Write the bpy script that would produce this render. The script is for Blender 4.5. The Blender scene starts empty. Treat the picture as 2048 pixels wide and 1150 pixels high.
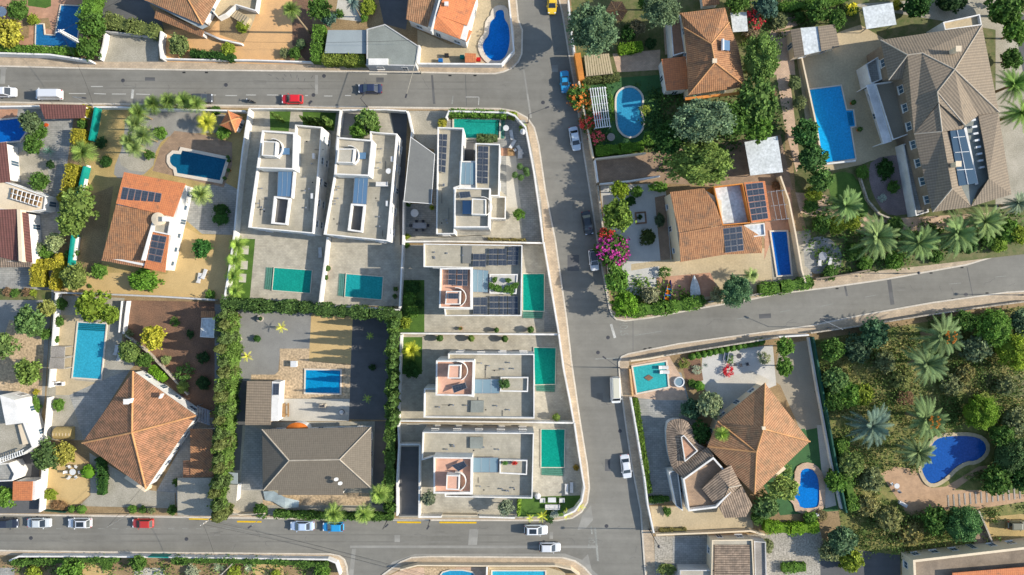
import bpy, math, random
import numpy as np
from mathutils import Vector
R=math.radians
sc=bpy.context.scene
# ---------------------------------------------------------------- camera, sky, sun, exposure
S=0.095; H=130.0                     # metres per photo pixel on the ground, camera height
cam=bpy.data.cameras.new('camera'); cam.sensor_width=36; cam.lens=36*H/(2048*S); cam.clip_end=3000; cam.clip_start=1
co=bpy.data.objects.new('camera',cam); sc.collection.objects.link(co); co.location=(0,0,H); sc.camera=co
SUN_EL=28.0
w=bpy.data.worlds.new('World'); sc.world=w; w.use_nodes=True
nt=w.node_tree; bg=nt.nodes['Background']; sky=nt.nodes.new('ShaderNodeTexSky')
sky.sky_type='NISHITA'; sky.sun_disc=False; sky.sun_elevation=R(SUN_EL); sky.sun_rotation=R(90); sky.air_density=1.0; sky.dust_density=0.6
nt.links.new(sky.outputs[0],bg.inputs[0]); bg.inputs[1].default_value=0.148
sl=bpy.data.lights.new('sun','SUN'); sl.energy=4.5; sl.angle=R(0.5); sl.color=(1.0,0.93,0.82)
so=bpy.data.objects.new('sun',sl); sc.collection.objects.link(so)
so.rotation_euler=Vector((-math.cos(R(SUN_EL)),0.012,-math.sin(R(SUN_EL)))).to_track_quat('-Z','Y').to_euler()
sc.view_settings.view_transform='Standard'; sc.view_settings.look='None'; sc.view_settings.exposure=0.66; sc.view_settings.gamma=1
# ---------------------------------------------------------------- helpers
C=sc.collection
rnd=random.Random(7)
def G(p,z=0.0):
    "photo pixel -> world point at height z"
    k=S*(1-z/H); return ((p[0]-1024)*k, -(p[1]-575)*k, z)
def GP(ps,z=0.0): return [G(p,z)[:2] for p in ps]
def area(ps): return 0.5*sum(ps[i-1][0]*ps[i][1]-ps[i][0]*ps[i-1][1] for i in range(len(ps)))
def ccw(ps): ps=list(ps); return ps if area(ps)>0 else ps[::-1]
def inset(ps,d):
    "move a ccw polygon inwards by d"
    n=len(ps); out=[]
    for i in range(n):
        a,b,c=Vector(ps[i-1]),Vector(ps[i]),Vector(ps[(i+1)%n])
        e1=(b-a).normalized(); e2=(c-b).normalized()
        n1=Vector((-e1.y,e1.x)); n2=Vector((-e2.y,e2.x)); m=(n1+n2)
        if m.length<1e-3: m=n1
        m.normalize(); k=d/max(0.45,m.dot(n1)); out.append((b.x+m.x*k,b.y+m.y*k))
    return out
def smooth(ps,it=2):
    for _ in range(it):
        q=[]
        for i in range(len(ps)):
            a=ps[i]; b=ps[(i+1)%len(ps)]
            q+=[(a[0]*.75+b[0]*.25,a[1]*.75+b[1]*.25),(a[0]*.25+b[0]*.75,a[1]*.25+b[1]*.75)]
        ps=q
    return ps
def Q(x0,y0,x1,y1): return [(x0,y0),(x1,y0),(x1,y1),(x0,y1)]
def rect(cx,cy,w,h,a=0):
    c,s=math.cos(R(a)),math.sin(R(a))
    return [(cx+x*c-y*s,cy+x*s+y*c) for x,y in ((-w/2,-h/2),(w/2,-h/2),(w/2,h/2),(-w/2,h/2))]
def circ(cx,cy,r,n=16,ry=None): return [(cx+r*math.cos(2*math.pi*i/n),cy+(ry or r)*math.sin(2*math.pi*i/n)) for i in range(n)]
class MB:
    def __init__(s): s.v=[]; s.f=[]; s.uv={}
    def add(s,vs,fs):
        o=len(s.v); s.v+=[tuple(v) for v in vs]; s.f+=[tuple(i+o for i in f) for f in fs]; return s
    def sheet(s,ps,z): ps=ccw(ps); return s.add([(x,y,z) for x,y in ps],[tuple(range(len(ps)))])
    def prism(s,ps,z0,z1,ps0=None,bottom=False):
        ps=ccw(ps); n=len(ps); p0=ccw(ps0) if ps0 else ps
        fs=[(i,(i+1)%n,n+(i+1)%n,n+i) for i in range(n)]+[tuple(range(n,2*n))]
        if bottom: fs.append(tuple(range(n))[::-1])
        return s.add([(x,y,z0) for x,y in p0]+[(x,y,z1) for x,y in ps],fs)
    def ring(s,po,pi,z0,z1,zi=None):
        "closed wall: outer polygon po, inner pi (ccw); inner face goes down to zi"
        n=len(po); zi=z0 if zi is None else zi
        vs=[(x,y,z0) for x,y in po]+[(x,y,z1) for x,y in po]+[(x,y,z1) for x,y in pi]+[(x,y,zi) for x,y in pi]
        fs=[]
        for i in range(n):
            j=(i+1)%n
            fs+=[(i,j,n+j,n+i),(n+i,n+j,2*n+j,2*n+i),(2*n+i,2*n+j,3*n+j,3*n+i)]
        return s.add(vs,fs)
    def box(s,cx,cy,z0,z1,lx,ly,a=0): return s.prism([(cx+x,cy+y) for x,y in rect(0,0,lx,ly,a)],z0,z1,bottom=True)
    def tube(s,p,q,r0,r1=None,n=8,caps=True):
        r1=r0 if r1 is None else r1; p=Vector(p); q=Vector(q); d=(q-p).normalized()
        u=d.orthogonal().normalized(); w_=d.cross(u)
        vs=[p+(u*math.cos(t)+w_*math.sin(t))*r0 for t in [2*math.pi*i/n for i in range(n)]]
        vs+=[q+(u*math.cos(t)+w_*math.sin(t))*r1 for t in [2*math.pi*i/n for i in range(n)]]
        fs=[(i,(i+1)%n,n+(i+1)%n,n+i) for i in range(n)]
        if caps: fs+=[tuple(range(n))[::-1],tuple(range(n,2*n))]
        return s.add(vs,fs)
    def lathe(s,cx,cy,prof,n=16):
        vs=[]; m=len(prof)
        for r,z in prof: vs+=[(cx+r*math.cos(2*math.pi*i/n),cy+r*math.sin(2*math.pi*i/n),z) for i in range(n)]
        fs=[(k*n+i,k*n+(i+1)%n,(k+1)*n+(i+1)%n,(k+1)*n+i) for k in range(m-1) for i in range(n)]
        fs+=[tuple(range((m-1)*n,m*n))]
        return s.add(vs,fs)
    def mesh(s,name,m,smooth_=False,base=(0,0,0)):
        me=bpy.data.meshes.new(name)
        bx,by,bz=base
        me.from_pydata([(x-bx,y-by,z-bz) for x,y,z in s.v],[],s.f)
        if s.uv:
            ul=me.uv_layers.new(name='UVMap'); k=0
            for fi,p in enumerate(me.polygons):
                uv=s.uv.get(fi)
                for j in range(p.loop_total):
                    ul.data[p.loop_start+j].uv=uv[j] if uv else (0,0)
        me.materials.append(m)
        if smooth_: me.polygons.foreach_set('use_smooth',[True]*len(me.polygons))
        me.update(); return me
WB={}                                   # world base of every object we create
def place(name,me,parent=None,loc=(0,0,0),rz=0,scale=None,color=None):
    o=bpy.data.objects.new(name,me); C.objects.link(o)
    o.location=loc; o.rotation_euler=(0,0,rz)
    if scale is not None: o.scale=scale
    if parent: o.parent=parent
    if color: o.color=(*color,1)
    return o
def obj(name,mb,m,parent=None,sm=False,color=None):
    "link a world-space MB as one object; its origin is its base (or its parent's base)"
    if parent is None:
        xs=[v[0] for v in mb.v]; ys=[v[1] for v in mb.v]; zs=[v[2] for v in mb.v]
        base=((min(xs)+max(xs))/2,(min(ys)+max(ys))/2,min(zs)); o=place(name,mb.mesh(name,m,sm,base),None,base,color=color); WB[o]=base
    else:
        base=WB[parent]; o=place(name,mb.mesh(name,m,sm,base),parent,color=color); WB[o]=base
    return o
LABELS={}
def tag(o,label,cat,group=None,kind=None):
    o['label']=label; o['category']=cat
    if group: o['group']=group
    if kind: o['kind']=kind
    LABELS.setdefault(label,[]).append(o.name); return o
def thing(name,label,cat,loc,group=None,rz=0):
    o=place(name,None,None,loc,rz); o.empty_display_size=.3; WB[o]=tuple(loc); return tag(o,label,cat,group)
def struct(name,mb,m,label=None):
    o=obj(name,mb,m); o['kind']='structure'
    if label: o['label']=label
    return o
# ---------------------------------------------------------------- materials
def mk(name):
    m=bpy.data.materials.new(name); m.use_nodes=True; n=m.node_tree; return m,n,n.nodes,n.links,n.nodes['Principled BSDF']
def sat(c,k=1.22):
    if c is None: return None
    m_=sum(c)/3; return tuple(max(.004,m_+(x-m_)*k) for x in c)
def mat(name,col,rough=.8,var=.25,scale=1.2,col2=None,bump=0.0,metal=0,fine=None,spec=.3,ocol=False,stain=0):
    "diffuse surface with two octaves of patchy variation"
    col=sat(col); col2=sat(col2)
    m,n,N,L,P=mk(name); P.inputs['Roughness'].default_value=rough; P.inputs['Metallic'].default_value=metal
    P.inputs['Specular IOR Level'].default_value=spec
    tc=N.new('ShaderNodeTexCoord'); a=N.new('ShaderNodeTexNoise'); a.inputs['Scale'].default_value=scale*.25; a.inputs['Detail'].default_value=6
    a.inputs['Roughness'].default_value=.65
    L.new(tc.outputs['Object'],a.inputs['Vector'])
    b=N.new('ShaderNodeTexNoise'); b.inputs['Scale'].default_value=fine or scale*4; b.inputs['Detail'].default_value=3
    L.new(tc.outputs['Object'],b.inputs['Vector'])
    c2=col2 or tuple(c*.62 for c in col)
    r=N.new('ShaderNodeValToRGB'); r.color_ramp.elements[0].position=.35; r.color_ramp.elements[1].position=.68
    r.color_ramp.elements[0].color=(*c2,1); r.color_ramp.elements[1].color=(*col,1); L.new(a.outputs[0],r.inputs[0])
    mr=N.new('ShaderNodeMapRange'); mr.inputs[1].default_value=.25; mr.inputs[2].default_value=.75; mr.inputs[3].default_value=1-var; mr.inputs[4].default_value=1+var
    L.new(b.outputs[0],mr.inputs[0])
    mx=N.new('ShaderNodeMix'); mx.data_type='RGBA'; mx.blend_type='MULTIPLY'; mx.inputs[0].default_value=1
    L.new(r.outputs[0],mx.inputs[6]); L.new(mr.outputs[0],mx.inputs[7]); out=mx.outputs[2]
    if ocol:
        oi=N.new('ShaderNodeObjectInfo'); m2=N.new('ShaderNodeMix'); m2.data_type='RGBA'; m2.blend_type='MULTIPLY'; m2.inputs[0].default_value=1
        L.new(out,m2.inputs[6]); L.new(oi.outputs['Color'],m2.inputs[7]); out=m2.outputs[2]
    L.new(out,P.inputs['Base Color'])
    if bump:
        bp=N.new('ShaderNodeBump'); bp.inputs['Strength'].default_value=bump; bp.inputs['Distance'].default_value=.05
        L.new(b.outputs[0],bp.inputs['Height']); L.new(bp.outputs[0],P.inputs['Normal'])
    return m
def paver(name,col,col2,size=.6,mortar=(.25,.24,.22),msize=.05,rough=.8,rot=0,var=.25,ratio=.5,bump=.2):
    col=sat(col); col2=sat(col2)
    m,n,N,L,P=mk(name); P.inputs['Roughness'].default_value=rough; P.inputs['Specular IOR Level'].default_value=.25
    tc=N.new('ShaderNodeTexCoord'); mp=N.new('ShaderNodeMapping'); mp.inputs['Rotation'].default_value=(0,0,R(rot)); L.new(tc.outputs['Object'],mp.inputs[0])
    b=N.new('ShaderNodeTexBrick'); b.inputs['Scale'].default_value=1; b.inputs['Brick Width'].default_value=size; b.inputs['Row Height'].default_value=size*ratio
    b.inputs['Mortar Size'].default_value=msize*.5; b.inputs['Color1'].default_value=(*col,1); b.inputs['Color2'].default_value=(*col2,1); b.inputs['Mortar'].default_value=(*mortar,1)
    L.new(mp.outputs[0],b.inputs['Vector'])
    a=N.new('ShaderNodeTexNoise'); a.inputs['Scale'].default_value=.5; a.inputs['Detail'].default_value=8; a.inputs['Roughness'].default_value=.7; L.new(tc.outputs['Object'],a.inputs['Vector'])
    mr=N.new('ShaderNodeMapRange'); mr.inputs[1].default_value=.3; mr.inputs[2].default_value=.7; mr.inputs[3].default_value=1-var; mr.inputs[4].default_value=1+var; L.new(a.outputs[0],mr.inputs[0])
    mx=N.new('ShaderNodeMix'); mx.data_type='RGBA'; mx.blend_type='MULTIPLY'; mx.inputs[0].default_value=1
    L.new(b.outputs[0],mx.inputs[6]); L.new(mr.outputs[0],mx.inputs[7]); L.new(mx.outputs[2],P.inputs['Base Color'])
    return m
def tile(name,col,col2,period=.36,row=.42,dark=.66,old=(.10,.09,.07),oldness=.3,depth=.35):
    "roof tiles: ribs run down the slope (UV v), courses across; lichen patches"
    
    m,n,N,L,P=mk(name); P.inputs['Roughness'].default_value=.8; P.inputs['Specular IOR Level'].default_value=.25
    tc=N.new('ShaderNodeTexCoord'); sp=N.new('ShaderNodeSeparateXYZ'); L.new(tc.outputs['UV'],sp.inputs[0])
    def math_(op,a,b=None,c=None):
        q=N.new('ShaderNodeMath'); q.operation=op
        for i,x in enumerate((a,b,c)):
            if x is None: continue
            if isinstance(x,(int,float)): q.inputs[i].default_value=x
            else: L.new(x,q.inputs[i])
        return q.outputs[0]
    rib=math_('SINE',math_('MULTIPLY',sp.outputs[0],2*math.pi/period)); rib=math_('MULTIPLY_ADD',rib,.5,.5)
    crs=math_('FRACT',math_('DIVIDE',sp.outputs[1],row))
    bk=N.new('ShaderNodeTexBrick'); bk.offset=0; bk.inputs['Scale'].default_value=1; bk.inputs['Brick Width'].default_value=period; bk.inputs['Row Height'].default_value=row; bk.inputs['Mortar Size'].default_value=0
    bk.inputs['Color1'].default_value=(*col,1); bk.inputs['Color2'].default_value=(*col2,1); L.new(tc.outputs['UV'],bk.inputs['Vector'])
    a=N.new('ShaderNodeTexNoise'); a.inputs['Scale'].default_value=.7; a.inputs['Detail'].default_value=9; a.inputs['Roughness'].default_value=.75; L.new(tc.outputs['Object'],a.inputs['Vector'])
    mr=N.new('ShaderNodeMapRange'); mr.inputs[1].default_value=.62-oldness*.4; mr.inputs[2].default_value=.80-oldness*.3; L.new(a.outputs[0],mr.inputs[0])
    mx=N.new('ShaderNodeMix'); mx.data_type='RGBA'; L.new(math_('MULTIPLY',mr.outputs[0],.75),mx.inputs[0]); L.new(bk.outputs[0],mx.inputs[6]); mx.inputs[7].default_value=(*old,1)
    k=math_('MULTIPLY_ADD',rib,1-dark,dark); k=math_('MULTIPLY',k,math_('MULTIPLY_ADD',crs,.18,.88))
    m2=N.new('ShaderNodeMix'); m2.data_type='RGBA'; m2.blend_type='MULTIPLY'; m2.inputs[0].default_value=1; L.new(mx.outputs[2],m2.inputs[6]); L.new(k,m2.inputs[7])
    L.new(m2.outputs[2],P.inputs['Base Color'])
    bp=N.new('ShaderNodeBump'); bp.inputs['Strength'].default_value=depth; bp.inputs['Distance'].default_value=.07; L.new(rib,bp.inputs['Height']); L.new(bp.outputs[0],P.inputs['Normal'])
    return m
def leafmat(name,trans=.25,hue=1.0):
    m,n,N,L,P=mk(name); P.inputs['Roughness'].default_value=.75; P.inputs['Specular IOR Level'].default_value=.12
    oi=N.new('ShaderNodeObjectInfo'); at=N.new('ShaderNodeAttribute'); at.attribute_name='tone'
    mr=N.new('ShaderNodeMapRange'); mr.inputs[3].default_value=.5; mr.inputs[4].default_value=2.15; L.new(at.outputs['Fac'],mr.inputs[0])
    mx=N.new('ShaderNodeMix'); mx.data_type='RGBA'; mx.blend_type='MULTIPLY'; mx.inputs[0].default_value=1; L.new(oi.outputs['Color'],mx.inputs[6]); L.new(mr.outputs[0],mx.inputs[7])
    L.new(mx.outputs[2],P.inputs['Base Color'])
    t=N.new('ShaderNodeBsdfTranslucent'); L.new(mx.outputs[2],t.inputs[0]); ms=N.new('ShaderNodeMixShader'); ms.inputs[0].default_value=trans
    L.new(P.outputs[0],ms.inputs[1]); L.new(t.outputs[0],ms.inputs[2]); L.new(ms.outputs[0],N['Material Output'].inputs[0])
    return m
def watermat():
    m,n,N,L,P=mk('pool_water'); oi=N.new('ShaderNodeObjectInfo'); tc=N.new('ShaderNodeTexCoord')
    a=N.new('ShaderNodeTexNoise'); a.inputs['Scale'].default_value=1.6; a.inputs['Detail'].default_value=3; L.new(tc.outputs['Object'],a.inputs['Vector'])
    tr=N.new('ShaderNodeBsdfTransparent'); L.new(oi.outputs['Color'],tr.inputs[0])
    gl=N.new('ShaderNodeBsdfGlossy'); gl.inputs['Roughness'].default_value=.05
    bp=N.new('ShaderNodeBump'); bp.inputs['Strength'].default_value=.25; bp.inputs['Distance'].default_value=.15; L.new(a.outputs[0],bp.inputs['Height']); L.new(bp.outputs[0],gl.inputs['Normal'])
    fr=N.new('ShaderNodeFresnel'); fr.inputs[0].default_value=1.33; L.new(bp.outputs[0],fr.inputs['Normal'])
    ms=N.new('ShaderNodeMixShader'); ge=N.new('ShaderNodeNewGeometry'); q=N.new('ShaderNodeMath'); q.operation='SUBTRACT'; q.inputs[0].default_value=1; L.new(ge.outputs['Backfacing'],q.inputs[1]); q2=N.new('ShaderNodeMath'); q2.operation='MULTIPLY'; L.new(q.outputs[0],q2.inputs[0]); L.new(fr.outputs[0],q2.inputs[1])
    L.new(q2.outputs[0],ms.inputs[0]); L.new(tr.outputs[0],ms.inputs[1]); L.new(gl.outputs[0],ms.inputs[2]); L.new(ms.outputs[0],N['Material Output'].inputs[0])
    return m
M={}
def asphalt(name,col,tr=0):
    m,n,N,L,P=mk(name); P.inputs['Roughness'].default_value=.85; P.inputs['Specular IOR Level'].default_value=.25
    tc=N.new('ShaderNodeTexCoord')
    def noise(s,d,stretch=None,ro=.6):
        a=N.new('ShaderNodeTexNoise'); a.inputs['Scale'].default_value=s; a.inputs['Detail'].default_value=d; a.inputs['Roughness'].default_value=ro
        if stretch:
            mp=N.new('ShaderNodeMapping'); mp.inputs['Scale'].default_value=stretch; L.new(tc.outputs['Object'],mp.inputs[0]); L.new(mp.outputs[0],a.inputs['Vector'])
        else: L.new(tc.outputs['Object'],a.inputs['Vector'])
        return a.outputs[0]
    def mul(a,lo,hi,x):
        mr=N.new('ShaderNodeMapRange'); mr.inputs[1].default_value=.3; mr.inputs[2].default_value=.7; mr.inputs[3].default_value=lo; mr.inputs[4].default_value=hi; L.new(a,mr.inputs[0])
        q=N.new('ShaderNodeMath'); q.operation='MULTIPLY'; L.new(mr.outputs[0],q.inputs[0])
        if x is None: q.inputs[1].default_value=1
        else: L.new(x,q.inputs[1])
        return q.outputs[0]
    k=mul(noise(.06,6),.82,1.14,None); k=mul(noise(1.0,6,(.03,.7,1)),.9,1.1,k); k=mul(noise(14,2),.88,1.12,k); k=mul(noise(.5,9,None,.8),.86,1.1,k)
    mx=N.new('ShaderNodeMix'); mx.data_type='RGBA'; mx.blend_type='MULTIPLY'; mx.inputs[0].default_value=1; mx.inputs[6].default_value=(*col,1); L.new(k,mx.inputs[7]); L.new(mx.outputs[2],P.inputs['Base Color'])
    return m
M.update(
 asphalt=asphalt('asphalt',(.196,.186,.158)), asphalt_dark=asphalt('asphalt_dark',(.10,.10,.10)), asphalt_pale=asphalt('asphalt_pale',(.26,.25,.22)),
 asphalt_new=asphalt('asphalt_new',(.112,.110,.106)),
 soil=mat('soil',(.30,.22,.13),var=.3,col2=(.20,.145,.085)), redsoil=mat('red_soil',(.22,.13,.085),var=.35,col2=(.13,.085,.06)), sand=mat('sand',(.50,.37,.20),var=.12,col2=(.42,.31,.165)),
 drygrass=mat('dry_grass',(.42,.31,.155),var=.25,scale=1.5,col2=(.29,.225,.11)), taupepav=mat('taupe_drive',(.30,.265,.205),var=.1,col2=(.26,.23,.18)), grass=mat('grass',(.085,.150,.035),var=.45,scale=2,col2=(.05,.095,.022)),
 rough=mat('rough_ground',(.17,.15,.08),var=.5,scale=3,col2=(.07,.095,.03)), wild=mat('wild_ground',(.23,.20,.085),var=.5,scale=2.2,col2=(.07,.10,.025)),
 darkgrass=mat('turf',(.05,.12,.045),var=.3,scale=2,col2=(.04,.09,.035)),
 darkgravel=mat('dark_gravel',(.245,.24,.22),var=.32,fine=8,col2=(.20,.195,.18)), decktan=paver('tan_deck_tiles',(.40,.265,.17),(.36,.235,.15),.35,(.38,.28,.19),.03),
 gravelw=mat('white_gravel',(.52,.50,.46),var=.22,fine=9,col2=(.42,.41,.38)), gravel=mat('grey_gravel',(.30,.29,.26),var=.3,fine=8,col2=(.23,.22,.20)),
 cobble=mat('cobbles',(.36,.33,.28),var=.55,fine=3.2,col2=(.27,.25,.21)), mauve=mat('mauve_gravel',(.26,.21,.20),var=.3,fine=6),
 concrete=mat('concrete',(.38,.35,.29),var=.22,col2=(.27,.25,.20)), paleconc=mat('pale_concrete',(.50,.47,.41),var=.12,col2=(.41,.385,.33)),
 kerb=mat('kerb_stone',(.58,.53,.45),var=.15,col2=(.45,.41,.35)), pave=paver('pavement_slabs',(.46,.37,.27),(.38,.31,.23),.6,(.28,.23,.18),.04),
 paving=paver('beige_pavers',(.42,.385,.31),(.36,.33,.27),.6,(.31,.29,.24),.045,ratio=.5), pavgrey=paver('grey_pavers',(.33,.32,.29),(.27,.265,.24),.8,(.2,.2,.19),.06),
 pavpink=paver('pink_pavers',(.55,.40,.29),(.47,.34,.25),.5,(.34,.27,.21),.05), pavor=mat('orange_paving',(.58,.37,.20),var=.12,col2=(.48,.31,.175)), brownpav=paver('brown_pavers',(.32,.23,.16),(.27,.195,.14),.5,(.2,.15,.11),.05),
 stonepav=mat('crazy_paving',(.48,.37,.25),var=.5,fine=2.6,col2=(.36,.28,.19)), beigepav=mat('beige_paving',(.46,.38,.26),var=.14,fine=3,col2=(.38,.315,.215)),
 terr=paver('terracotta_floor',(.42,.25,.165),(.37,.215,.145),.4,(.36,.24,.19),.03), pinkfloor=paver('pink_terrace_tiles',(.60,.37,.28),(.55,.34,.25),.4,(.45,.29,.22),.03,var=.18),
 terfloor=paver('roof_terrace_tiles',(.37,.34,.275),(.335,.31,.25),.45,(.30,.28,.23),.035,var=.2,ratio=1),
 roofslab=mat('roof_slab_render',(.43,.395,.325),var=.14,scale=2,col2=(.34,.315,.26)),
 white=mat('white_render',(.74,.72,.68),var=.10,scale=2.4,col2=(.58,.56,.52)), greywall=mat('grey_wall',(.50,.49,.47),var=.1,col2=(.38,.37,.35)), cream=mat('cream_render',(.66,.56,.42),var=.08,col2=(.58,.49,.37)),
 brownwall=mat('brown_render',(.26,.21,.16),var=.1), stonewall=mat('stone_wall',(.45,.40,.33),var=.5,fine=3), orangewall=mat('orange_render',(.62,.27,.10),var=.12),
 glassgreen=mat('green_screen',(.03,.24,.20),rough=.5,var=.15), fence_green=mat('dark_green_screen',(.015,.075,.05),rough=.7,var=.2),
 wood=mat('wood',(.34,.22,.12),var=.3), greywood=mat('weathered_wood',(.36,.33,.29),var=.25,fine=5), metal=mat('grey_metal',(.42,.43,.44),rough=.4,metal=.6,var=.08), darkmetal=mat('dark_metal',(.07,.07,.075),rough=.5,var=.1),
 plastic=mat('plastic_white',(.78,.78,.76),rough=.4,var=.03), fabric=mat('grey_fabric',(.35,.36,.38),var=.1), cloth=mat('white_fabric',(.74,.73,.70),var=.06),
 tarp=mat('pale_tarp',(.50,.56,.54),var=.12,scale=2), black=mat('black_rubber',(.02,.02,.02),rough=.7,var=.1), yellow=mat('yellow_paint',(.72,.48,.02),var=.15), whitepaint=mat('road_paint',(.52,.51,.47),var=.35,fine=6), paintworn=mat('worn_road_paint',(.30,.30,.27),var=.4,fine=6),
 bark=mat('bark',(.20,.145,.09),var=.3,fine=6), palmbark=mat('palm_bark',(.28,.22,.15),var=.35,fine=5), greenroof=mat('flat_roof_felt',(.245,.26,.235),var=.1,col2=(.19,.20,.18)), greyroof=mat('grey_roof_sheet',(.30,.33,.33),rough=.55,var=.05,col2=(.26,.285,.285)),
 awning=mat('grey_awning',(.19,.19,.175),var=.06,fine=3,col2=(.16,.16,.15)), whiteroof=mat('white_sheet_roof',(.62,.64,.64),var=.25,fine=2.2,col2=(.45,.47,.46)), orangepaint=mat('orange_paint',(.72,.22,.04),var=.1), redpaint=mat('red_paint',(.45,.03,.03),var=.1),bluepaint=mat('blue_paint',(.03,.16,.42),var=.1),
 ter_shiny=mat('glazed_terracotta',(.62,.20,.07),rough=.5,var=.1),
 tile_or=tile('orange_tiles',(.60,.215,.085),(.52,.18,.075),oldness=.22,dark=.84,depth=.15), tile_br=tile('brown_tiles',(.45,.225,.105),(.36,.17,.08),oldness=.35,dark=.62),
 tile_wea=tile('weathered_orange_tiles',(.55,.26,.14),(.42,.20,.10),period=.38,oldness=.5,dark=.55,old=(.13,.10,.06)), tile_mix=tile('mixed_clay_tiles',(.50,.265,.135),(.40,.20,.10),period=.38,oldness=.4,dark=.6,old=(.18,.14,.08)),
 tile_grey=tile('grey_brown_tiles',(.19,.160,.12),(.168,.142,.107),period=.36,oldness=.1,dark=.86,depth=.15,old=(.11,.105,.08)), tile_taupe=tile('taupe_tiles',(.26,.205,.145),(.225,.18,.13),period=.5,oldness=.15,dark=.74,old=(.15,.13,.10)),
 tile_mar=tile('maroon_sheet_roof',(.20,.085,.07),(.17,.075,.06),period=.5,oldness=.1,dark=.65), tile_old=tile('old_stone_tiles',(.42,.31,.22),(.30,.22,.155),period=.42,oldness=.5,dark=.42,old=(.12,.10,.08)),
 ridge=mat('clay_ridge',(.60,.34,.18),var=.2,fine=6), ridge_pale=mat('pale_ridge',(.50,.44,.36),var=.2,fine=6),
 leaf=leafmat('leaves'), frond=leafmat('palm_fronds',.15), petals=leafmat('petals',.35), water=watermat(), poolfloor=mat('pool_tiles',(.86,.87,.86),rough=.5,var=.22,fine=3.2,col2=(.74,.77,.77)),
 coping=mat('pool_coping',(.62,.55,.46),var=.1,fine=5,col2=(.54,.48,.40)),
)
def glossy(name,col,rough=.25,metal=0,spec=.5,coat=0,ocol=False):
    m,n,N,L,P=mk(name); P.inputs['Base Color'].default_value=(*col,1); P.inputs['Roughness'].default_value=rough; P.inputs['Metallic'].default_value=metal; P.inputs['Specular IOR Level'].default_value=spec
    P.inputs['Coat Weight'].default_value=coat; P.inputs['Coat Roughness'].default_value=.05
    if ocol: oi=N.new('ShaderNodeObjectInfo'); L.new(oi.outputs['Color'],P.inputs['Base Color'])
    return m
M['carpaint']=glossy('car_paint',(1,1,1),.35,coat=.8,ocol=True); M['glass']=glossy('dark_glass',(.02,.028,.035),.06,spec=.8); M['chrome']=glossy('chrome',(.7,.7,.7),.2,1)
M['lens']=glossy('lamp_lens',(.75,.78,.8),.15); M['redlens']=glossy('red_lens',(.4,.01,.01),.2); M['skylight']=glossy('blue_skylight_glass',(.09,.17,.27),.12,spec=.6); M['skylight2']=glossy('grey_skylight_glass',(.17,.25,.29),.15,spec=.6)
def solarmat():
    m,n,N,L,P=mk('solar_cells'); P.inputs['Roughness'].default_value=.25; P.inputs['Specular IOR Level'].default_value=.45
    tc=N.new('ShaderNodeTexCoord'); b=N.new('ShaderNodeTexBrick'); b.offset=0; b.inputs['Scale'].default_value=1; b.inputs['Brick Width'].default_value=.5; b.inputs['Row Height'].default_value=.5; b.inputs['Mortar Size'].default_value=.012
    b.inputs['Color1'].default_value=(.035,.045,.062,1); b.inputs['Color2'].default_value=(.045,.057,.075,1); b.inputs['Mortar'].default_value=(.13,.14,.16,1); L.new(tc.outputs['UV'],b.inputs['Vector']); L.new(b.outputs[0],P.inputs['Base Color']); return m
M['solar']=solarmat(); M['paneblue']=glossy('window_glass',(.05,.09,.13),.08,spec=.7)
# ---------------------------------------------------------------- ground pieces
ZG=0.14
GI=[0]
def ground(name,m,px,layer=0,sm=0,z=None):
    GI[0]=(GI[0]+1)%12; layer+=GI[0]*.0003/.004
    ps=GP(smooth(px,sm) if sm else px,0); return struct(name,MB().sheet(ps,(ZG+.004*layer) if z is None else z),M[m])
def wall(label,pts,h=1.8,w=.28,m='white',name='garden_wall',cat='wall',cap=None,group=None,z0=.1,closed=False,base=None):
    "a wall following a polyline; pts are photo pixels of its top"
    w=.12 if 'screen' in m else min(w,.3)
    zt=z0+h; W=[Vector(p) for p in GP(pts,zt)]; n=len(W); L_=[];R_=[]
    for i in range(n):
        d1=(W[i]-W[i-1]).normalized() if i>0 else None; d2=(W[i+1]-W[i]).normalized() if i<n-1 else None
        if d1 is None: d1=d2
        if d2 is None: d2=d1
        n1=Vector((-d1.y,d1.x)); n2=Vector((-d2.y,d2.x)); mm=(n1+n2).normalized(); k=w/2/max(.4,mm.dot(n1))
        L_.append(W[i]+mm*k); R_.append(W[i]-mm*k)
    def strip(zb,zt,ex=0):
        b=MB()
        for i in range(n-1):
            q=[L_[i],L_[i+1],R_[i+1],R_[i]]
            o=len(b.v); b.v+=[(p.x,p.y,zb) for p in q]+[(p.x,p.y,zt) for p in q]
            b.f+=[(o+4,o+7,o+6,o+5),(o,o+4,o+5,o+1),(o+3,o+2,o+6,o+7)]
            if i==0: b.f.append((o,o+3,o+7,o+4))
            if i==n-2: b.f.append((o+1,o+5,o+6,o+2))
        return b
    o=obj(name,strip(z0,zt),M[m]); tag(o,label,cat,group); return o
def edges_of(F):
    E={}
    for fi,f in enumerate(F):
        for i in range(len(f)): E.setdefault(tuple(sorted((f[i],f[(i+1)%len(f)]))),[]).append(fi)
    return E
DZ=0.0
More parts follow.
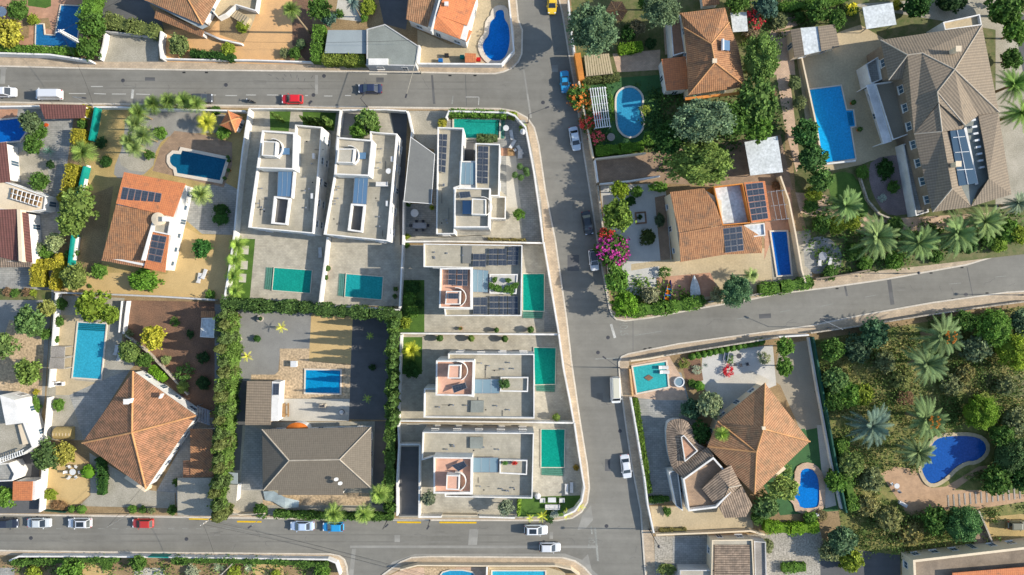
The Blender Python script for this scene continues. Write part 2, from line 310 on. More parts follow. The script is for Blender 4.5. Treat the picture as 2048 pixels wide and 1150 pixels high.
def roof(th,V,F,m,th_=.16,ridge='ridge',rr=.13,name='roof',nudge=0,norid=()):
    "tiled roof from explicit faces: V=(px,py,z) photo vertices, UV down each slope"
    W=[Vector(G(p,p[2]+DZ)) for p in V]; b=MB(); base=WB[th]
    for f in F:
        P=[W[i] for i in f]; nn=Vector((0,0,0))
        for i in range(len(P)): a,c=P[i-1],P[i]; nn+=a.cross(c)
        if nn.z<0: P=P[::-1]; nn=-nn
        nn.normalize(); d=Vector((0,0,-1)); d=d-nn*d.dot(nn)
        if d.length<1e-3: d=Vector((1,0,0))
        d.normalize(); u=nn.cross(d)
        b.add(P,[tuple(range(len(P)))]); b.uv[len(b.f)-1]=[(p.dot(u),p.dot(d)) for p in P]
    for e,fs in edges_of(F).items():
        if len(fs)==1:
            a,c=W[e[0]],W[e[1]]; dz=Vector((0,0,th_)); b.add([a,c,c-dz,a-dz],[(0,1,2,3)])
    r=obj(name,b,M[m],th)
    if ridge:
        q=MB()
        for e,fs in edges_of(F).items():
            if len(fs)==2 and e not in norid and (e[1],e[0]) not in norid: q.tube(W[e[0]]+Vector((0,0,.03)),W[e[1]]+Vector((0,0,.03)),rr,rr,6)
        if q.f: obj('ridge_cap',q,M[ridge],r)
    return r
WINME={}
def winmesh(wd,ht,door=False,fm='plastic'):
    k=(wd,ht,door,fm)
    if k not in WINME:
        f=MB(); t=.09; d=.09
        f.box(0,0,0,t,wd,d); f.box(0,0,ht-t,ht,wd,d); f.box(-wd/2+t/2,0,t,ht-t,t,d); f.box(wd/2-t/2,0,t,ht-t,t,d)
        if wd>1.0: f.box(0,0,t,ht-t,.06,d*.8)
        s=MB().box(0,-.06,-.07,-.005,wd+.2,.24)
        p=MB().box(0,.0,t,ht-t,wd-2*t,.03)
        WINME[k]=(f.mesh('window_frame',M[fm]),s.mesh('window_sill',M['white']),p.mesh('window_pane',M['paneblue']))
    return WINME[k]
def windows(th,ps,levels,step=3.4,wd=1.3,ht=1.25,doors=True,fm='plastic',minlen=2.4,allsides=False):
    "windows in every wall that can face the camera; ps = ccw wall polygon (world)"
    bx,by,bz=WB[th]; k=0
    for i in range(len(ps)):
        a=Vector(ps[i]); c=Vector(ps[(i+1)%len(ps)]); L_=(c-a).length
        if L_<minlen: continue
        d=(c-a)/L_; nrm=Vector((d.y,-d.x)); mid=(a+c)/2
        if nrm.dot(-mid.normalized())<.12 and not allsides: continue
        n=max(1,int(L_/step))
        for li,zz in enumerate(levels):
            for j in range(n):
                p=a+d*(L_*(j+.5)/n)+nrm*.02; isdoor=doors and li==0 and j==n//2
                W_,H_=(wd,ht) if not isdoor else (1.1,2.15); z=zz if not isdoor else .22
                f,s,g=winmesh(W_,H_,isdoor,fm); rz=math.atan2(d.y,d.x)
                o=place('door' if isdoor else 'window',f,th,(p.x-bx,p.y-by,z-bz),rz)
                place('pane',g,o)
                if not isdoor: place('sill',s,o)
def flat(th,px,z1,ph=1.0,z0=.1,wm='white',fm='terfloor',t=.19,name='wall',fname='roof_terrace',win=None,poly=None,step=3.4,copz=True):
    "flat-roofed block: walls with parapet ph high and a walkable floor inside"
    z1=z1+DZ; z0=z0+(DZ if z0>1 else 0); po=ccw(GP(px,z1)); pi=inset(po,t)
    o=obj(name,MB().ring(po,pi,z0,z1,z1-ph-.01),M[wm],th)
    f=obj(fname,MB().sheet(pi,z1-ph),M[fm],th)
    if win: windows(th,po,win,step=step)
    return po,pi
def block(th,px,z1,z0=.1,wm='white',name='wall',ins=.45,win=None,pxz=None,step=3.4,wd=1.3,ht=1.25,doors=True):
    "plain walls under a pitched roof; px = eave outline"
    z1+=DZ; po=inset(ccw(GP(px,pxz or z1)),ins); obj(name,MB().prism(po,z0,z1),M[wm],th)
    if win: windows(th,po,win,step=step,wd=wd,ht=ht,doors=doors)
    return po
def house(label,at,cat='house',name='house',group=None):
    return thing(name,label,cat,G(at,0)[:2]+(.1,),group)
def chimney(th,p,z,h=1.1,w=.6,m='white',cap='tile_or',parent=None):
    x,y,_=G(p,z+h); b=MB().box(x,y,z-.5,z+h,w,w); b.box(x,y,z+h+.14,z+h+.2,w+.2,w+.2)
    for sx in(-1,1):
        for sy in(-1,1): b.box(x+sx*w*.38,y+sy*w*.38,z+h,z+h+.14,.1,.1)
    obj('chimney',b,M[m],th)
def pool(label,px,tint,cop=.35,steps=None,sm=0,copm='coping',zb=0,name='swimming_pool',tile='poolfloor',extra=None,copw=None):
    ps=ccw(GP(smooth(px,sm) if sm else px,.2+zb)); out=inset(ps,-cop) if not copw else ccw(GP(copw,.2+zb))
    cx=sum(p[0] for p in ps)/len(ps); cy=sum(p[1] for p in ps)/len(ps)
    t=thing(name,label,'swimming pool',(cx,cy,ZG+zb))
    n=len(ps)
    if copw:
        obj('coping',MB().prism(out,ZG+zb-.02,.215+zb),M[copm],t); z0=.222+zb; hi=.012
        obj('basin',MB().sheet(ps,z0),M[tile],t); zw=z0+.05
        r=inset(ps,-.1); obj('rim',MB().ring(r,ps,z0-.01,z0+.07),M['coping'],t)
    else:
        obj('coping',MB().ring(out,ps,.1+zb,.33+zb,.18+zb),M[copm],t); obj('basin',MB().sheet(ps,.19+zb),M[tile],t); z0=.19+zb; zw=.28+zb
    obj('water',MB().sheet(inset(ps,.01),zw),M['water'],t,color=tuple(min(1,(x/1.30)**.5) for x in tint))
    if steps:
        for sp in steps:
            q=ccw(GP(sp,zw)); obj('shallow_water',MB().sheet(q,zw),M['water'],t,color=tuple(min(1,.35+.62*(x/1.30)**.5) for x in tint)); A,B,Cc,Dd=[Vector(v) for v in GP(sp,zw)]
            long_=(B-A).length<(Dd-A).length; P0,P1,P2,P3=(A,B,Cc,Dd) if long_ else (A,Dd,Cc,B)
            obj('shallow_floor',MB().sheet(inset(q,-.12),z0-.004 if not copw else z0),M['concrete'],t)
            for k in range(4): u0,u1=k/4+.02,k/4+.2; obj('step',MB().prism([tuple(v) for v in (P0.lerp(P1,u0),P0.lerp(P1,u1),P3.lerp(P2,u1),P3.lerp(P2,u0))],z0,z0+.015+.012*k),M['paleconc'],t)
    return t
# ---------------------------------------------------------------- plants
def cloud(cent,size,seed,up=.5,aspect=1.5,tone=None):
    g=np.random.default_rng(seed); n=len(cent)
    nv=g.normal(size=(n,3)); nv[:,2]=np.abs(nv[:,2])*1.0+up; nv/=np.linalg.norm(nv,axis=1)[:,None]
    a=np.cross(nv,g.normal(size=(n,3))); a/=np.linalg.norm(a,axis=1)[:,None]; b=np.cross(nv,a)
    s=(size*g.uniform(.6,1.3,n))[:,None]; A=a*s*.5*aspect; B=b*s*.5
    v=np.stack([cent-A*.9-B*.15,cent-A*.0-B,cent+A,cent+A*.05+B],1).reshape(-1,3)
    t=(g.uniform(0,1,n) if tone is None else np.clip(tone*.65+g.uniform(0,.35,n),0,1))
    return v,t
def quadmesh(name,v,t,m,extra=None):
    n=len(v)//4; me=bpy.data.meshes.new(name); ev,ef,et=extra if extra else (np.zeros((0,3)),np.zeros((0,3),int),[])
    nv=len(v)+len(ev); me.vertices.add(nv); me.vertices.foreach_set('co',np.concatenate([v,ev]).astype('f').ravel())
    k=ef.shape[1] if len(ef) else 3
    li=np.concatenate([np.arange(len(v)),(ef+len(v)).ravel()]); me.loops.add(len(li)); me.loops.foreach_set('vertex_index',li.astype('i'))
    me.polygons.add(n+len(ef)); me.polygons.foreach_set('loop_start',np.concatenate([np.arange(n)*4,len(v)+np.arange(len(ef))*k]).astype('i'))
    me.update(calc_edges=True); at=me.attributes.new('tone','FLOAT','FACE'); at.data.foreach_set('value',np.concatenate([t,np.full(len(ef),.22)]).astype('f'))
    me.materials.append(m); return me
def ico(seed,r,zs,amp=.18):
    import bmesh
    b=bmesh.new(); bmesh.ops.create_icosphere(b,subdivisions=3,radius=1); g=np.random.default_rng(seed)
    V=np.array([v.co[:] for v in b.verts]); F=np.array([[v.index for v in f.verts] for f in b.faces]); b.free()
    k=g.normal(size=(5,3))*2.2; ph=g.uniform(0,6,5); d=sum(np.sin(V@k[i]+ph[i]) for i in range(5))/5
    V=V*(r*(1+amp*d*1.6))[:,None]; V[:,2]*=zs; return V,F,None
def crown(seed,nc,per,leaf,spread=.2,zs=.78,lump=1.0,core=.66,up=.5):
    g=np.random.default_rng(seed); d=g.normal(size=(nc,3)); d[:,2]=np.where(d[:,2]<-.25,-d[:,2],d[:,2]); d/=np.linalg.norm(d,axis=1)[:,None]
    k=g.normal(size=(4,3))*1.6; lob=sum(np.sin(d@k[i]+i*2) for i in range(4))/4
    r=(.62+.26*g.uniform(0,1,nc))*(1+.30*lob*lump); c=d*r[:,None]
    sp=spread*g.uniform(.6,1.25,nc); P=np.repeat(c,per,0)+g.normal(size=(nc*per,3))*np.repeat(sp,per)[:,None]*.62
    P[:,2]*=zs; tone=np.repeat(g.uniform(0,1,nc),per)*.7+.3*g.uniform(0,1,nc*per)
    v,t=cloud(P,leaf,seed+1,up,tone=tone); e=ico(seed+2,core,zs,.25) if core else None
    return quadmesh('crown',v,t,M['leaf'],e)
CR={'S':[crown(10+i,20,34,.18,.24) for i in range(4)],'M':[crown(20+i,44,46,.115,.18) for i in range(4)],'L':[crown(30+i,110,60,.066,.14) for i in range(4)],
    'C':[crown(40+i,60,34,.125,.15,lump=1.3,core=.6) for i in range(3)],'R':[crown(50+i,60,16,.15,.10,zs=.9,lump=.15,core=.8) for i in range(2)],
    'A':[crown(60+i,26,22,.13,.2,lump=1.7,core=0) for i in range(3)]}
FL=[crown(70+i,34,12,.12,.16,lump=1.0,core=0) for i in range(3)]
def trunkmesh():
    b=MB(); b.tube((0,0,0),(.02,.01,.62),.10,.065,8)
    for i in range(5):
        a=i*1.26+.3; b.tube((.02,.01,.5+.03*i),(.42*math.cos(a),.42*math.sin(a),.98),.045,.015,6)
    return b.mesh('trunk',M['bark'])
TR=trunkmesh()
CI=[0]
def plant(label,px,py,r,col,kind=None,h=None,name=None,cat=None,group=None,fl=None,ry=None,fk=None):
    "broadleaf tree or bush; (px,py) photo centre of the crown, r radius in photo px"
    ry=ry or r; rm=(r+ry)/2*S; tree=rm>1.75 if name is None else name.endswith('tree')
    h=h or ((1.55*rm+1.6) if tree else max(.5,1.35*rm)); zs=.78
    zc=h-rm*.7*zs if tree else h*.45
    x,y,_=G((px,py),zc); k=1-zc/H; sx,sy=r*S*k*1.04,ry*S*k*1.04
    name=name or ('tree' if tree else 'bush'); cat=cat or name.replace('_',' ')
    t=thing(name,label,cat,(x,y,ZG),group)
    kd=kind or ('L' if rm>2.6 else 'M' if rm>1.2 else 'S'); CI[0]+=1; ms=CR[kd]; me=ms[CI[0]%len(ms)]
    sz=(sx+sy)/2 if tree else max(.25,h*.62)
    place('crown' if tree else 'foliage',me,t,(0,0,zc-ZG),CI[0]*2.4 if abs(sx-sy)<.2 else (0 if CI[0]%2 else math.pi),(sx,sy,sz*(1 if tree else .95)),col)
    if tree: place('trunk',TR,t,(0,0,-.05),CI[0]*1.1,(rm*.75,rm*.75,zc))
    else: place('stem',TR,t,(0,0,-.05),0,(max(.2,sx*.4),)*2+(max(.2,zc),))
    if fl:
        place('blossom',FL[CI[0]%3] if fk is None else fk,t,(0,0,zc-ZG+.12),CI[0]*1.7,(sx*1.04,sy*1.04,sz*1.04),fl)
    return t
def hedge(label,pts,w,h,col,leaf=.2,dens=30,ragged=.12,name='hedge',cat='hedge',group=None,z0=ZG):
    "clipped or loose hedge along a polyline of photo pixels; w in px"
    zt=h; W=[Vector(p) for p in GP(pts,zt*.8)]; hw=w*S*(1-zt/H)/2; g=np.random.default_rng(len(label)*7+int(pts[0][0])); cs=[]; core=MB(); tn=[]
    for i in range(len(W)-1):
        a,c=W[i],W[i+1]; L_=(c-a).length; d=(c-a)/L_; n_=Vector((-d.y,d.x)); per=2*h+2*hw
        N_=int(L_*per*dens); s=g.uniform(0,1,N_)*L_; q=g.uniform(0,per,N_)
        off=np.where(q<h,-hw,np.where(q<h+2*hw,q-h-hw,hw)); z=np.where(q<h,q,np.where(q<h+2*hw,h,per-q))
        wob=ragged*(np.sin(s*1.3+i)+np.sin(s*3.1+2*i)*.6+g.normal(size=N_)*.5)
        off=off*(1+wob/max(hw,.4)*.6)+g.normal(size=N_)*.05; z=z+wob*np.where(z>h*.7,1,.0)+g.normal(size=N_)*.05
        cs.append(np.stack([a.x+d.x*s+n_.x*off,a.y+d.y*s+n_.y*off,z+z0],1)); tn.append(.5+.5*np.sin(s*2.1+3*np.sin(off*3+i))*g.uniform(.5,1,N_))
        k=hw*.82; q4=[(a+n_*k)-d*k*.2,(a-n_*k)-d*k*.2,(c-n_*k)+d*k*.2,(c+n_*k)+d*k*.2]; core.prism([(p.x,p.y) for p in q4],z0-.02,z0+h*.9)
    P=np.concatenate(cs); base=(float(P[:,0].mean()),float(P[:,1].mean()),z0); P-=np.array(base)
    v,t=cloud(P,leaf,5,.4,tone=np.concatenate(tn)); me=quadmesh(name,v,t,M['leaf'])
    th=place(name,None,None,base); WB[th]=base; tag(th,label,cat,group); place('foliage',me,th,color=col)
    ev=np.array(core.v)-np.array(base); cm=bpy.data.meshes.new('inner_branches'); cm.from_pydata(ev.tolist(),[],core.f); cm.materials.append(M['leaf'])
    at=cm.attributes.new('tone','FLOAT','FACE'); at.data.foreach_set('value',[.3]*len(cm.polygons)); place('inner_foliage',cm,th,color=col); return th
def frondmesh(n,tiers,droop=.5,nl=13,wl=.16,seed=1,lw=.05,base=.06,keel=.18):
    "feather palm crown, unit radius"
    g=np.random.default_rng(seed); V=[];T=[]
    for i in range(n):
        a=i*2.39996+g.uniform(-.1,.1); el=tiers[i%len(tiers)]+g.uniform(-.08,.08); Ln=g.uniform(.85,1.08); tone=g.uniform(.25,1)
        pr=None
        for j in range(nl+1):
            t=j/nl; r=Ln*(t*math.cos(el)+.0)*(1-.06*t); z=Ln*(t*math.sin(el)-droop*t*t)+base; p=np.array([r*math.cos(a),r*math.sin(a),z])
            if pr is not None:
                d=p-pr; d/=np.linalg.norm(d); s=np.array([-math.sin(a),math.cos(a),0]); lw_=lw*(1.1-.5*t)
                w=wl*math.sin(math.pi*min(1,.12+.86*t))**.7
                for sg in(-1,1):
                    tip=p+sg*s*w*g.uniform(.85,1.1)+d*w*.75-np.array([0,0,keel*w]); m=(pr+p)/2
                    V+=[m-d*lw_*.5,tip-d*lw_*.12,tip+d*lw_*.12,m+d*lw_*.5]; T.append(min(1,max(0,tone+g.uniform(-.15,.15))))
                V+=[pr-s*.008,p-s*.006,p+s*.006,pr+s*.008]; T.append(.9)
            pr=p
    return quadmesh('fronds',np.array(V),np.array(T),M['frond'])
def fanmesh(n,seed=1,rf=.40,k=11):
    g=np.random.default_rng(seed); V=[];T=[]
    for i in range(n):
        a=i*2.39996; el=1.25-2.0*(i/n)+g.uniform(-.1,.1); rp=.66*g.uniform(.75,1.12); c=np.array([rp*math.cos(el)*math.cos(a),rp*math.cos(el)*math.sin(a),rp*math.sin(el)*.8])
        out=c/np.linalg.norm(c); s=np.array([-math.sin(a),math.cos(a),0]); u=np.cross(s,out); nrm=out
        d0=out*.8+np.array([0,0,-.25]); d0/=np.linalg.norm(d0); tone=g.uniform(.2,1)
        V+=[np.zeros(3)-s*.012,c-s*.01,c+s*.01,np.zeros(3)+s*.012]; T.append(.8)
        up=np.cross(s,d0)
        for j in range(k):
            q=-1.15+2.3*j/(k-1); L=rf*g.uniform(.8,1.1)*(1-.12*abs(q)); d=d0*math.cos(q)+s*math.sin(q); d=d+np.array([0,0,-.15*abs(q)]); e=np.cross(d,up); e/=np.linalg.norm(e)
            V+=[c,c+d*L*.55-e*.032,c+d*L,c+d*L*.55+e*.032]; T.append(min(1,max(0,tone+g.uniform(-.2,.2))))
    return quadmesh('fronds',np.array(V),np.array(T)*.9,M['frond'],ico(seed,.30,.7))
FR={'date':[frondmesh(40,(1.15,.75,.4,.05),.40,17,.105,s,.062) for s in (1,2,3)],'feather':[frondmesh(26,(1.1,.6,.2),.45,11,.22,s,.07) for s in (4,5)],
    'star':[frondmesh(8,(.55,.25),.3,8,.16,s,.07) for s in (6,7)],'fan':[frondmesh(34,(1.25,.85,.45,.05,-.25),.22,6,.25,s,.13,keel=.35) for s in (8,9,10)],
    'spike':[frondmesh(38,(1.2,.8,.45,.15),.05,4,.06,s,.16,keel=0) for s in (11,12)]}
def ptrunk():
    b=MB(); pr=[(1.25,0),(1.0,.06),(.82,.3),(.8,.6),(.85,.9),(1.0,.97),(.7,1.0)]; b.lathe(0,0,pr,9); return b.mesh('trunk',M['palmbark'],True)
PT=ptrunk(); FRUIT=crown(80,14,16,.10,.10,zs=.3,lump=.3,core=0,up=.6)
PI=[0]
def palm(label,px,py,r,col,kind='fan',h=4,name=None,cat='palm tree',group=None,fruit=None,tr=.17):
    zc=h; x,y,_=G((px,py),zc); k=r*S*(1-zc/H); t=thing(name or 'palm_tree',label,cat,(x,y,ZG),group); PI[0]+=1; ms=FR[kind]
    place('fronds',ms[PI[0]%len(ms)],t,(0,0,zc-ZG),PI[0]*1.3,(k,k,k),col)
    if h>.7: place('trunk',PT,t,(0,0,-.05),0,(tr,tr,zc-ZG+.08))
    if fruit: place('fruit_cluster',FRUIT,t,(0,0,zc-ZG+.55*k),0,(k*.34,k*.34,k*.4),fruit)
    return t
def cypress(label,px,py,r,h,col,group=None,name='cypress_tree'):
    "(px,py) photo position of the foot"
    x,y,_=G((px,py),0); t=thing(name,label,'cypress',(x,y,ZG),group)
    if not hasattr(cypress,'me'):
        g=np.random.default_rng(3); n=3000; z=g.uniform(0,1,n)**1.05; a=g.uniform(0,6.3,n); rr=np.sin(np.clip(.16+z*.88,0,1)*3.14)**.65*g.uniform(.7,1.12,n)*(1+.16*np.sin(a*3+z*9)+.12*np.sin(a*5-z*14))
        v,tt=cloud(np.stack([rr*np.cos(a)*.85,rr*np.sin(a)*.85,z*6],1),.25,4,.25,tone=.5+.5*np.sin(a*2+z*17)); cypress.me=quadmesh('foliage',v,tt,M['leaf'])
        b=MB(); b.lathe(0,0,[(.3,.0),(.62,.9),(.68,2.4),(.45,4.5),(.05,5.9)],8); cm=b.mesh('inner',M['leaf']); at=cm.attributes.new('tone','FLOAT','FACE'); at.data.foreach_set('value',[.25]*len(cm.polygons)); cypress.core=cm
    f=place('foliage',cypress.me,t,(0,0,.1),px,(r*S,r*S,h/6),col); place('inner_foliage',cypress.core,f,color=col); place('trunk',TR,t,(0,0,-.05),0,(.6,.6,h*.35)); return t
# ---------------------------------------------------------------- cars
def loft(b,secs):
    "secs: list of closed rings with equal counts"
    n=len(secs[0]); o=len(b.v)
    for s_ in secs: b.v+=[tuple(p) for p in s_]
    for k in range(len(secs)-1):
        for i in range(n): b.f.append((o+k*n+i,o+k*n+(i+1)%n,o+(k+1)*n+(i+1)%n,o+(k+1)*n+i))
    b.f.append(tuple(range(o,o+n))[::-1]); b.f.append(tuple(range(o+(len(secs)-1)*n,o+len(secs)*n)))
CARP={ # length, width, bonnet z, roof z, stations of glasshouse (rear base, rear top, front top, front base) as x from rear
 'hatch':(4.05,1.76,.92,1.48,(.10,.45,2.25,3.05)),'sedan':(4.55,1.80,.92,1.44,(.75,1.35,2.75,3.55)),'suv':(4.45,1.86,1.02,1.66,(.12,.50,2.55,3.35)),
 'van':(4.6,1.86,1.05,1.85,(.05,.22,3.0,3.75)),'bigvan':(5.0,1.95,1.15,2.1,(.03,.10,3.9,4.5)),'cabrio':(4.2,1.76,.90,1.30,(1.1,1.5,2.3,2.9)),'jeep':(4.0,1.75,1.05,1.75,(.10,.22,2.2,2.5))}
def car(label,px,py,ang,col,kind='hatch',roofcol=None,name='parked_car',cat='car',group='cars parked along the kerbs',sunroof=False,lift=0):
    "ang: heading of the bonnet in photo degrees (0 = right, 90 = down)"
    L_,W_,zb,zr,(r0,r1,f1,f0)=CARP[kind]; x,y,_=G((px,py),.8); t=thing(name,label,cat,(x,y,.012+lift),group,rz=-R(ang))
    hw=W_/2; X=lambda v:v-L_/2
    def ring(xx,hh,top,bot=.28,sh=.86):
        return [(X(xx),-hh,bot+.08),(X(xx),-hh*.9,bot),(X(xx),hh*.9,bot),(X(xx),hh,bot+.08),(X(xx),hh,top*.74),(X(xx),hh*sh,top),(X(xx),-hh*sh,top),(X(xx),-hh,top*.74)]
    b=MB(); e=zb
    loft(b,[ring(0,hw*.80,e*.72,.42),ring(.10,hw*.93,e*.86,.32),ring(.45,hw*.99,e*.99),ring(L_*.35,hw,e),ring(f0-.2,hw,e),ring(L_-.75,hw*.97,e*.96),ring(L_-.28,hw*.90,e*.86),ring(L_-.06,hw*.76,e*.72,.34),ring(L_,hw*.6,e*.62,.42)])
    # glasshouse shell
    g0,g1=hw*.86,hw*.72
    A=[(X(r0),-g0*.93,e-.03),(X(f0),-g0*.93,e-.03),(X(f0),g0*.93,e-.03),(X(r0),g0*.93,e-.03)]; A=[(X(r0),-g0,e-.03),(X(f0),-g0,e-.03),(X(f0),g0,e-.03),(X(r0),g0,e-.03)]
    B=[(X(r1),-g1,zr-.05),(X(f1),-g1,zr-.05),(X(f1),g1,zr-.05),(X(r1),g1,zr-.05)]
    b.add(A+B,[(0,1,5,4),(1,2,6,5),(2,3,7,6),(3,0,4,7),(4,5,6,7)])
    def lk(nm,mb,m,par=t,c=None):
        return place(nm,mb.mesh(nm,m),par,color=c)
    bd=place('body',b.mesh('body',M['carpaint'],False),t,color=col)
    rf=MB(); m_=.04; xm=(r1+f1)/2
    rf.add([(X(r1)+m_,-g1+m_,zr-.045),(X(f1)-m_,-g1+m_,zr-.045),(X(f1)-m_,g1-m_,zr-.045),(X(r1)+m_,g1-m_,zr-.045),(X(r1)+.2,-g1+.16,zr),(X(f1)-.2,-g1+.16,zr),(X(f1)-.2,g1-.16,zr),(X(r1)+.2,g1-.16,zr)],[(0,1,5,4),(1,2,6,5),(2,3,7,6),(3,0,4,7),(4,5,6,7)])
    rp=place('roof',rf.mesh('roof',M['carpaint']),t,color=roofcol or col)
    if sunroof: lk('sunroof',MB().box(X(xm)+.1,0,zr+.002,zr+.02,(f1-r1)*.66,g1*1.35),M['glass'],rp)
    def quad(p,q,r_,s,k=.08,off=.012):
        P=[Vector(v) for v in(p,q,r_,s)]; c=sum(P,Vector())/4; n=(P[1]-P[0]).cross(P[3]-P[0]).normalized()
        if n.dot(c-Vector((0,0,e)))<0: n=-n
        P=[v+(c-v)*k*1.0+n*off for v in P]; return MB().add(P+[v-n*.02 for v in P],[(0,1,2,3),(7,6,5,4),(0,4,5,1),(1,5,6,2),(2,6,7,3),(3,7,4,0)])
    if kind!='bigvan': lk('rear_window',quad(A[3],A[0],B[0],B[3],.1),M['glass'])
    lk('windshield',quad(A[1],A[2],B[2],B[1],.09),M['glass'])
    if kind!='bigvan':
        lk('side_window',quad(A[0],A[1],B[1],B[0],.12),M['glass']); lk('side_window',quad(A[2],A[3],B[3],B[2],.12),M['glass'])
    for sx in(.75,L_-.85):
        for sy in(-1,1):
            wv=MB(); wv.tube((X(sx),sy*(hw-.2),.32),(X(sx),sy*(hw+.005),.32),.32,.32,14); wo=lk('wheel',wv,M['black']); rm=MB(); rm.tube((X(sx),sy*(hw-.02),.32),(X(sx),sy*(hw+.02),.32),.19,.19,10); lk('rim',rm,M['chrome'],wo)
    for sy in(-1,1):
        lk('headlight',MB().box(X(L_-.24),sy*hw*.66,zb*.66,zb*.845,.22,.32),M['lens']); lk('taillight',MB().box(X(.08),sy*hw*.76,zb*.62,zb*.87,.14,.2),M['redlens'])
        lk('mirror',MB().box(X(f0-.35),sy*(hw+.07),zb-.03,zb+.12,.12,.2),M['carpaint'],c=col)
    return t
# ---------------------------------------------------------------- small things
def solar(label,quad,nx,ny,z,lift=.12,tilt=None,name='solar_array',m='solar',group=None,zs=None,rack=True):
    "quad: 4 photo px corners (in order), heights zs per corner"
    zs=[q+DZ for q in (zs or [z]*4)]; P=[Vector(G(q,zz+lift)) for q,zz in zip(quad,zs)]; c=sum(P,Vector())/4
    t=thing(name,label,'solar panels',(c.x,c.y,min(zs)),group); bl=lambda u,v:(P[0]*(1-u)+P[1]*u)*(1-v)+(P[3]*(1-u)+P[2]*u)*v
    for i in range(nx):
        for j in range(ny):
            e=.035; q=[bl((i+e)/nx,(j+e)/ny),bl((i+1-e)/nx,(j+e)/ny),bl((i+1-e)/nx,(j+1-e)/ny),bl((i+e)/nx,(j+1-e)/ny)]
            if (q[1]-q[0]).cross(q[3]-q[0]).z<0: q=q[::-1]
            n_=(q[1]-q[0]).cross(q[3]-q[0]).normalized()
            fr=MB().add(q+[v-n_*.05 for v in q],[(0,1,2,3),(0,4,5,1),(1,5,6,2),(2,6,7,3),(3,7,4,0)])
            fo=obj('panel',fr,M['metal'],t); cc=sum(q,Vector())/4; qq=[v+(cc-v)*.07+n_*.006 for v in q]
            w_=(q[1]-q[0]).length; h_=(q[3]-q[0]).length; b=MB().add(qq,[(0,1,2,3)]); b.uv[0]=[(0,0),(w_,0),(w_,h_),(0,h_)]; obj('cells',b,M[m],fo)
    if rack:
        b=MB()
        for v in(.2,.8): b.tube(bl(0,v)-Vector((0,0,.08)),bl(1,v)-Vector((0,0,.08)),.03)
        for p in P: b.tube((p.x,p.y,p.z-.06),(p.x,p.y,min(zs)-.02),.03)
        obj('rack',b,M['metal'],t)
    return t
def table(label,p,r=.5,z=.14,m='plastic',name='round_table',cat='table',square=False,h=.74,l=None):
    x,y,_=G(p,z+h); t=thing(name,label,cat,(x,y,z)); b=MB()
    if square: b.box(x,y,z+h-.05,z+h,l or 2*r,2*r)
    else: b.prism(circ(x,y,r,20),z+h-.04,z+h,bottom=True)
    obj('tabletop',b,M[m],t)
    if square:
        for sx in(-1,1):
            for sy in(-1,1): obj('leg',MB().box(x+sx*((l or 2*r)/2-.08),y+sy*(r-.08),z,z+h-.055,.06,.06),M[m],t)
    else: obj('pedestal',MB().lathe(x,y,[(.25,z),(.05,z+.06),(.04,z+h-.045)],10),M[m],t)
    return t
def chair(label,p,a=0,z=.14,m='plastic',group='garden chairs'):
    x,y,_=G(p,z+.45); t=thing('garden_chair',label,'chair',(x,y,z),group,rz=R(a)); lk=lambda nm,mb: place(nm,mb.mesh(nm,M[m]),t)
    lk('seat',MB().box(0,0,.4,.45,.5,.5)); lk('backrest',MB().box(-.25,0,.47,.92,.05,.48))
    for sx in(-1,1):
        for sy in(-1,1): lk('leg',MB().box(sx*.21,sy*.21,0,.395,.04,.04))
    return t
def lounger(label,p,a=0,z=.14,m='cloth',group='sun loungers'):
    x,y,_=G(p,z+.35); t=thing('sun_lounger',label,'sun lounger',(x,y,z),group,rz=R(a)); lk=lambda nm,mb,mm=m: place(nm,mb.mesh(nm,M[mm]),t)
    lk('frame',MB().box(0,0,.22,.27,1.95,.66),'plastic'); lk('mattress',MB().box(.3,0,.275,.36,1.3,.6))
    lk('backrest',MB().add([(-.95,-.3,.62),(-.35,-.3,.275),(-.35,.3,.275),(-.95,.3,.62),(-.92,-.3,.7),(-.34,-.3,.36),(-.34,.3,.36),(-.92,.3,.7)],[(3,2,1,0),(4,5,6,7),(0,1,5,4),(2,3,7,6),(0,4,7,3),(1,2,6,5)]))
    for sx in(-.8,.8):
        for sy in(-.27,.27): lk('leg',MB().box(sx,sy,0,.215,.05,.05),'plastic')
    return t
def sofa(label,p,a=0,l=1.9,z=.14,m='cloth'):
    x,y,_=G(p,z+.5); t=thing('garden_sofa',label,'sofa',(x,y,z),None,rz=R(a)); lk=lambda nm,mb,mm=m: place(nm,mb.mesh(nm,M[mm]),t)
    lk('base',MB().box(0,0,.05,.3,l,.85),'greywood'); lk('seat_cushion',MB().box(0,.06,.305,.45,l-.3,.68)); lk('backrest',MB().box(0,-.36,.305,.75,l,.14))
    for s_ in(-1,1): lk('armrest',MB().box(s_*(l/2-.07),.08,.305,.58,.14,.7))
    return t
def parasol(label,p,r=1.4,z=.14,m='cloth',h=2.4):
    x,y,_=G(p,z+h); t=thing('parasol',label,'parasol',(x,y,z)); b=MB(); n=8
    b.add([(x,y,z+h+.35)]+[(x+r*math.cos(2*math.pi*i/n),y+r*math.sin(2*math.pi*i/n),z+h-.1) for i in range(n)],[(0,1+i,1+(i+1)%n) for i in range(n)]+[tuple(range(n,0,-1))]); obj('canopy',b,M[m],t)
    obj('pole',MB().tube((x,y,z),(x,y,z+h+.2),.03),M['metal'],t); obj('base',MB().lathe(x,y,[(.3,z),(.28,z+.08)],14),M['concrete'],t); return t
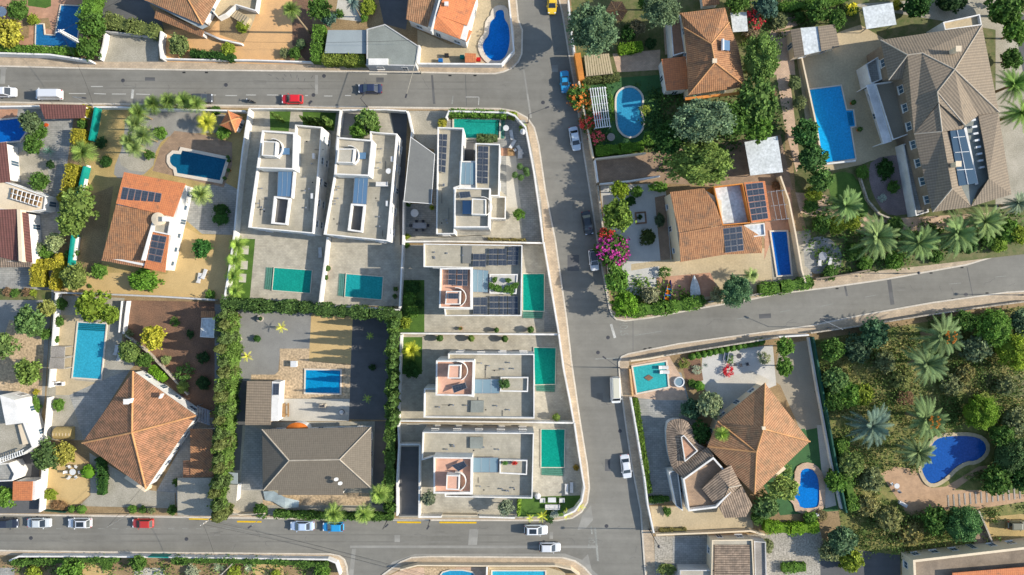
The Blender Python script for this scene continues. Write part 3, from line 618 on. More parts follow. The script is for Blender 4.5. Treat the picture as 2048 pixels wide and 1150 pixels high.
def pot(label,p,r=.3,z=.14,m='ter_shiny',h=.5,col=None,pr=7,kind='ball',group=None,pc=(.09,.16,.04),pl=None):
    "plant pot with its own plant standing in it"
    x,y,_=G(p,z+h*1.4); t=thing('plant_pot',pl or 'pot holding the '+label,'plant pot',(x,y,z),group and group+' (pots)'); obj('pot',MB().lathe(x,y,[(r*.7,z),(r,z+h*.85),(r*1.1,z+h),(r*.9,z+h),(r*.85,z+h*.9)],14),M[m],t); obj('earth',MB().sheet(circ(x,y,r*.85,12),z+h*.905),M['soil'],t)
    if kind:
        q=thing('potted_plant',label,'potted plant',(x,y,z+h*.9),group)
        if kind=='ball': place('foliage',CR['R'][0],q,(0,0,pr*S*.8),px_(p),(pr*S*.95,)*3,pc); place('stem',TR,q,(0,0,-.02),0,(.25,.25,pr*S*.5))
        elif kind=='loose': place('foliage',CR['S'][1],q,(0,0,pr*S*.7),px_(p),(pr*S,)*3,pc); place('stem',TR,q,(0,0,-.02),0,(.25,.25,pr*S*.5))
        else: place('leaves',FR['spike'][0],q,(0,0,0),px_(p),(pr*S,)*3,pc)
    return t
def px_(p): return (p[0]*.37+p[1]*.21)%6.28
def skylight(th,quad,z,m='skylight',lift=.15,frames=3,name='skylight'):
    P=[Vector(G(q,z+lift)) for q in quad]; q=ccw([(p.x,p.y) for p in P]); o=obj(name,MB().prism(q,z-.0,z+lift),M['metal'],th); i=inset(q,.09)
    obj('glass',MB().sheet(i,z+lift+.012),M[m],o)
    b=MB(); A,B,D,E=P
    for k in range(1,frames): b.tube(A.lerp(B,k/frames)+Vector((0,0,.02)),E.lerp(D,k/frames)+Vector((0,0,.02)),.025)
    if frames>1: obj('glazing_bar',b,M['metal'],o)
def lamp(label,p,h=7,arm=None,name='street_lamp',cat='street lamp',m='metal',r=.09,head=True,z0=.13):
    x,y,_=G(p,0); t=thing(name,label,cat,(x,y,z0),None); b=MB().tube((x,y,z0),(x,y,h),r,r*.55,10); b.tube((x,y,z0),(x,y,z0+.5),r*1.7,r*1.4,10); obj('pole',b,M[m],t)
    if arm:
        ax,ay,_=G(arm,h); obj('arm',MB().tube((x,y,h-.05),(ax,ay,h+.15),.05,.035),M[m],t); d=Vector((ax-x,ay-y)).normalized(); a=math.degrees(math.atan2(d.y,d.x))
        hd=obj('lamp_head',MB().box(ax+d.x*.2,ay+d.y*.2,h+.09,h+.22,.75,.28,a),M['darkmetal'],t); obj('lens',MB().box(ax+d.x*.2,ay+d.y*.2,h+.06,h+.085,.5,.2,a),M['lens'],hd)
    elif head: obj('lamp_head',MB().lathe(x,y,[(.06,h),(.25,h+.15),(.28,h+.3),(.05,h+.42)],10),M['darkmetal'],t)
    return t
def pole(label,p,h,m='greywood',r=.14,cross=True,name='utility_pole'):
    x,y,_=G(p,0); t=thing(name,label,'utility pole',(x,y,ZG)); obj('pole',MB().tube((x,y,.1),(x,y,h),r,r*.65,10),M[m],t)
    if cross: obj('crossarm',MB().box(x,y+.12,h-.5,h-.36,1.5,.1,35),M[m],t); [obj('insulator',MB().lathe(x+k*.6*math.cos(R(35)),y+.12+k*.6*math.sin(R(35)),[(.04,h-.36),(.07,h-.25),(.03,h-.15)],8),M['plastic'],t) for k in(-1,0,1)]
    return (x,y,h-.2)
def cable(label,a,b,sag=.8,r=.022):
    a=Vector(a);b=Vector(b); m=MB(); pr=a; n=14
    for i in range(1,n+1):
        t=i/n; p=a.lerp(b,t)-Vector((0,0,sag*4*t*(1-t))); m.tube(pr,p,r,r,5,False); pr=p
    tag(obj('overhead_cable',m,M['black']),label,'cable')
def pergola(label,quad,z,ns,nb=2,m='plastic',sw=.09,bw=.14,name='pergola',legs=True,along=True):
    P=[Vector(G(q,z)) for q in quad]; c=sum(P,Vector())/4; t=thing(name,label,'pergola',(c.x,c.y,ZG)); bl=lambda u,v:(P[0]*(1-u)+P[1]*u)*(1-v)+(P[3]*(1-u)+P[2]*u)*v
    def bar(p,q,w_,h_,dz=0):
        d=(q-p); a=math.degrees(math.atan2(d.y,d.x)); mm=(p+q)/2; return MB().box(mm.x,mm.y,z+dz-h_,z+dz,d.length,w_,a)
    for k in range(nb): v=k/(nb-1); obj('beam',bar(bl(0,v),bl(1,v),bw,.2),M[m],t)
    b=[]
    for k in range(ns): u=(k+.5)/ns; obj('rafter',bar(bl(u,-.02),bl(u,1.02),sw,.12,.125),M[m],t)
    if legs:
        for p in P: obj('post',MB().box(p.x,p.y,.1,z-.205,.14,.14),M[m],t)
    return t
def steps_run(name,a,b,w,n,z0,z1,m='concrete'):
    A=Vector(G(a,0));B=Vector(G(b,0)); d=(B-A)/n; ang=math.degrees(math.atan2(d.y,d.x)); mb=MB()
    for i in range(n): c=A+d*(i+.5); mb.box(c.x,c.y,.1,z0+(z1-z0)*(i+1)/n,d.length-.01,w,ang)
    return struct(name,mb,M[m])
# ================================================================ THE SETTING
M['asphalt2']=asphalt('asphalt_worn',(.178,.169,.145))
struct('ground',MB().sheet([(-700,-700),(700,-700),(700,700),(-700,700)],0),M['rough'])
struct('road',MB().sheet(GP([(-900,-900),(2950,-900),(2950,2050),(-900,2050)]),.006),M['asphalt'])
def blk(nm,kerb,prop):
    k=ccw(GP(kerb)); struct('kerb',MB().ring(k,inset(k,.28),0,.13,.05),M['kerb']); struct('pavement',MB().sheet(inset(k,.281),.128),M['pave'])
    struct('plot',MB().sheet(ccw(GP(prop)),.136),M['soil'])
blk('A',[(-900,125),(0,134),(200,139),(400,142),(820,146),(960,149),(990,149),(1008,145),(1025,137),(1038,124),(1045,108),(1046,60),(1038,40),(1034,0),(1010,-900),(-900,-900)],
 [(-900,110),(0,112),(180,121),(330,122),(640,128),(740,133),(1005,136),(1031,103),(1020,0),(1000,-890),(-890,-890)])
blk('B',[(-900,200),(0,203),(165,206),(400,209),(820,214),(1000,216),(1030,221),(1055,234),(1070,255),(1079,290),(1092,380),(1112,480),(1135,640),(1144,720),(1162,845),(1176,930),(1180,975),(1176,1005),(1164,1025),(1145,1037),(1115,1042),(1060,1042),(800,1041),(400,1036),(0,1030),(-900,1022)],
 [(-900,208),(0,212),(170,211),(500,217),(810,219),(895,220),(1010,224),(1035,232),(1055,252),(1064,300),(1082,400),(1090,487),(1119,668),(1128,740),(1148,845),(1162,920),(1170,975),(1164,1005),(1150,1024),(1125,1035),(1030,1037),(800,1035),(420,1030),(0,1026),(-900,1018)])
blk('C',[(1060,-900),(1117,0),(1124,31),(1139,125),(1152,200),(1165,300),(1181,400),(1199,520),(1207,558),(1217,615),(1222,630),(1232,640),(1250,643),(1300,637),(1394,619),(1503,600),(1556,589),(1660,576),(1766,561),(1933,531),(1986,515),(2027,500),(2060,482),(2150,420),(2300,200),(2950,-200),(2950,-900)],
 [(1075,-890),(1133,0),(1148,110),(1157,180),(1175,240),(1187,320),(1200,440),(1212,550),(1224,620),(1238,634),(1300,630),(1390,612),(1500,592),(1624,570),(1626,555),(1737,538),(1829,523),(1912,512),(1990,497),(2048,462),(2130,400),(2280,190),(2930,-220),(2930,-890)])
blk('D',[(1242,712),(1256,706),(1356,686),(1546,660),(1620,650),(1720,629),(1862,604),(1933,594),(2013,583),(2100,578),(2400,560),(2950,560),(2950,2050),(1400,2050),(1288,1136),(1280,1023),(1262,930),(1250,850),(1238,760),(1236,724)],
 [(1256,735),(1262,722),(1340,710),(1556,676),(1620,666),(1720,650),(1850,629),(1954,614),(2048,603),(2400,580),(2930,575),(2930,2040),(1430,2040),(1312,1150),(1306,1069),(1294,1012),(1283,930),(1265,792),(1257,750)])
blk('E',[(-900,1090),(0,1099),(205,1102),(660,1106),(678,1109),(690,1118),(695,1132),(697,1150),(760,2050),(-900,2050)],
 [(-890,1106),(20,1110),(300,1112),(650,1117),(670,1122),(680,1135),(683,1150),(740,2040),(-890,2040)])
blk('F',[(752,1160),(765,1148),(780,1137),(801,1122),(823,1113),(860,1111),(1124,1113),(1150,1120),(1170,1134),(1184,1150),(1290,2050),(850,2050),(745,1180)],
 [(772,1152),(800,1138),(830,1130),(1115,1131),(1140,1137),(1160,1150),(1270,2040),(870,2040),(770,1180)])
# road patches, markings, drains
def strip_poly(a,b,wpx):
    a=Vector(a);b=Vector(b);d=(b-a).normalized();n=Vector((-d.y,d.x))*wpx/2; return [tuple(a+n),tuple(b+n),tuple(b-n),tuple(a-n)]
def mark(ps,m='whitepaint',z=.014,name='road_marking'): return struct(name,MB().sheet(GP(ps),z),M[m])
for a,b in (((138,187),(172,187)),((188,187),(212,188)),((224,188),(252,188)),((272,188),(300,189)),((425,190),(432,190)),((451,191),(474,191)),((492,190),(512,190)),((534,190),(556,190)),((610,191),(616,191)),((648,192),(665,192)),((690,191),(702,191)),((182,173),(206,173))): mark(strip_poly(a,b,1.6))
for x0 in range(0,480,28): mark(strip_poly((x0,1057),(x0+13,1057.5),1.0),'paintworn')
for a,b in (((1235,-5),(1.0,1.0)),) : pass
for a,b in (((1268,671),(1324,662)),((1640,613),(1668,607)),((1730,594),(1752,590)),((1898,568),(1922,566)),((1990,554),(2012,552)),((1474,638),(1500,634)),((1560,624),(1580,620))): mark(strip_poly(a,b,1.3),'paintworn')
mark(strip_poly((1222,648),(1230,676),5)); mark(strip_poly((1237,716),(1190,718),2),'paintworn'); mark(strip_poly((1190,1056),(1196,1122),4),'paintworn')
mark(strip_poly((932,194),(958,194),1.4)); mark(strip_poly((958,194),(957,210),1.4)); mark(strip_poly((906,192),(904,208),2.4),'paintworn'); mark(strip_poly((266,179),(264,197),5)); mark(strip_poly((1182,1052),(1184,1068),3),'paintworn')
mark([(700,1091),(1196,1091),(1196,1096),(700,1096)],'asphalt_pale',.010,'road_patch'); mark([(704,1098),(712,1097),(704,1180),(694,1180)],'asphalt_pale',.010,'road_patch')
mark([(774,1136),(785,1124),(830,1108),(1130,1107),(1165,1120),(1196,1150),(1180,1150),(1150,1122),(1120,1113),(830,1114)],'asphalt_pale',.0095,'road_patch')
mark([(1155,1060),(1165,1030),(1182,1010),(1186,1040),(1172,1056)],'asphalt_pale',.0096,'road_patch')
mark([(1164,1120),(1176,1108),(1186,1150),(1172,1136)],'asphalt_pale',.0102,'road_patch')
mark([(939,1058),(957,1058),(954,1090),(936,1090)],'asphalt_pale',.0105,'road_patch'); mark(Q(1099,1064,1106,1078),'asphalt_pale',.0105,'road_patch')
mark([(1236,-300),(1240,-300),(1054,250),(1050,250)][:0] or [(1046,140),(1049,140),(1064,236),(1060,236)],'asphalt_pale',.010,'road_patch')
mark([(630,150),(636,150),(636,188),(630,188)],'asphalt_pale',.0098,'road_patch'); mark([(862,150),(866,150),(871,208),(866,208)],'asphalt_new',.0098,'road_patch'); mark(strip_poly((931,150),(933,212),1.2),'asphalt_new',.0098,'road_patch')
mark(strip_poly((1690,572),(1694,592),4),'asphalt_new',.0098,'road_patch'); mark([(1774,560),(1782,558),(1789,609),(1781,610)],'asphalt_new',.0098,'road_patch'); mark(strip_poly((1934,534),(1946,594),1.4),'asphalt_new',.0098,'road_patch')
mark(strip_poly((1266,634),(1266,705),.9),'asphalt_new',.0097,'road_patch'); mark(strip_poly((0,135),(14,135),6),'asphalt_pale',.0098,'road_patch')
mark([(2,136),(12,136),(10,168),(0,168)],'asphalt_pale',.0101,'road_patch'); mark(Q(1135,510,1158,542),'asphalt_dark',.0098,'road_patch'); mark(Q(789,1070,800,1084),'asphalt_pale',.0098,'road_patch')
for x,y,l in ((1216,675,'beside the thick stop line at the junction'),(1196,705,'in the sunlit junction left of the stop line'),(1240,862,'in the shaded street beside the white sedan'),(1213,1052,'in the street mouth near the bottom'),(62,1076,'in the bottom street below the silver sedan'),(373,1078,'in the bottom street right of the dark red hatchback'),(627,190,'right of the red hatchback in the top street'),(1932,589,'near the lower kerb of the curved road'),(1086,205,'in the side street between the corner lamp and cabriolet'),(246,161,'in the top street below the open driveway'),(452,170,'in the top street above the motorcycle'),(648,152,'near the skid marks in the top street')):
    p=GP([(x,y)])[0]; o=obj('manhole_cover',MB().prism(circ(*p,.36,18),.006,.018),M['darkmetal']); tag(o,'dark manhole cover '+l,'manhole cover','manhole covers in the road')
for x,y in ((900,151),(950,151),(368,145),(288+125,145),(1674,577),(1862,546),(1924,535),(1906,598),(1974,586),(1290,704-6),(1300,696),(1354,688),(1010-19,142),(979,140),(1096,22)): mark(rect(x,y,6,3),'black',.0135 if True else 0,'drain_grate')
for p in ((1140,150),(1141,160)): pass
mark(Q(1104,130,1116,144),'asphalt_pale',.0098,'road_patch'); mark([(738,144.5),(774,145),(774,150),(738,150)],'paleconc',.0145,'road_patch')
for x0,x1 in ((794,842),(879,953),(474,523)): mark([(x0,1041.6+(x0-474)*.004),(x1,1041.8+(x1-474)*.004),(x1,1045+(x1-474)*.004),(x0,1044.8+(x0-474)*.004)],'yellow',.0146)
mark([(378,1036.4),(440,1037.2),(440,1040),(378,1039.4)],'yellow',.0146); mark(strip_poly((1288.5,1066),(1290.5,1128),2.2),'yellow',.0146)
def lettering(txt,p,size,rot,m='paintworn'):
    cu=bpy.data.curves.new('lettering','FONT'); cu.body=txt; cu.size=size; cu.align_x='CENTER'; cu.align_y='CENTER'; cu.space_character=1.15
    o=bpy.data.objects.new('tmp',cu); C.objects.link(o); bpy.context.view_layer.update(); me=bpy.data.meshes.new_from_object(o.evaluated_get(bpy.context.evaluated_depsgraph_get())); bpy.data.objects.remove(o)
    me.materials.clear(); me.materials.append(M[m]); x,y,_=G(p); q=place('road_lettering',me,None,(x,y,.0155),R(rot)); q['kind']='structure'; q.scale=(1,2.2,1)
lettering('STOP',(1249,657),1.0,95); lettering('STOP',(1184,1086),.8,88)
# skid marks
for i in range(9): mark(rect(540+i*9+(i%3)*6,150+(i*7%13),7,1.2,20+i*13),'asphalt_new',.0099,'skid_mark')
# ---------------------------------------------------------------- plots, block A
g=ground
g('patio','terr',[(40,-40),(124,-40),(124,12),(152,100),(60,100),(55,-40)][:0] or [(-60,-60),(180,-60),(176,108),(-60,104)],1)
g('lawn','grass',[(57,-60),(104,-60),(103,13),(92,17),(57,12)],2); g('bed','soil',[(22,0),(56,0),(56,40),(98,36),(104,60),(60,52),(58,76),(20,80)],2)
g('yard','asphalt_new',[(204,-60),(345,-60),(300,10),(325,45),(330,66),(205,66)],1); g('driveway','concrete',[(212,66),(318,66),(318,124),(206,124)],2)
g('driveway','pavor',[(318,60),(420,60),(520,-60),(612,-60),(622,130),(335,124),(330,100)],1); g('terrace','beigepav',[(470,8),(502,20),(516,22),(500,62),(470,50),(440,28)],2); g('bed','soil',[(440,36),(470,24),(500,64),(488,86),(440,70)],3)
g('yard','redsoil',[(585,-60),(640,-60),(640,122),(612,122),(585,90)],2)  # dark sheet over the orange drive, the hedge's cast shadow painted as colour
g('garden','soil',[(625,-60),(780,-60),(765,55),(668,58),(652,126),(626,126)],2); g('path','paleconc',[(676,0),(700,2),(720,24),(736,36),(724,44),(670,38)],3)
g('yard','asphalt_dark',[(745,-60),(830,-60),(812,60),(768,48)],3)
g('patio','beigepav',[(835,60),(900,90),(930,85),(948,-60),(1015,-60),(1030,105),(1005,132),(836,130)],3)
# ---------------------------------------------------------------- block B
g('patio','pavgrey',[(-60,212),(110,212),(112,420),(108,600),(-60,600)],1); g('driveway','pavgrey',[(100,238),(148,238),(128,380),(118,520),(96,520),(103,380)],2); g('patio','concrete',[(20,310),(60,300),(95,320),(98,350),(60,360),(22,360)],2); g('patio','terr',[(0,212),(38,212),(34,241),(0,241)],2)
g('garden','rough',[(-60,575),(104,580),(104,600),(-60,600)],2)
g('garden','drygrass',[(188,215),(250,215),(300,225),(455,222),(500,217),(447,600),(120,587),(135,520),(160,400)],1)
g('gravel_garden','gravel',smooth([(252,225),(330,215),(440,225),(470,240),(470,265),(345,268),(315,290),(305,345),(240,360),(225,345),(248,290)],1),2)
g('garden_path','concrete',smooth([(236,300),(310,292),(306,345),(245,340)],1),3)
g('pool_terrace','brownpav',[(350,262),(400,268),(465,285),(465,330),(448,375),(340,350),(306,342),(322,295)],4); g('patio','pavgrey',[(372,380),(450,365),(478,380),(466,470),(405,468),(372,440)],3)
g('garden','sand',[(372,455),(400,470),(465,470),(447,598),(240,590),(128,584),(150,545),(200,545),(335,548)],2); g('yard','soil',[(168,395),(228,372),(210,500),(200,545),(150,545),(155,460)],3)
for nm,ps in (('V',[(497,217),(682,218),(640,612),(449,600),(470,465)]),('W',[(682,218),(815,220),(808,400),(801,612),(640,612),(652,473)])): g('courtyard','paving',ps,2)
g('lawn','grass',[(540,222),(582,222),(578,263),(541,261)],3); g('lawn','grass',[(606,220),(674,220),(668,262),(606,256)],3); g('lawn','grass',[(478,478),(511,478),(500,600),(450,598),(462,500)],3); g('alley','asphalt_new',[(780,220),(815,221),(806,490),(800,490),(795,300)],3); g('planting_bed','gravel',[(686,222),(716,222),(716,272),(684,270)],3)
for x,y in ((491,500),(489,530),(486,556)): g('stepping_stone','paleconc',rect(x,y,14,17,4),4)
g('forecourt','concrete',[(812,222),(900,222),(876,255),(872,300),(850,295),(824,270)],3); g('courtyard','pavgrey',[(870,240),(1050,240),(1064,300),(1082,400),(1088,483),(806,483),(806,408),(866,408)],2); g('courtyard','paving',[(1000,380),(1012,392),(1040,395),(1046,480),(980,480),(960,470),(808,480),(808,472),(980,470),(996,400)],3)
g('garden_path','paleconc',[(1012,312),(1032,312),(1038,390),(1042,415),(1014,415)],4); g('garden_path','terr',[(868,240),(876,240),(878,480),(868,480)][:0] or [(1002,296),(1030,296),(1030,312),(1002,312)],4)
g('courtyard','paving',[(806,490),(1090,490),(1118,668),(800,668),(803,560)],3); g('lawn','grass',[(803,560),(849,560),(849,665),(800,665)],4); g('courtyard','pavgrey',[(1092,540),(1098,540),(1117,664),(1088,664)],4)
g('courtyard','paving',[(800,670),(1118,670),(1128,740),(1148,845),(800,842)],3); g('lawn','grass',[(802,674),(845,674),(844,748),(800,748)],4)
g('courtyard','paving',[(798,846),(1148,847),(1162,920),(1170,975),(1164,1005),(1150,1024),(1125,1035),(1030,1036),(798,1034)],3); g('lawn','grass',[(1034,994),(1160,990),(1162,1002),(1148,1022),(1124,1032),(1034,1033)],4)
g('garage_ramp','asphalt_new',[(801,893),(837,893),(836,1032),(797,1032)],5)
# brown garden, diamond house, left strip
g('garden','redsoil',[(250,600),(430,604),(430,830),(395,826),(330,760),(250,690)],1); g('patio','concrete',[(108,590),(250,596),(244,690),(270,730),(200,800),(170,880),(90,880),(98,700)],1)
g('patio','beigepav',[(118,630),(160,630),(150,760),(200,765),(170,790),(112,790)],2); g('patio','pavgrey',[(140,790),(200,762),(262,738),(170,885),(150,820)],3)
g('garden','sand',[(92,905),(150,905),(175,930),(180,990),(150,1012),(85,1012)],2); g('patio','concrete',[(180,905),(300,980),(350,985),(352,1020),(150,1020),(182,990)],2); g('yard','pavgrey',[(312,985),(395,835),(428,835),(428,1025),(356,1028),(352,985)],1)
g('bed','soil',[(88,1010),(350,1016),(350,1028),(86,1026)],3); g('garden','gravel',[(-60,600),(104,600),(90,800),(70,900),(-60,800)],1); g('yard','asphalt_dark',[(-60,880),(80,880),(80,1026),(-60,1026)],1); g('path','stonepav',[(20,640),(90,650),(85,790),(0,780),(0,700)],2)
# grey garden
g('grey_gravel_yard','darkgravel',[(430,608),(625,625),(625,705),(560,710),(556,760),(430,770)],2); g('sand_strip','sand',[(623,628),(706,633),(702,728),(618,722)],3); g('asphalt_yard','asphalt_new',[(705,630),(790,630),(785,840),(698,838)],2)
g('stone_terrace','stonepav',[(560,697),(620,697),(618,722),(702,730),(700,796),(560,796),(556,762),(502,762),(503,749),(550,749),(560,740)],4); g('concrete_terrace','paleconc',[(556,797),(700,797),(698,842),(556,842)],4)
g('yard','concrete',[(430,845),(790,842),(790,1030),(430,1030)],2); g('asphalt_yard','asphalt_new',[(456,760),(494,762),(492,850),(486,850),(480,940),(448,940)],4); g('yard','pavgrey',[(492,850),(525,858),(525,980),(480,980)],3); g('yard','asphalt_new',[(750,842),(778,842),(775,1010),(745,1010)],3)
g('garden','stonepav',[(526,985),(740,985),(740,1010),(526,1010)],3)
# block E, F
g('garden','soil',[(10,1118),(675,1122),(683,1300),(-60,1300)],1); g('patio','sand',[(120,1128),(225,1126),(210,1300),(130,1300)],2); g('path','paleconc',[(270,1135),(330,1135),(330,1300),(270,1300)],2); g('patio','sand',[(505,1122),(565,1124),(590,1300),(500,1300)],2); g('yard','pavgrey',[(-60,1135),(30,1135),(30,1300),(-60,1300)],2)
g('patio','pavpink',[(776,1152),(802,1140),(835,1134),(975,1134),(975,1300),(780,1300)],1); g('patio','beigepav',[(978,1134),(1095,1134),(1130,1144),(1150,1300),(978,1300)],1); g('patio','stonepav',[(848,1134),(912,1134),(905,1150),(850,1156)],2)
# ---------------------------------------------------------------- block C
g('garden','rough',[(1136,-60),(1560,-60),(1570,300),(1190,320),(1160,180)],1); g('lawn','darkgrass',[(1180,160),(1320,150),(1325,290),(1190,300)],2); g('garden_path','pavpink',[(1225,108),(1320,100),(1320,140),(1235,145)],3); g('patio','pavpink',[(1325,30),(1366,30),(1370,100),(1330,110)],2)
g('driveway','brownpav',[(1192,318),(1340,300),(1560,270),(1585,380),(1430,372),(1240,362),(1198,366)],3)
g('gravel_garden','gravelw',[(1200,372),(1330,366),(1345,550),(1220,560)],2); g('path','brownpav',[(1309,395),(1330,390),(1342,530),(1322,535)],3); g('patio','beigepav',[(1262,528),(1540,495),(1546,590),(1400,600),(1320,560),(1262,560)],3); g('patio','gravelw',[(1240,545),(1318,532),(1322,590),(1240,590)],4); g('garden','rough',[(1213,560),(1560,585),(1240,634)],1); g('deck','terr',[(1312,555),(1420,545),(1440,590),(1340,602),(1316,598)],5)
g('courtyard','terr',[(1530,370),(1580,375),(1590,460),(1545,470),(1528,520)],4); g('yard','concrete',[(1524,470),(1620,460),(1624,565),(1546,575),(1540,500)],2)
g('driveway','pavpink',[(1575,60),(1592,160),(1600,240),(1585,250),(1560,140),(1545,70)][:0] or [(1540,66),(1582,60),(1590,150),(1545,150)],2); g('garden_path','pavpink',[(1552,150),(1578,150),(1600,330),(1592,345),(1568,250)],3)
g('garden','rough',[(1560,-60),(2120,-60),(2120,500),(1640,555),(1590,380)],1); g('path','pavpink',[(1555,40),(1600,30),(1600,50),(1540,66)],3)
g('pool_terrace','beigepav',[(1590,100),(1600,160),(1610,240),(1625,340),(1660,342),(1720,330),(1740,322),(1800,310),(1862,300),(1862,180),(1770,80),(1720,50),(1690,60)],2)
g('driveway','concrete',[(1690,10),(2000,-10),(2060,40),(2100,400),(1990,420),(1990,60)],3); g('driveway','asphalt_dark',[(2024,30),(2120,30),(2120,230),(2060,230)],4); g('lawn','grass',smooth([(1655,348),(1700,342),(1720,370),(1738,420),(1728,438),(1690,430),(1660,400)],1),3)
g('gravel_bed','mauve',smooth([(1742,318),(1800,308),(1830,330),(1838,420),(1800,432),(1768,428),(1745,390),(1735,350)],1),4); g('garden_path','pavpink',[(1590,385),(1650,390),(1740,440),(1990,425),(1990,450),(1740,470),(1600,425)],2); g('plaza','pavgrey',smooth([(1605,480),(1650,470),(1684,500),(1680,545),(1610,548)],1),3)
# ---------------------------------------------------------------- block D
g('garden','soil',[(1258,724),(1620,668),(1690,1030),(1300,1060)],1); g('pool_terrace','pavpink',[(1262,728),(1338,712),(1360,750),(1375,800),(1320,800),(1268,795)],3); g('driveway','pavgrey',smooth([(1268,795),(1340,740),(1362,745),(1378,800),(1400,870),(1345,1000),(1298,1010),(1285,930)],0),2)
g('gravel_garden','gravelw',[(1405,705),(1545,690),(1552,770),(1480,800),(1440,800),(1400,770)],2); g('patio','paleconc',[(1405,770),(1500,740),(1540,760),(1450,850),(1420,800)],3); g('garden','redsoil',[(1362,722),(1400,718),(1406,760),(1375,775)],2); g('driveway','taupepav',[(1545,760),(1560,690),(1618,680),(1650,858),(1600,860),(1560,770)],2); g('driveway','taupepav',[(1584,688),(1619,682),(1650,852),(1610,860)],3)
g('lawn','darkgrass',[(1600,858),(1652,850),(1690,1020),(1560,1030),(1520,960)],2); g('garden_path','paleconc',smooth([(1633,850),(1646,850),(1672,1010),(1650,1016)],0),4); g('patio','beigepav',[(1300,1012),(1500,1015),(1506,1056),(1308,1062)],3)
g('yard','cobble',[(1308,1072),(1640,1066),(1660,1160),(1312,1200)],2); g('yard','pavgrey',[(1345,1076),(1430,1076),(1430,1135),(1345,1135)],3); g('yard','cobble',[(1545,1066),(1640,1062),(1670,1200),(1545,1200)],3)
g('wild_garden','wild',[(1625,680),(2120,600),(2120,1100),(1830,1130),(1690,1110)],2); g('plateau','wild',[(1700,760),(1720,840),(1690,870),(1680,800)],3)
g('earth_track','rough',smooth([(1960,720),(2010,760),(2040,745),(2100,760),(2100,790),(2020,800),(1950,760)],1),3)
g('car_track','drygrass',[(1960,1035),(2120,1020),(2120,1085),(1985,1092)],3); g('street_verge','asphalt_dark',[(1640,1090),(1800,1110),(1800,1300),(1640,1300)],4)

# cracks and repairs in the asphalt
rr=random.Random(4)
for (x0,y0,x1,y1,n_) in ((0,155,1040,200,12),(1085,20,1150,330,5),(1120,340,1190,600,5),(1260,655,2000,600,0),(1300,650,1600,640,5),(1700,575,2040,560,5),(20,1060,680,1092,8),(720,1060,1180,1088,6),(1170,720,1230,1000,5),(1190,1000,1280,1140,4)):
    for _ in range(n_):
        x=rr.uniform(x0,x1); y=rr.uniform(min(y0,y1),max(y0,y1)); a=rr.uniform(0,6.28); pts=[(x,y)]
        for k in range(rr.randint(4,9)): a+=rr.uniform(-.7,.7); pts.append((pts[-1][0]+3.2*math.cos(a),pts[-1][1]+3.2*math.sin(a)*.8))
        b=MB()
        for i in range(len(pts)-1): b.sheet(GP(strip_poly(pts[i],pts[i+1],.5)),.0112+.00003*i)
        struct('road_crack',b,M['asphalt_new'])
for x,y,w_,h_ in ((520,165,26,9),(300,158,20,7),(760,160,15,10),(1120,250,12,26),(1150,420,10,30),(1530,632,24,9),(1800,578,22,8),(430,1068,22,8),(180,1084,26,7),(880,1066,18,8),(1200,800,12,28),(1215,930,10,24)): mark(rect(x,y,w_,h_,rr.uniform(-4,4)),'asphalt_dark' if rr.random()<.4 else 'asphalt2',.0092,'road_patch')
for y0,y1,x0,x1 in ((160,161,0,1030),(174,175,0,1030),(1066,1067,0,1150),(1080,1081,0,1150)): mark([(x0,y0),(x1,y1+2),(x1,y1+5),(x0,y0+3)],'asphalt2',.0088,'tyre_track')
# ================================================================ HOUSES AND VILLAS
# --- top-left tiled house with grey gutter roof
t=house('brown tiled house with a long grey gutter canopy beside the orange forecourt',(360,10))
roof(t,[(330,-70,4.6),(470,-70,4.6),(405,50,4),(290,0,4),(360,-30,5.4)],[(0,4,3),(3,4,2),(2,4,1),(1,4,0)],'tile_mix')
block(t,[(335,-66),(465,-66),(403,44),(295,-2)],3.9,win=[1.0],ins=.6)
obj('canopy',MB().prism(GP([(276,-6),(292,-12),(416,52),(404,58)],3.6),3.45,3.6,bottom=True),M['greyroof'],t)
roof(t,[(312,18,2.9),(408,62,2.9),(404,74,2.5),(308,36,2.5)],[(0,1,2,3)],'tile_br',ridge=None); obj('porch_wall',MB().prism(inset(ccw(GP([(312,20),(408,64),(404,72),(310,34)],2.4)),.2),.1,2.3),M['white'],t)
# white stair terrace beside it
t=house('white raised terrace with stairs and planter beside the brown tiled house',(455,30),'terrace','terrace_block')
flat(t,[(412,8),(440,-30),(520,-30),(512,22),(472,10),(452,28),(436,36)],1.7,.7,fm='beigepav')
# --- grey carports in the top strip
t=house('pale grey flat carport roof behind the clipped L-shaped hedge',(695,85),'carport','carport'); P_=[(656,60),(732,60),(732,107),(649,106)]
obj('roof',MB().prism(GP(P_,2.6),2.45,2.6,bottom=True),M['greyroof'],t); [obj('post',MB().box(*GP([q],2.5)[0],.1,2.45,.14,.14),M['metal'],t) for q in((660,64),(728,64),(728,103),(653,102))]
t=house('green-grey felt flat roof annexe between the carport and the white house',(785,95),'annexe','flat_roof_annexe')
flat(t,[(733,58),(770,48),(838,92),(832,132),(733,130)],3.1,.12,wm='greywall',fm='greenroof',t=.2,win=[1.0]); obj('street_front',MB().prism(GP([(737,117),(776,117),(776,130),(737,130)],3.3),3.0,3.35),M['white'],t)
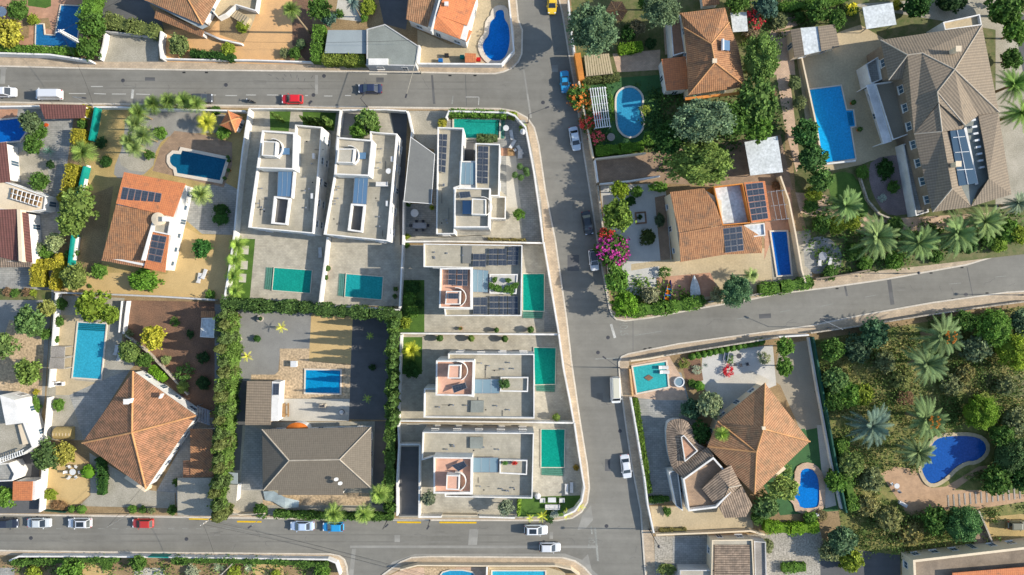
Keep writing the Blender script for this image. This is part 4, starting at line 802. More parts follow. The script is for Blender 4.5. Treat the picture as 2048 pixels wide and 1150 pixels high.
# --- white house with split tile roof
t=house('white house with split brown and orange tile roof beside the guitar-shaped pool',(880,30))
roof(t,[(822,-50,5.4),(812,38,4.4),(855,54,4.4),(884,-50,5.4)],[(0,1,2,3)],'tile_mix',ridge=None)
roof(t,[(889,-50,5.2),(866,57,5.2),(920,78,4.3),(928,50,4.3),(874,30,5.9),(934,51,4.3),(955,-8,4.3),(905,-60,5.8)],[(4,1,2,3),(4,5,6,7)][:1]+[(4,5,6,7),(0,1,4,7)][:1],'tile_or')
roof(t,[(944,62,3.6),(926,55,3.9),(920,78,3.9),(934,84,3.6)],[(0,1,2,3)],'tile_or',ridge=None,name='porch_roof')
wp=inset(ccw(GP([(812,38),(934,86),(958,-10),(930,-60),(822,-60)],4.2)),.35); obj('wall',MB().prism(wp,.1,4.15),M['white'],t); windows(t,wp,[1.0],step=3)
obj('parapet',MB().box(*GP([(872,28)],5.6)[0],3.9,5.75,.3,6.6,-15),M['white'],t); chimney(t,(893,8),5.2,.8,.55)
# --- orange roof house (left)
t=house('orange-roofed house with black solar panels beside the blue roman-end pool',(290,445))
V=[(248,344,4.3),(371,367,4.3),(346,434,5.6),(232,407,5.6),(309,424,5.5),(288,521,4.4),(204,517,4.4)]
roof(t,V,[(0,1,2,3)],'tile_or'); roof(t,[(232,409,5.5),(309,425,5.5),(288,521,4.3),(204,517,4.3)],[(0,1,2,3)],'tile_br',ridge=None)
roof(t,[(303,462,5.0),(338,468,5.0),(330,545,4.3),(288,536,4.3),(290,521,4.3)],[(0,1,2,3,4)],'tile_or',ridge=None,name='side_roof'); roof(t,[(206,505,4.25),(290,521,4.25),(287,536,4.0),(203,521,4.0)],[(0,1,2,3)],'tile_wea',ridge=None,name='porch_roof')
wp=inset(ccw(GP([(248,344),(371,367),(330,544),(204,517)],4.2)),.3); obj('wall',MB().prism(wp,.1,4.15),M['white'],t); windows(t,wp,[1.0],step=2.6,wd=1.0)
a=G((310,425),5.7)[:2]; b=G((289,521),4.6)[:2]; obj('parapet',MB().prism([(a[0]-.15,a[1]),(a[0]+.2,a[1]),(b[0]+.2,b[1]),(b[0]-.15,b[1])],4.0,5.5),M['white'],t)
flat(t,[(309,425),(343,435),(337,470),(303,463)],5.3,.5,fm='roofslab',z0=3.5,t=.25); x,y,_=G((316,438),5.9); obj('stair_turret',MB().lathe(x,y,[(1.05,3.8),(1.05,5.7),(1.2,5.75),(1.2,5.95),(.3,6.1)],22),M['cream'],t); chimney(t,(330,438),5.2,1.2,.7,'white')
solar('row of six black solar panels on the orange roof slope',[(246,373),(324,386),(319,413),(240,399)],6,1,4.9,zs=[4.85,4.75,5.2,5.3],rack=False)
solar('ten black solar panels on the orange side roof by the white wall',[(305,468),(334,473),(322,526),(294,520)],2,4,4.9,zs=[5.0,4.95,4.5,4.5],rack=False)
t=house('small orange pyramid-roof kiosk beside the yellow palm clump',(462,243),'garden kiosk','kiosk'); q=[(456,221),(485.5,234),(471,265),(440,250)]
roof(t,[(456,221,2.6),(485,234,2.6),(471,265,2.6),(440,250,2.6),(462,241,3.5)],[(0,1,4),(1,2,4),(2,3,4),(3,0,4)],'tile_or'); block(t,q,2.55,ins=.35,win=[.9])
# --- far-left house
t=house('maroon-roofed house with cream glazed veranda at the left edge',(30,430))
roof(t,[(-60,420,4.9),(34,418,4.9),(34,522,4.0),(-60,500,4.2)],[(0,1,2,3)],'tile_mar',ridge=None); roof(t,[(40,424,4.6),(56,426,4.4),(64,526,3.9),(42,520,4.2)],[(0,1,2,3)],'tile_mar',ridge=None,name='side_roof'); roof(t,[(-60,500,4.1),(34,519,3.9),(64,527,3.8),(60,534,3.5),(-60,536,3.4)],[(0,1,2,3,4)],'tile_old',ridge=None,name='porch_roof')
roof(t,[(-60,290,3.8),(12,284,3.8),(20,364,3.4),(-60,370,3.4)],[(0,1,2,3)],'tile_mar',ridge=None,name='rear_roof'); flat(t,[(-60,366),(8,362),(92,392),(88,420),(60,424),(-60,414)],3.4,.25,fm='cream',win=[1.0]); block(t,[(-60,420),(56,424),(64,530),(-60,520)],3.7,ins=.3,win=[1.0]); block(t,[(-60,290),(14,284),(20,362),(-60,366)],3.3,ins=.3,win=[.9])
obj('gutter_wall',MB().prism(GP([(34,418),(41,419),(45,524),(38,522)],4.9),3.5,4.95),M['cream'],t)
pergola('white pergola frame over the amber veranda of the maroon-roofed house',[(24,376),(84,394),(78,414),(20,396)],3.7,7,3,legs=False)
o=tag(obj('timber_veranda_floor',MB().prism(GP([(22,376),(84,395),(78,414),(20,396)],3.3),3.18,3.3),M['wood']),'amber wooden floor under the white pergola frame','veranda floor')
t=house('maroon corrugated gate canopy at the street beside the yellow shrub',(125,222),'gate canopy','gate_canopy'); roof(t,[(78,208,2.9),(172,210,2.9),(168,236,2.5),(90,238,2.5)],[(0,1,2,3)],'tile_mar',ridge=None); [obj('post',MB().box(*GP([q],2.4)[0],.1,2.45,.2,.2),M['white'],t) for q in((84,212),(166,213),(164,232),(93,233))]
# --- modern villas
def tower(t,px,z,pent,fm,steps=None,ph=.75,tz0=.1,pz=1.5,wm_='white'):
    flat(t,px,z,ph,fm=fm,name='stair_tower',fname='tower_floor',t=.24,z0=tz0)
    flat(t,pent,z+pz,.15,z0=z-ph,fm=fm,name='penthouse',fname='penthouse_roof',t=.18)
    X=GP(pent,z+.4); ax=sum(p[0] for p in X)/4+.6; ay=sum(p[1] for p in X)/4+.1; n=14; ro,ri=1.75,1.63
    A=[(ax+ro*math.cos(a_),ay+ro*math.sin(a_)) for a_ in [-1.2+i*2.9/n for i in range(n+1)]]; B_=[(ax+ri*math.cos(a_),ay+ri*math.sin(a_)) for a_ in [-1.2+i*2.9/n for i in range(n+1)]]
    obj('curved_wall',MB().prism(A+B_[::-1],z-ph,z+.25),M[wm_],t)
    cx=sum(p[0] for p in pent)/4; cy=sum(p[1] for p in pent)/4
t=house('white modern villa beside the cypress garden, the left one of the twin villas',(570,360),'villa','modern_villa','modern white villas')
flat(t,[(590,249),(644,254),(626,467),(496,455),(513,336),(587,339)],6.4,1.15,win=[.9,3.9],wm='white')
tower(t,[(524,260.5),(589,265),(587,339),(513,336)],8.9,[(525,282),(553,283),(551,313),(523,311)],'roofslab')
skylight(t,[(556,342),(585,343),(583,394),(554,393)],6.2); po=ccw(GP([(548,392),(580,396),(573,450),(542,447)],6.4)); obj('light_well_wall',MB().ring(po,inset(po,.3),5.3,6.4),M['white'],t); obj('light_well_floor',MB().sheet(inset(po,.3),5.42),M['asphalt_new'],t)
a=GP([(588,339),(583,398)],6.5); obj('party_wall',MB().box((a[0][0]+a[1][0])/2,(a[0][1]+a[1][1])/2,5.35,6.5,.26,(Vector(a[0])-Vector(a[1])).length-.4,-5),M['white'],t)
obj('tower_hatch',MB().prism(GP([(559,296),(579,296),(579,309),(559,309)],8.6),8.4,8.62),M['skylight'],t)
t=house('white modern villa with sofa and round table on its roof, right of the twins',(720,370),'villa','modern_villa','modern white villas')
flat(t,[(740,262),(752,264),(794,267),(775,482),(647,469),(668,349),(738,352)],6.4,1.15,win=[.9,3.9])
tower(t,[(674,274),(745,280),(738,352),(668,349)],8.9,[(676,297),(709,297),(706,326),(673,325)],'roofslab')
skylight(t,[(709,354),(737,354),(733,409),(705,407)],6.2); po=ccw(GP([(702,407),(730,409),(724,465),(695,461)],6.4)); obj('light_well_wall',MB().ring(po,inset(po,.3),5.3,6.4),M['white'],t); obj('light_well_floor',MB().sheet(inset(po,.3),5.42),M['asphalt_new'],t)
obj('tower_hatch',MB().prism(GP([(714,305),(732,305),(731,318),(713,318)],8.6),8.4,8.62),M['skylight'],t)
# triangle carport
t=house('grey sail-shaped carport roof between the twin villas and the solar villa',(840,350),'carport','carport'); obj('roof',MB().prism(GP([(821,273),(870,308),(863,408),(807,404)],6.2),6.1,6.2,bottom=True),M['awning'],t)
[obj('post',MB().box(*GP([q],6.1)[0],.1,6.1,.14,.14),M['white'],t) for q in((822,280),(866,312),(860,403),(811,400))]; obj('frame',MB().ring(ccw(GP([(821,273),(870,308),(863,408),(807,404)],6.2)),inset(ccw(GP([(821,273),(870,308),(863,408),(807,404)],6.2)),.12),6.05,6.24),M['white'],t)
# villa 3
t=house('white corner villa with two solar arrays beside the green pool and street corner',(935,370),'villa','modern_villa','modern white villas')
flat(t,[(875,254),(927,256),(921,372),(909,376),(909,468),(872,468)],6.3,1.2,win=[.9,3.9])
flat(t,[(951,286),(1000,288),(998,392),(978,392),(951,378)],6.3,.9,win=[.9,3.9])
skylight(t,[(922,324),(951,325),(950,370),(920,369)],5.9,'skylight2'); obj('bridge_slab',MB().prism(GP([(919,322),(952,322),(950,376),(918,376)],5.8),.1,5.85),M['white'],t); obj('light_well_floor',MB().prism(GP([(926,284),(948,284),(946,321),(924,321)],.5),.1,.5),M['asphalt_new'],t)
tower(t,[(909,375),(981,376),(978,455),(908,455)],8.8,[(944,397),(972,398),(972,430),(943,429)],'roofslab'); flat(t,[(981,392),(1012,393),(1011,438),(980,437)],4.2,.8,win=[.9]); obj('hatch',MB().prism(GP([(925,401),(942,401),(942,428),(925,428)],8.6),8.3,8.6),M['skylight'],t)
solar('twelve-panel solar array along the left parapet of the corner villa',[(876,267),(895,268),(891,346),(873,342)],2,6,5.3,.3); solar('twelve-panel solar array on the right wing of the corner villa',[(956,291),(977,292),(976,368),(952,366)],2,6,5.4,.35); solar('tilted single solar panel on the corner villa tower roof',[(917,384),(940,382),(943,394),(920,397)],1,1,8.3,zs=[8.5,8.5,9.1,9.1])
# villa 4
t=house('white villa crowded with solar panels and a planted roof garden',(945,560),'villa','modern_villa','modern white villas')
flat(t,[(847,487),(1045,490),(1043,632),(890,632),(888,617),(943,617),(943,536),(847,534)],6.2,.95,win=[.9,3.7]); tower(t,[(880,536),(943,536),(943,617),(878,616)],8.7,[(892,582),(921,582),(920,609),(890,609)],'pinkfloor')
skylight(t,[(945,538),(977,541),(976,585),(945,584)],5.55,'skylight2'); po=ccw(GP([(979,548),(1036,548),(1033,588),(979,587)],5.9)); obj('planter_wall',MB().ring(po,inset(po,.22),5.2,5.9),M['white'],t); obj('planter_gravel',MB().sheet(inset(po,.22),5.75),M['gravelw'],t)
for lb,q,n in (('bluish solar array at the top of the planted villa roof',[(978,497),(995,497),(994,531),(977,531)],(2,3)),('dark central solar array on the planted villa roof top',[(997,497),(1014,497),(1013,531),(996,531)],(2,3)),('pale blue solar array at the top right of the planted villa roof',[(1017,493),(1038,493),(1036,530),(1015,530)],(2,4)),
  ('shaded solar array between the dark skylight and pole on the planted villa',[(946,507),(973,507),(972,534),(945,534)],(2,2)),('sky-reflecting solar array at the bottom of the planted villa roof',[(979,592),(997,592),(997,629),(979,629)],(2,3)),('dark solar array between two shiny ones at the bottom of the villa roof',[(999,592),(1014,592),(1014,629),(999,629)],(2,3)),('sky-reflecting solar array in the bottom right corner of the planted villa',[(1016,592),(1036,592),(1036,629),(1016,629)],(2,3)),
  ('dark solar array on the bottom left of the planted villa roof beside the tower',[(946,594),(975,594),(975,629),(946,629)],(2,2))): solar(lb,q,*n,5.3,.35)
solar('dark solar array on the pink tower floor of the planted villa',[(897,537),(913,537),(912,570),(896,570)],1,3,8.4); solar('blue solar array beside the dark one on the pink tower',[(915,537),(936,537),(935,572),(914,572)],2,3,8.4); solar('single panel on the pink penthouse of the planted villa',[(895,586),(918,586),(918,598),(895,598)],1,1,10.5,.1)
obj('dark_skylight',MB().prism(GP([(925,492),(944,492),(943,527),(925,527)],5.4),5.24,5.45),M['awning'],t)
# villa 5, 6
for lab,tp,tw,pn,sk,pl,dk,sq,wins in (
 ('white pink-floored villa between the planted villa and the garden corner villa',[(896,707),(1069,708),(1069,837),(847,835),(848,777),(871,777),(946,792),(948,721),(896,721)],[(872,721),(948,721),(946,792),(871,791)],[(897,730),(922,730),(921,757),(895,757)],[(949,758),(999,758),(999,787),(948,787)],[(1001,754),(1057,754),(1056,784),(1000,783)],[(942,801),(968,801),(967,825),(941,825)],[(902,771),(932,764),(935,776),(907,787)],1),
 ('white villa with pink tower floor beside the lawn with garden furniture at the bottom',[(845,864),(1068,866),(1065,997),(890,994),(889,987),(943,987),(944,915),(867,914),(843,921)],[(867,914),(944,915),(943,987),(867,987)],[(893,950),(919,951),(918,980),(892,979)],[(945,915),(997,915),(996,945),(945,945)],[(999,919),(1055,920),(1054,950),(999,947)],[(940,874),(966,874),(966,897),(940,897)],[(901,931),(928,921),(935,932),(917,944)],1)):
    t=house(lab,((tp[0][0]+1000)/2,tp[0][1]+65),'villa','modern_villa','modern white villas'); zt=6.2
    po=ccw(GP(tp,zt)); flat(t,tp,zt,1.15,win=[.9,3.7]); tower(t,tw,8.6,pn,'pinkfloor'); skylight(t,sk,5.55,'skylight2'); p2=ccw(GP(pl,6.0)); obj('planter_wall',MB().ring(p2,inset(p2,.22),5.2,6.0),M['white'],t); obj('planter_floor',MB().sheet(inset(p2,.22),5.6),M['terfloor'],t); obj('dark_skylight',MB().prism(GP(dk,5.4),5.24,5.42),M['greenroof'],t)
    solar('tilted solar water panel on the pink tower floor of the '+('upper' if tp[0][1]<800 else 'lower')+' pink-floored villa',sq,1,1,8.2,zs=[8.3,8.3,8.9,8.9])
def clutter(t,px,z,seed):
    r_=random.Random(seed); xs=[p[0] for p in px]; ys=[p[1] for p in px]
    for k in range(5):
        x,y,_=G((r_.uniform(min(xs)+8,max(xs)-8),r_.uniform(min(ys)+8,max(ys)-8)),z); obj('roof_vent',MB().lathe(x,y,[(.10,z),(.10,z+.3),(.17,z+.32),(.15,z+.4)],10),M['metal'],t)
    for k in range(3):
        a=(r_.uniform(min(xs)+6,max(xs)-6),r_.uniform(min(ys)+6,max(ys)-6)); c=(a[0]+r_.uniform(-30,30),a[1]) if k%2 else (a[0],a[1]+r_.uniform(-26,26)); obj('pipe',MB().tube(G(a,z+.06),G(c,z+.06),.035),M['darkmetal'],t)
    for k in range(2): x,y,_=G((r_.uniform(min(xs)+5,max(xs)-5),r_.uniform(min(ys)+5,max(ys)-5)),z); obj('drain',MB().prism(circ(x,y,.13,10),z-.01,z+.015),M['black'],t)
for t_ in [o for o in C.objects if o.name.startswith('modern_villa')]:
    n_=len(t_['label']); q_={'modern_villa':(600,262,636,455),'modern_villa.001':(745,275,780,470),'modern_villa.002':(875,272,905,455),'modern_villa.003':(856,492,940,530),'modern_villa.004':(952,715,1040,750),'modern_villa.005':(870,872,1040,908)}[t_.name]
    clutter(t_,Q(*q_),5.25 if t_.name[-1] in 'a12' else 5.06,n_); 
for t_,q_,k in (('modern_villa.004',(860,800,1040,830),4),('modern_villa.005',(950,955,1040,990),5),('modern_villa',(510,350,540,440),6),('modern_villa.001',(662,360,690,455),7)): clutter(bpy.data.objects[t_],Q(*q_),5.25 if k>5 else 5.06,k)
# --- diamond roof house
t=house('house with a large weathered diamond-shaped clay roof beside the turquoise pool',(270,860))
roof(t,[(266,742,4.2),(392,831,4.2),(292,978,4.2),(164,886,4.2),(264,865,7.2)],[(0,1,4),(1,2,4),(2,3,4),(3,0,4)],'tile_wea',rr=.16); block(t,[(266,742),(392,831),(292,978),(164,886)],4.1,ins=.22,win=[1.0],step=2.8)
chimney(t,(253,803),5.9,1.3,.75); obj('vent_pipe',MB().box(*GP([(322,792)],5.6)[0],5.0,5.9,.25,.9,-30),M['white'],t); obj('cream_porch',MB().prism(GP([(248,956),(254,950),(292,974),(289,984)],2.6),.1,2.6),M['cream'],t)
t=house('red-brown tiled shed roof beside the tall hedge and diamond house',(400,905),'shed','shed'); roof(t,[(380,858,3.3),(425,858,3.1),(426,953,2.7),(381,955,2.9)],[(0,1,2,3)],'tile_br',ridge=None); roof(t,[(366,922,2.6),(381,920,2.9),(381,955,2.8),(366,955,2.5)],[(0,1,2,3)],'tile_wea',ridge=None,name='lower_roof'); block(t,[(381,858),(425,858),(426,953),(381,955)],2.6,ins=.3)
t=house('grey concrete flat carport roof beside the street and tall hedge',(390,992),'carport','carport'); obj('roof',MB().prism(GP([(355,956),(425,956),(425,1032),(355,1031)],3.0),2.8,3.0,bottom=True),M['concrete'],t); [obj('post',MB().box(*GP([q],2.8)[0],.1,2.8,.2,.2),M['white'],t) for q in((359,960),(421,960),(421,1027),(359,1026))]
t=house('tiny white tool shed with red-tiled strip beside the brown garden hedge',(415,640),'shed','shed'); flat(t,[(403,636),(430,636),(428,676),(400,674)],2.3,.1,fm='whiteroof'); roof(t,[(402,622,2.4),(430,622,2.4),(430,635,2.2),(401,635,2.2)],[(0,1,2,3)],'tile_br',ridge=None)
# --- left edge white house
t=house('white modern house with parapet terraces at the left edge',(20,860)); flat(t,[(-40,800),(0,790),(30,800),(48,846),(66,895),(40,912),(-40,930)],5.0,.9,fm='concrete',win=[.9]); obj('parapet_band',MB().prism(GP([(0,790),(30,800),(48,846),(12,850)],5.2),5.0,5.25),M['white'],t)
obj('cream_terrace',MB().prism(GP([(36,850),(52,846),(62,886),(46,890)],4.6),4.1,4.65),M['cream'],t); flat(t,[(-40,930),(18,926),(30,948),(24,962),(-40,965)],3.6,.5,fm='pavgrey'); pergola('slatted cream pergola on the white left-edge house',[(-10,920),(46,900),(48,908),(-10,930)],5.3,12,2,legs=False)
t=house('small orange-tiled lodge on white walls at the left street corner',(45,982),'lodge','lodge'); roof(t,[(26,963,3.2),(65,963,3.4),(63,1001,3.4),(25,1001,3.2)],[(0,1,2,3)],'tile_or',ridge=None); obj('wall',MB().prism(ccw(GP([(27,964),(72,962),(70,1000),(26,1000)],3.1)),.1,3.1),M['white'],t)
# --- grey hip roof house
t=house('wide grey-brown hipped roof house with twin satellite dishes near the bottom street',(635,920))
roof(t,[(524,859,3.9),(742,854,3.9),(742,976,3.9),(526,981,3.9),(578,921,6.0),(679,919,6.0)],[(0,1,5,4),(1,2,5),(2,3,4,5),(3,0,4)],'tile_grey',ridge='ridge_pale'); block(t,[(524,859),(742,854),(742,976),(526,981)],3.8,ins=.5,win=[.95]); roof(t,[(556,976,3.75),(686,976,3.75),(686,990,3.45),(556,990,3.45)],[(0,1,2,3)],'tile_grey',ridge=None,name='porch_roof'); obj('porch_post',MB().box(*GP([(685,985)],3)[0],.1,3.4,.25,.25),M['white'],t); obj('porch_post',MB().box(*GP([(558,987)],3)[0],.1,3.4,.25,.25),M['white'],t)
x,y,_=G((594,856),2.9); b=MB(); n=14; b.add([(x,y-.6,3.5)]+[(x+2.2*math.cos(math.pi*i/n),y-.6+1.6*math.sin(math.pi*i/n),2.7) for i in range(n+1)],[(0,1+i,2+i) for i in range(n)]); obj('round_bay_roof',b,M['ter_shiny'],t); obj('round_bay_wall',MB().prism([(x+2.0*math.cos(math.pi*i/n),y-.6+1.4*math.sin(math.pi*i/n)) for i in range(n+1)],.1,2.68),M['white'],t)
for p in((672,958),(680,966)):
    x,y,_=G(p,5.6); d=thing('satellite_dish','white round satellite dish, '+('upper left' if p[0]<675 else 'lower right')+' of the pair on the grey hipped roof','satellite dish',(x,y,4.9),'satellite dishes'); b=MB(); b.lathe(0,0,[(.08,0),(.3,.05),(.42,.13),(.41,.15),(.29,.08),(.05,.03)],18); o=place('dish',b.mesh('dish',M['plastic'],True),d,(0,0,.62)); o.rotation_euler=(R(25),R(20),0); place('mast',MB().tube((0,0,-.5),(0,0,.6),.035).mesh('mast',M['metal']),d)
t=house('ribbed brown metal garage roof beside the white strip with blue panel',(518,805),'garage','garage'); roof(t,[(494,762,3.1),(542,762,3.0),(541,850,3.0),(490,850,3.1)],[(0,1,2,3)],'tile_taupe',ridge=None); obj('white_strip_roof',MB().prism(GP([(544,763),(560,764),(556,842),(542,842)],2.9),.1,2.9),M['white'],t); block(t,[(494,762),(543,762),(541,850),(490,850)],2.85,ins=.3,wm='brownwall')
solar('blue solar water panel on the white strip roof of the garage',[(546,766),(559,766),(558,791),(545,791)],1,1,2.9,.1); t=house('small grey box shed beside the tall hedge near the bottom street',(460,988),'shed','shed'); obj('roof',MB().prism(GP([(448,968),(475,970),(472,1006),(443,1004)],2.6),2.45,2.6,bottom=True),M['concrete'],t); block(t,[(448,968),(475,970),(472,1006),(443,1004)],2.45,ins=.15); obj('lower_roof',MB().prism(GP([(450,944),(475,946),(475,968),(449,967)],2.2),2.05,2.2,bottom=True),M['greyroof'],t)
# --- C block: hipped house with orange annexe
t=house('brown hipped house with an orange-tiled annexe and roof water heater',(1425,110))
V=[(1360,26,6),(1450,15,6),(1458,45,6),(1477,96,6),(1491,173,6),(1377,190,6),(1373,104,6),(1368,56,6),(1423,88,7.9),(1430,125,7.9)]
roof(t,V,[(0,1,2,8,7),(2,3,4,9,8),(4,5,9),(5,6,7,8,9)],'tile_br',norid=()); block(t,[(1362,28),(1450,17),(1490,172),(1378,188)],5.9,ins=.5,win=[1,3.8],wm='cream')
roof(t,[(1323,118,3.9),(1376,112,4.5),(1377,178,4.5),(1333,181,3.9)],[(0,1,2,3)],'tile_or',ridge=None,name='annexe_roof'); wp=inset(ccw(GP([(1323,118),(1376,112),(1377,178),(1333,181)],3.8)),.15); obj('annexe_wall',MB().prism(wp,.1,3.8),M['white'],t); windows(t,wp,[1.0]); flat(t,[(1340,32),(1362,30),(1372,104),(1346,112)],4.2,.7,fm='terr',win=None); chimney(t,(1429,122),7.3,1.0,.6,'cream')
obj('eaves_band',MB().box(*GP([(1425,192)],5.7)[0],5.55,5.75,10,.5,6),M['orangewall'],t)
t=thing('solar_water_heater','white solar water heater tank on the brown hipped roof','water heater',G((1448,92),7.2)); x,y,z=G((1448,92),7.0); obj('collector',MB().add([(x-.2,y-.9,7.55),(x+1.0,y-.9,7.15),(x+1.0,y+.9,7.15),(x-.2,y+.9,7.55),(x-.2,y-.9,7.47),(x+1,y-.9,7.07),(x+1,y+.9,7.07),(x-.2,y+.9,7.47)],[(0,1,2,3),(7,6,5,4),(0,4,5,1),(1,5,6,2),(2,6,7,3),(3,7,4,0)]),M['skylight'],t); obj('tank',MB().tube((x-.45,y-1,7.65),(x-.45,y+1,7.65),.27,.27,14),M['plastic'],t); obj('stand',MB().tube((x-.45,y,6.9),(x-.45,y,7.4),.05),M['metal'],t)
def canopy(label,px,z,m,pm='metal',nm='carport',cat='carport',th_=.12):
    t=house(label,(sum(p[0] for p in px)/len(px),sum(p[1] for p in px)/len(px)),cat,nm); P=ccw(GP(px,z)); obj('roof',MB().prism(P,z-th_,z,bottom=True),M[m],t)
    for q in inset(P,.25): obj('post',MB().box(q[0],q[1],.1,z-th_-.005,.14,.14),M[pm],t)
    return t
canopy('white flat awning roof beside the red bougainvillea and hipped house',[(1461,25),(1493,24),(1496,62),(1466,64)],2.8,'whiteroof',nm='awning',cat='awning'); canopy('white corrugated carport roof above the dark driveway under the trees',[(1489,284),(1555,272),(1566,344),(1501,351)],2.8,'whiteroof'); canopy('dirty white carport roof near the top right gateway',[(1725,14),(1785,5),(1793,49),(1733,58)],2.9,'whiteroof')
t=house('reddish hexagonal gazebo roof under the trees near the top street',(1232,22),'gazebo','gazebo'); V=[(x,y,2.7) for x,y in circ(1233,22,22,6)]+[(1232,20,3.6)]; roof(t,V,[(i,(i+1)%6,6) for i in range(6)],'tile_br',rr=.08); [obj('post',MB().box(*q,.1,2.65,.14,.14),M['wood'],t) for q in inset(ccw(GP(circ(1233,22,22,6),2.65)),.3)]
t=house('orange street gate wall beside the wooden slatted roof',(1158,132),'gate wall','gate_wall'); obj('wall',MB().prism(GP([(1149,107),(1161,105),(1169,157),(1158,160)],2.4),.1,2.4),M['orangewall'],t)
t=pergola('pale wooden slatted pergola roof behind the orange gate wall',[(1168,112),(1218,108),(1226,146),(1172,152)],2.5,11,3,'beigepav',sw=.34)
pergola('white slatted pergola between the bougainvillea and kidney pool',[(1178,178),(1212,175),(1222,252),(1190,256)],2.5,7,6,'plastic',sw=.16,bw=.12)
# brown roof house with solar
DZ=1.3
t=house('brown-roofed house with orange-edged solar roof beside the narrow blue pool',(1430,450)); 
roof(t,[(1340,384,4.9),(1408,376,4.9),(1431,408,5.2),(1445,449,5.8),(1358,465,5.8)],[(0,1,2,3,4)],'tile_br',ridge=None); roof(t,[(1358,466,5.8),(1445,450,5.8),(1451,509,4.8),(1361,524,4.8)],[(0,1,2,3)],'tile_br',ridge='ridge'); wp=inset(ccw(GP([(1340,384),(1408,376),(1445,400),(1449,509),(1361,524)],6.0)),.2); obj('wall',MB().prism(wp,.1,6.0),M['cream'],t); windows(t,wp,[1.0],step=4,wd=1.0,ht=1.3)
flat(t,[(1427,373),(1486,366),(1503,446),(1445,451)],5.4,1.3,fm='whiteroof',wm='orangewall',win=None); roof(t,[(1488,365,5.5),(1530,362,5.3),(1542,441,5.3),(1503,446,5.5)],[(0,1,2,3)],'tile_or',ridge=None,name='solar_roof'); block(t,[(1488,365),(1530,362),(1542,441),(1503,446)],5.2,ins=.2,win=[1.0],wm='cream'); 
roof(t,[(1445,452,5.5),(1486,450,5.5),(1524,474,4.5),(1524,506,4.4),(1451,509,4.6)],[(0,1,2,3,4)],'tile_br',ridge=None,name='rear_roof'); block(t,[(1445,452),(1522,472),(1524,506),(1451,509)],4.3,ins=.2,win=[1.0],wm='cream'); flat(t,[(1488,450),(1529,446),(1531,471),(1490,476)],4.9,.25,fm='whiteroof',win=None)
solar('large solar array on the orange-edged roof of the brown house',[(1491,368),(1526,364),(1537,437),(1504,442)],3,6,5.4,.12,rack=False); solar('lower solar array on the brown roof above the beige patio',[(1446,457),(1484,452),(1488,501),(1451,506)],3,4,5.2,.2,zs=[5.4,5.4,4.8,4.8])
DZ=0.0
pergola('bare metal pergola frame between the solar roof and the boundary',[(1536,384),(1569,380),(1578,437),(1548,440)],2.6,3,3,'metal',sw=.07,bw=.08)
# --- large taupe villa
t=house('large taupe-roofed mansion with white terraces beside the long blue pool',(1880,230),'mansion','mansion')
DZ=0.8; z=6.0; V=[(1761,80,z),(1964,50,z),(1998,224,z),(1909,139,9.0),(1844,106,8.4),(1815,110,8.1),(1777,160,z),(1804,158,z),(1828,268,z),(1877,205,8.4),(1874,184,8.4),(1930,251,7.4),(1957,231,z)]
roof(t,V,[(0,1,3,4,5),(1,2,3),(0,5,6),(5,4,3,10,9,8,7),(5,7,6),(3,2,12,11,10),(10,11,9)],'tile_taupe',ridge='ridge_pale',rr=.12,norid=((5,7),)) 
V2=[(1828,268,z),(1877,207,8.2),(1929,251,6.9),(1924,258,6.7),(1884,263,7.4),(1904,377,8.0),(1942,414,z),(1865,424,z)]
roof(t,V2,[(0,1,4),(1,2,3,4),(0,4,5,7),(5,6,7)],'tile_taupe',ridge='ridge_pale',rr=.12,name='wing_roof'); roof(t,[(1884,263,7.3),(1903,262,6.6),(1920,300,6.6),(1924,376,6.7),(1942,413,6.1),(1904,377,7.9)],[(0,1,2,3,4,5)],'tile_taupe',ridge=None,name='inner_roof')
roof(t,[(1957,231,6.2),(1997,225,z),(2023,389,z),(1978,357,7.4),(1970,300,7.1)],[(0,1,2,3,4)],'tile_taupe',ridge=None,name='east_roof'); roof(t,[(1978,357,7.4),(2023,389,z),(1942,413,z)],[(0,1,2)],'tile_taupe',ridge=None,name='south_roof'); obj('balcony_slab',MB().prism(GP([(1929,250),(1957,231),(1972,300),(1978,357),(1955,380),(1942,413),(1920,376)],6.75),6.3,6.75),M['greenroof'],t)
wp=inset(ccw(GP([(1764,82),(1962,52),(2021,388),(1866,422),(1828,268),(1804,160),(1778,158)],6.7)),.5); obj('wall',MB().prism(wp,.1,6.6),M['brownwall'],t); windows(t,wp,[4.3],step=3.4,doors=False,wd=1.5,ht=1.5)
obj('courtyard_glass_roof',MB().prism(GP([(1900,262),(1928,258),(1955,366),(1918,372)],7.9),6.8,7.95),M['paneblue'],t); b=MB()
for a_,c_ in(((1914,260),(1936,369)),((1906,275),(1930,273)),((1910,305),(1938,303)),((1914,340),(1946,338))): b.tube(G(a_,8.0),G(c_,8.0),.07)
obj('glazing_bar',b,M['plastic'],t); obj('gallery_wall',MB().prism(GP([(1928,256),(1933,254),(1957,368),(1951,370)],7.1),7.0,7.1),M['white'],t)
b=MB(); [b.box(*GP([(1946+k*2.6,240+k*13.5)],7.2)[0],6.6,7.3,.9,.35,10) for k in range(8)]; obj('rooftop_unit',b,M['plastic'],t); chimney(t,(1916,98),9.1,1.6,.8,'cream'); chimney(t,(1916,328),8.2,1.6,.8,'cream')
DZ=0.0
flat(t,[(1732,128),(1758,112),(1766,158),(1742,168)],3.8,.9,fm='pavgrey',win=None); flat(t,[(1750,167),(1806,158),(1830,264),(1786,280)],4.0,.8,fm='taupepav',win=[.9]); pergola('white colonnade pergola along the mansion terrace beside the pool',[(1733,173),(1748,169),(1782,281),(1766,286)],3.7,9,2,'plastic',sw=.2,bw=.3)
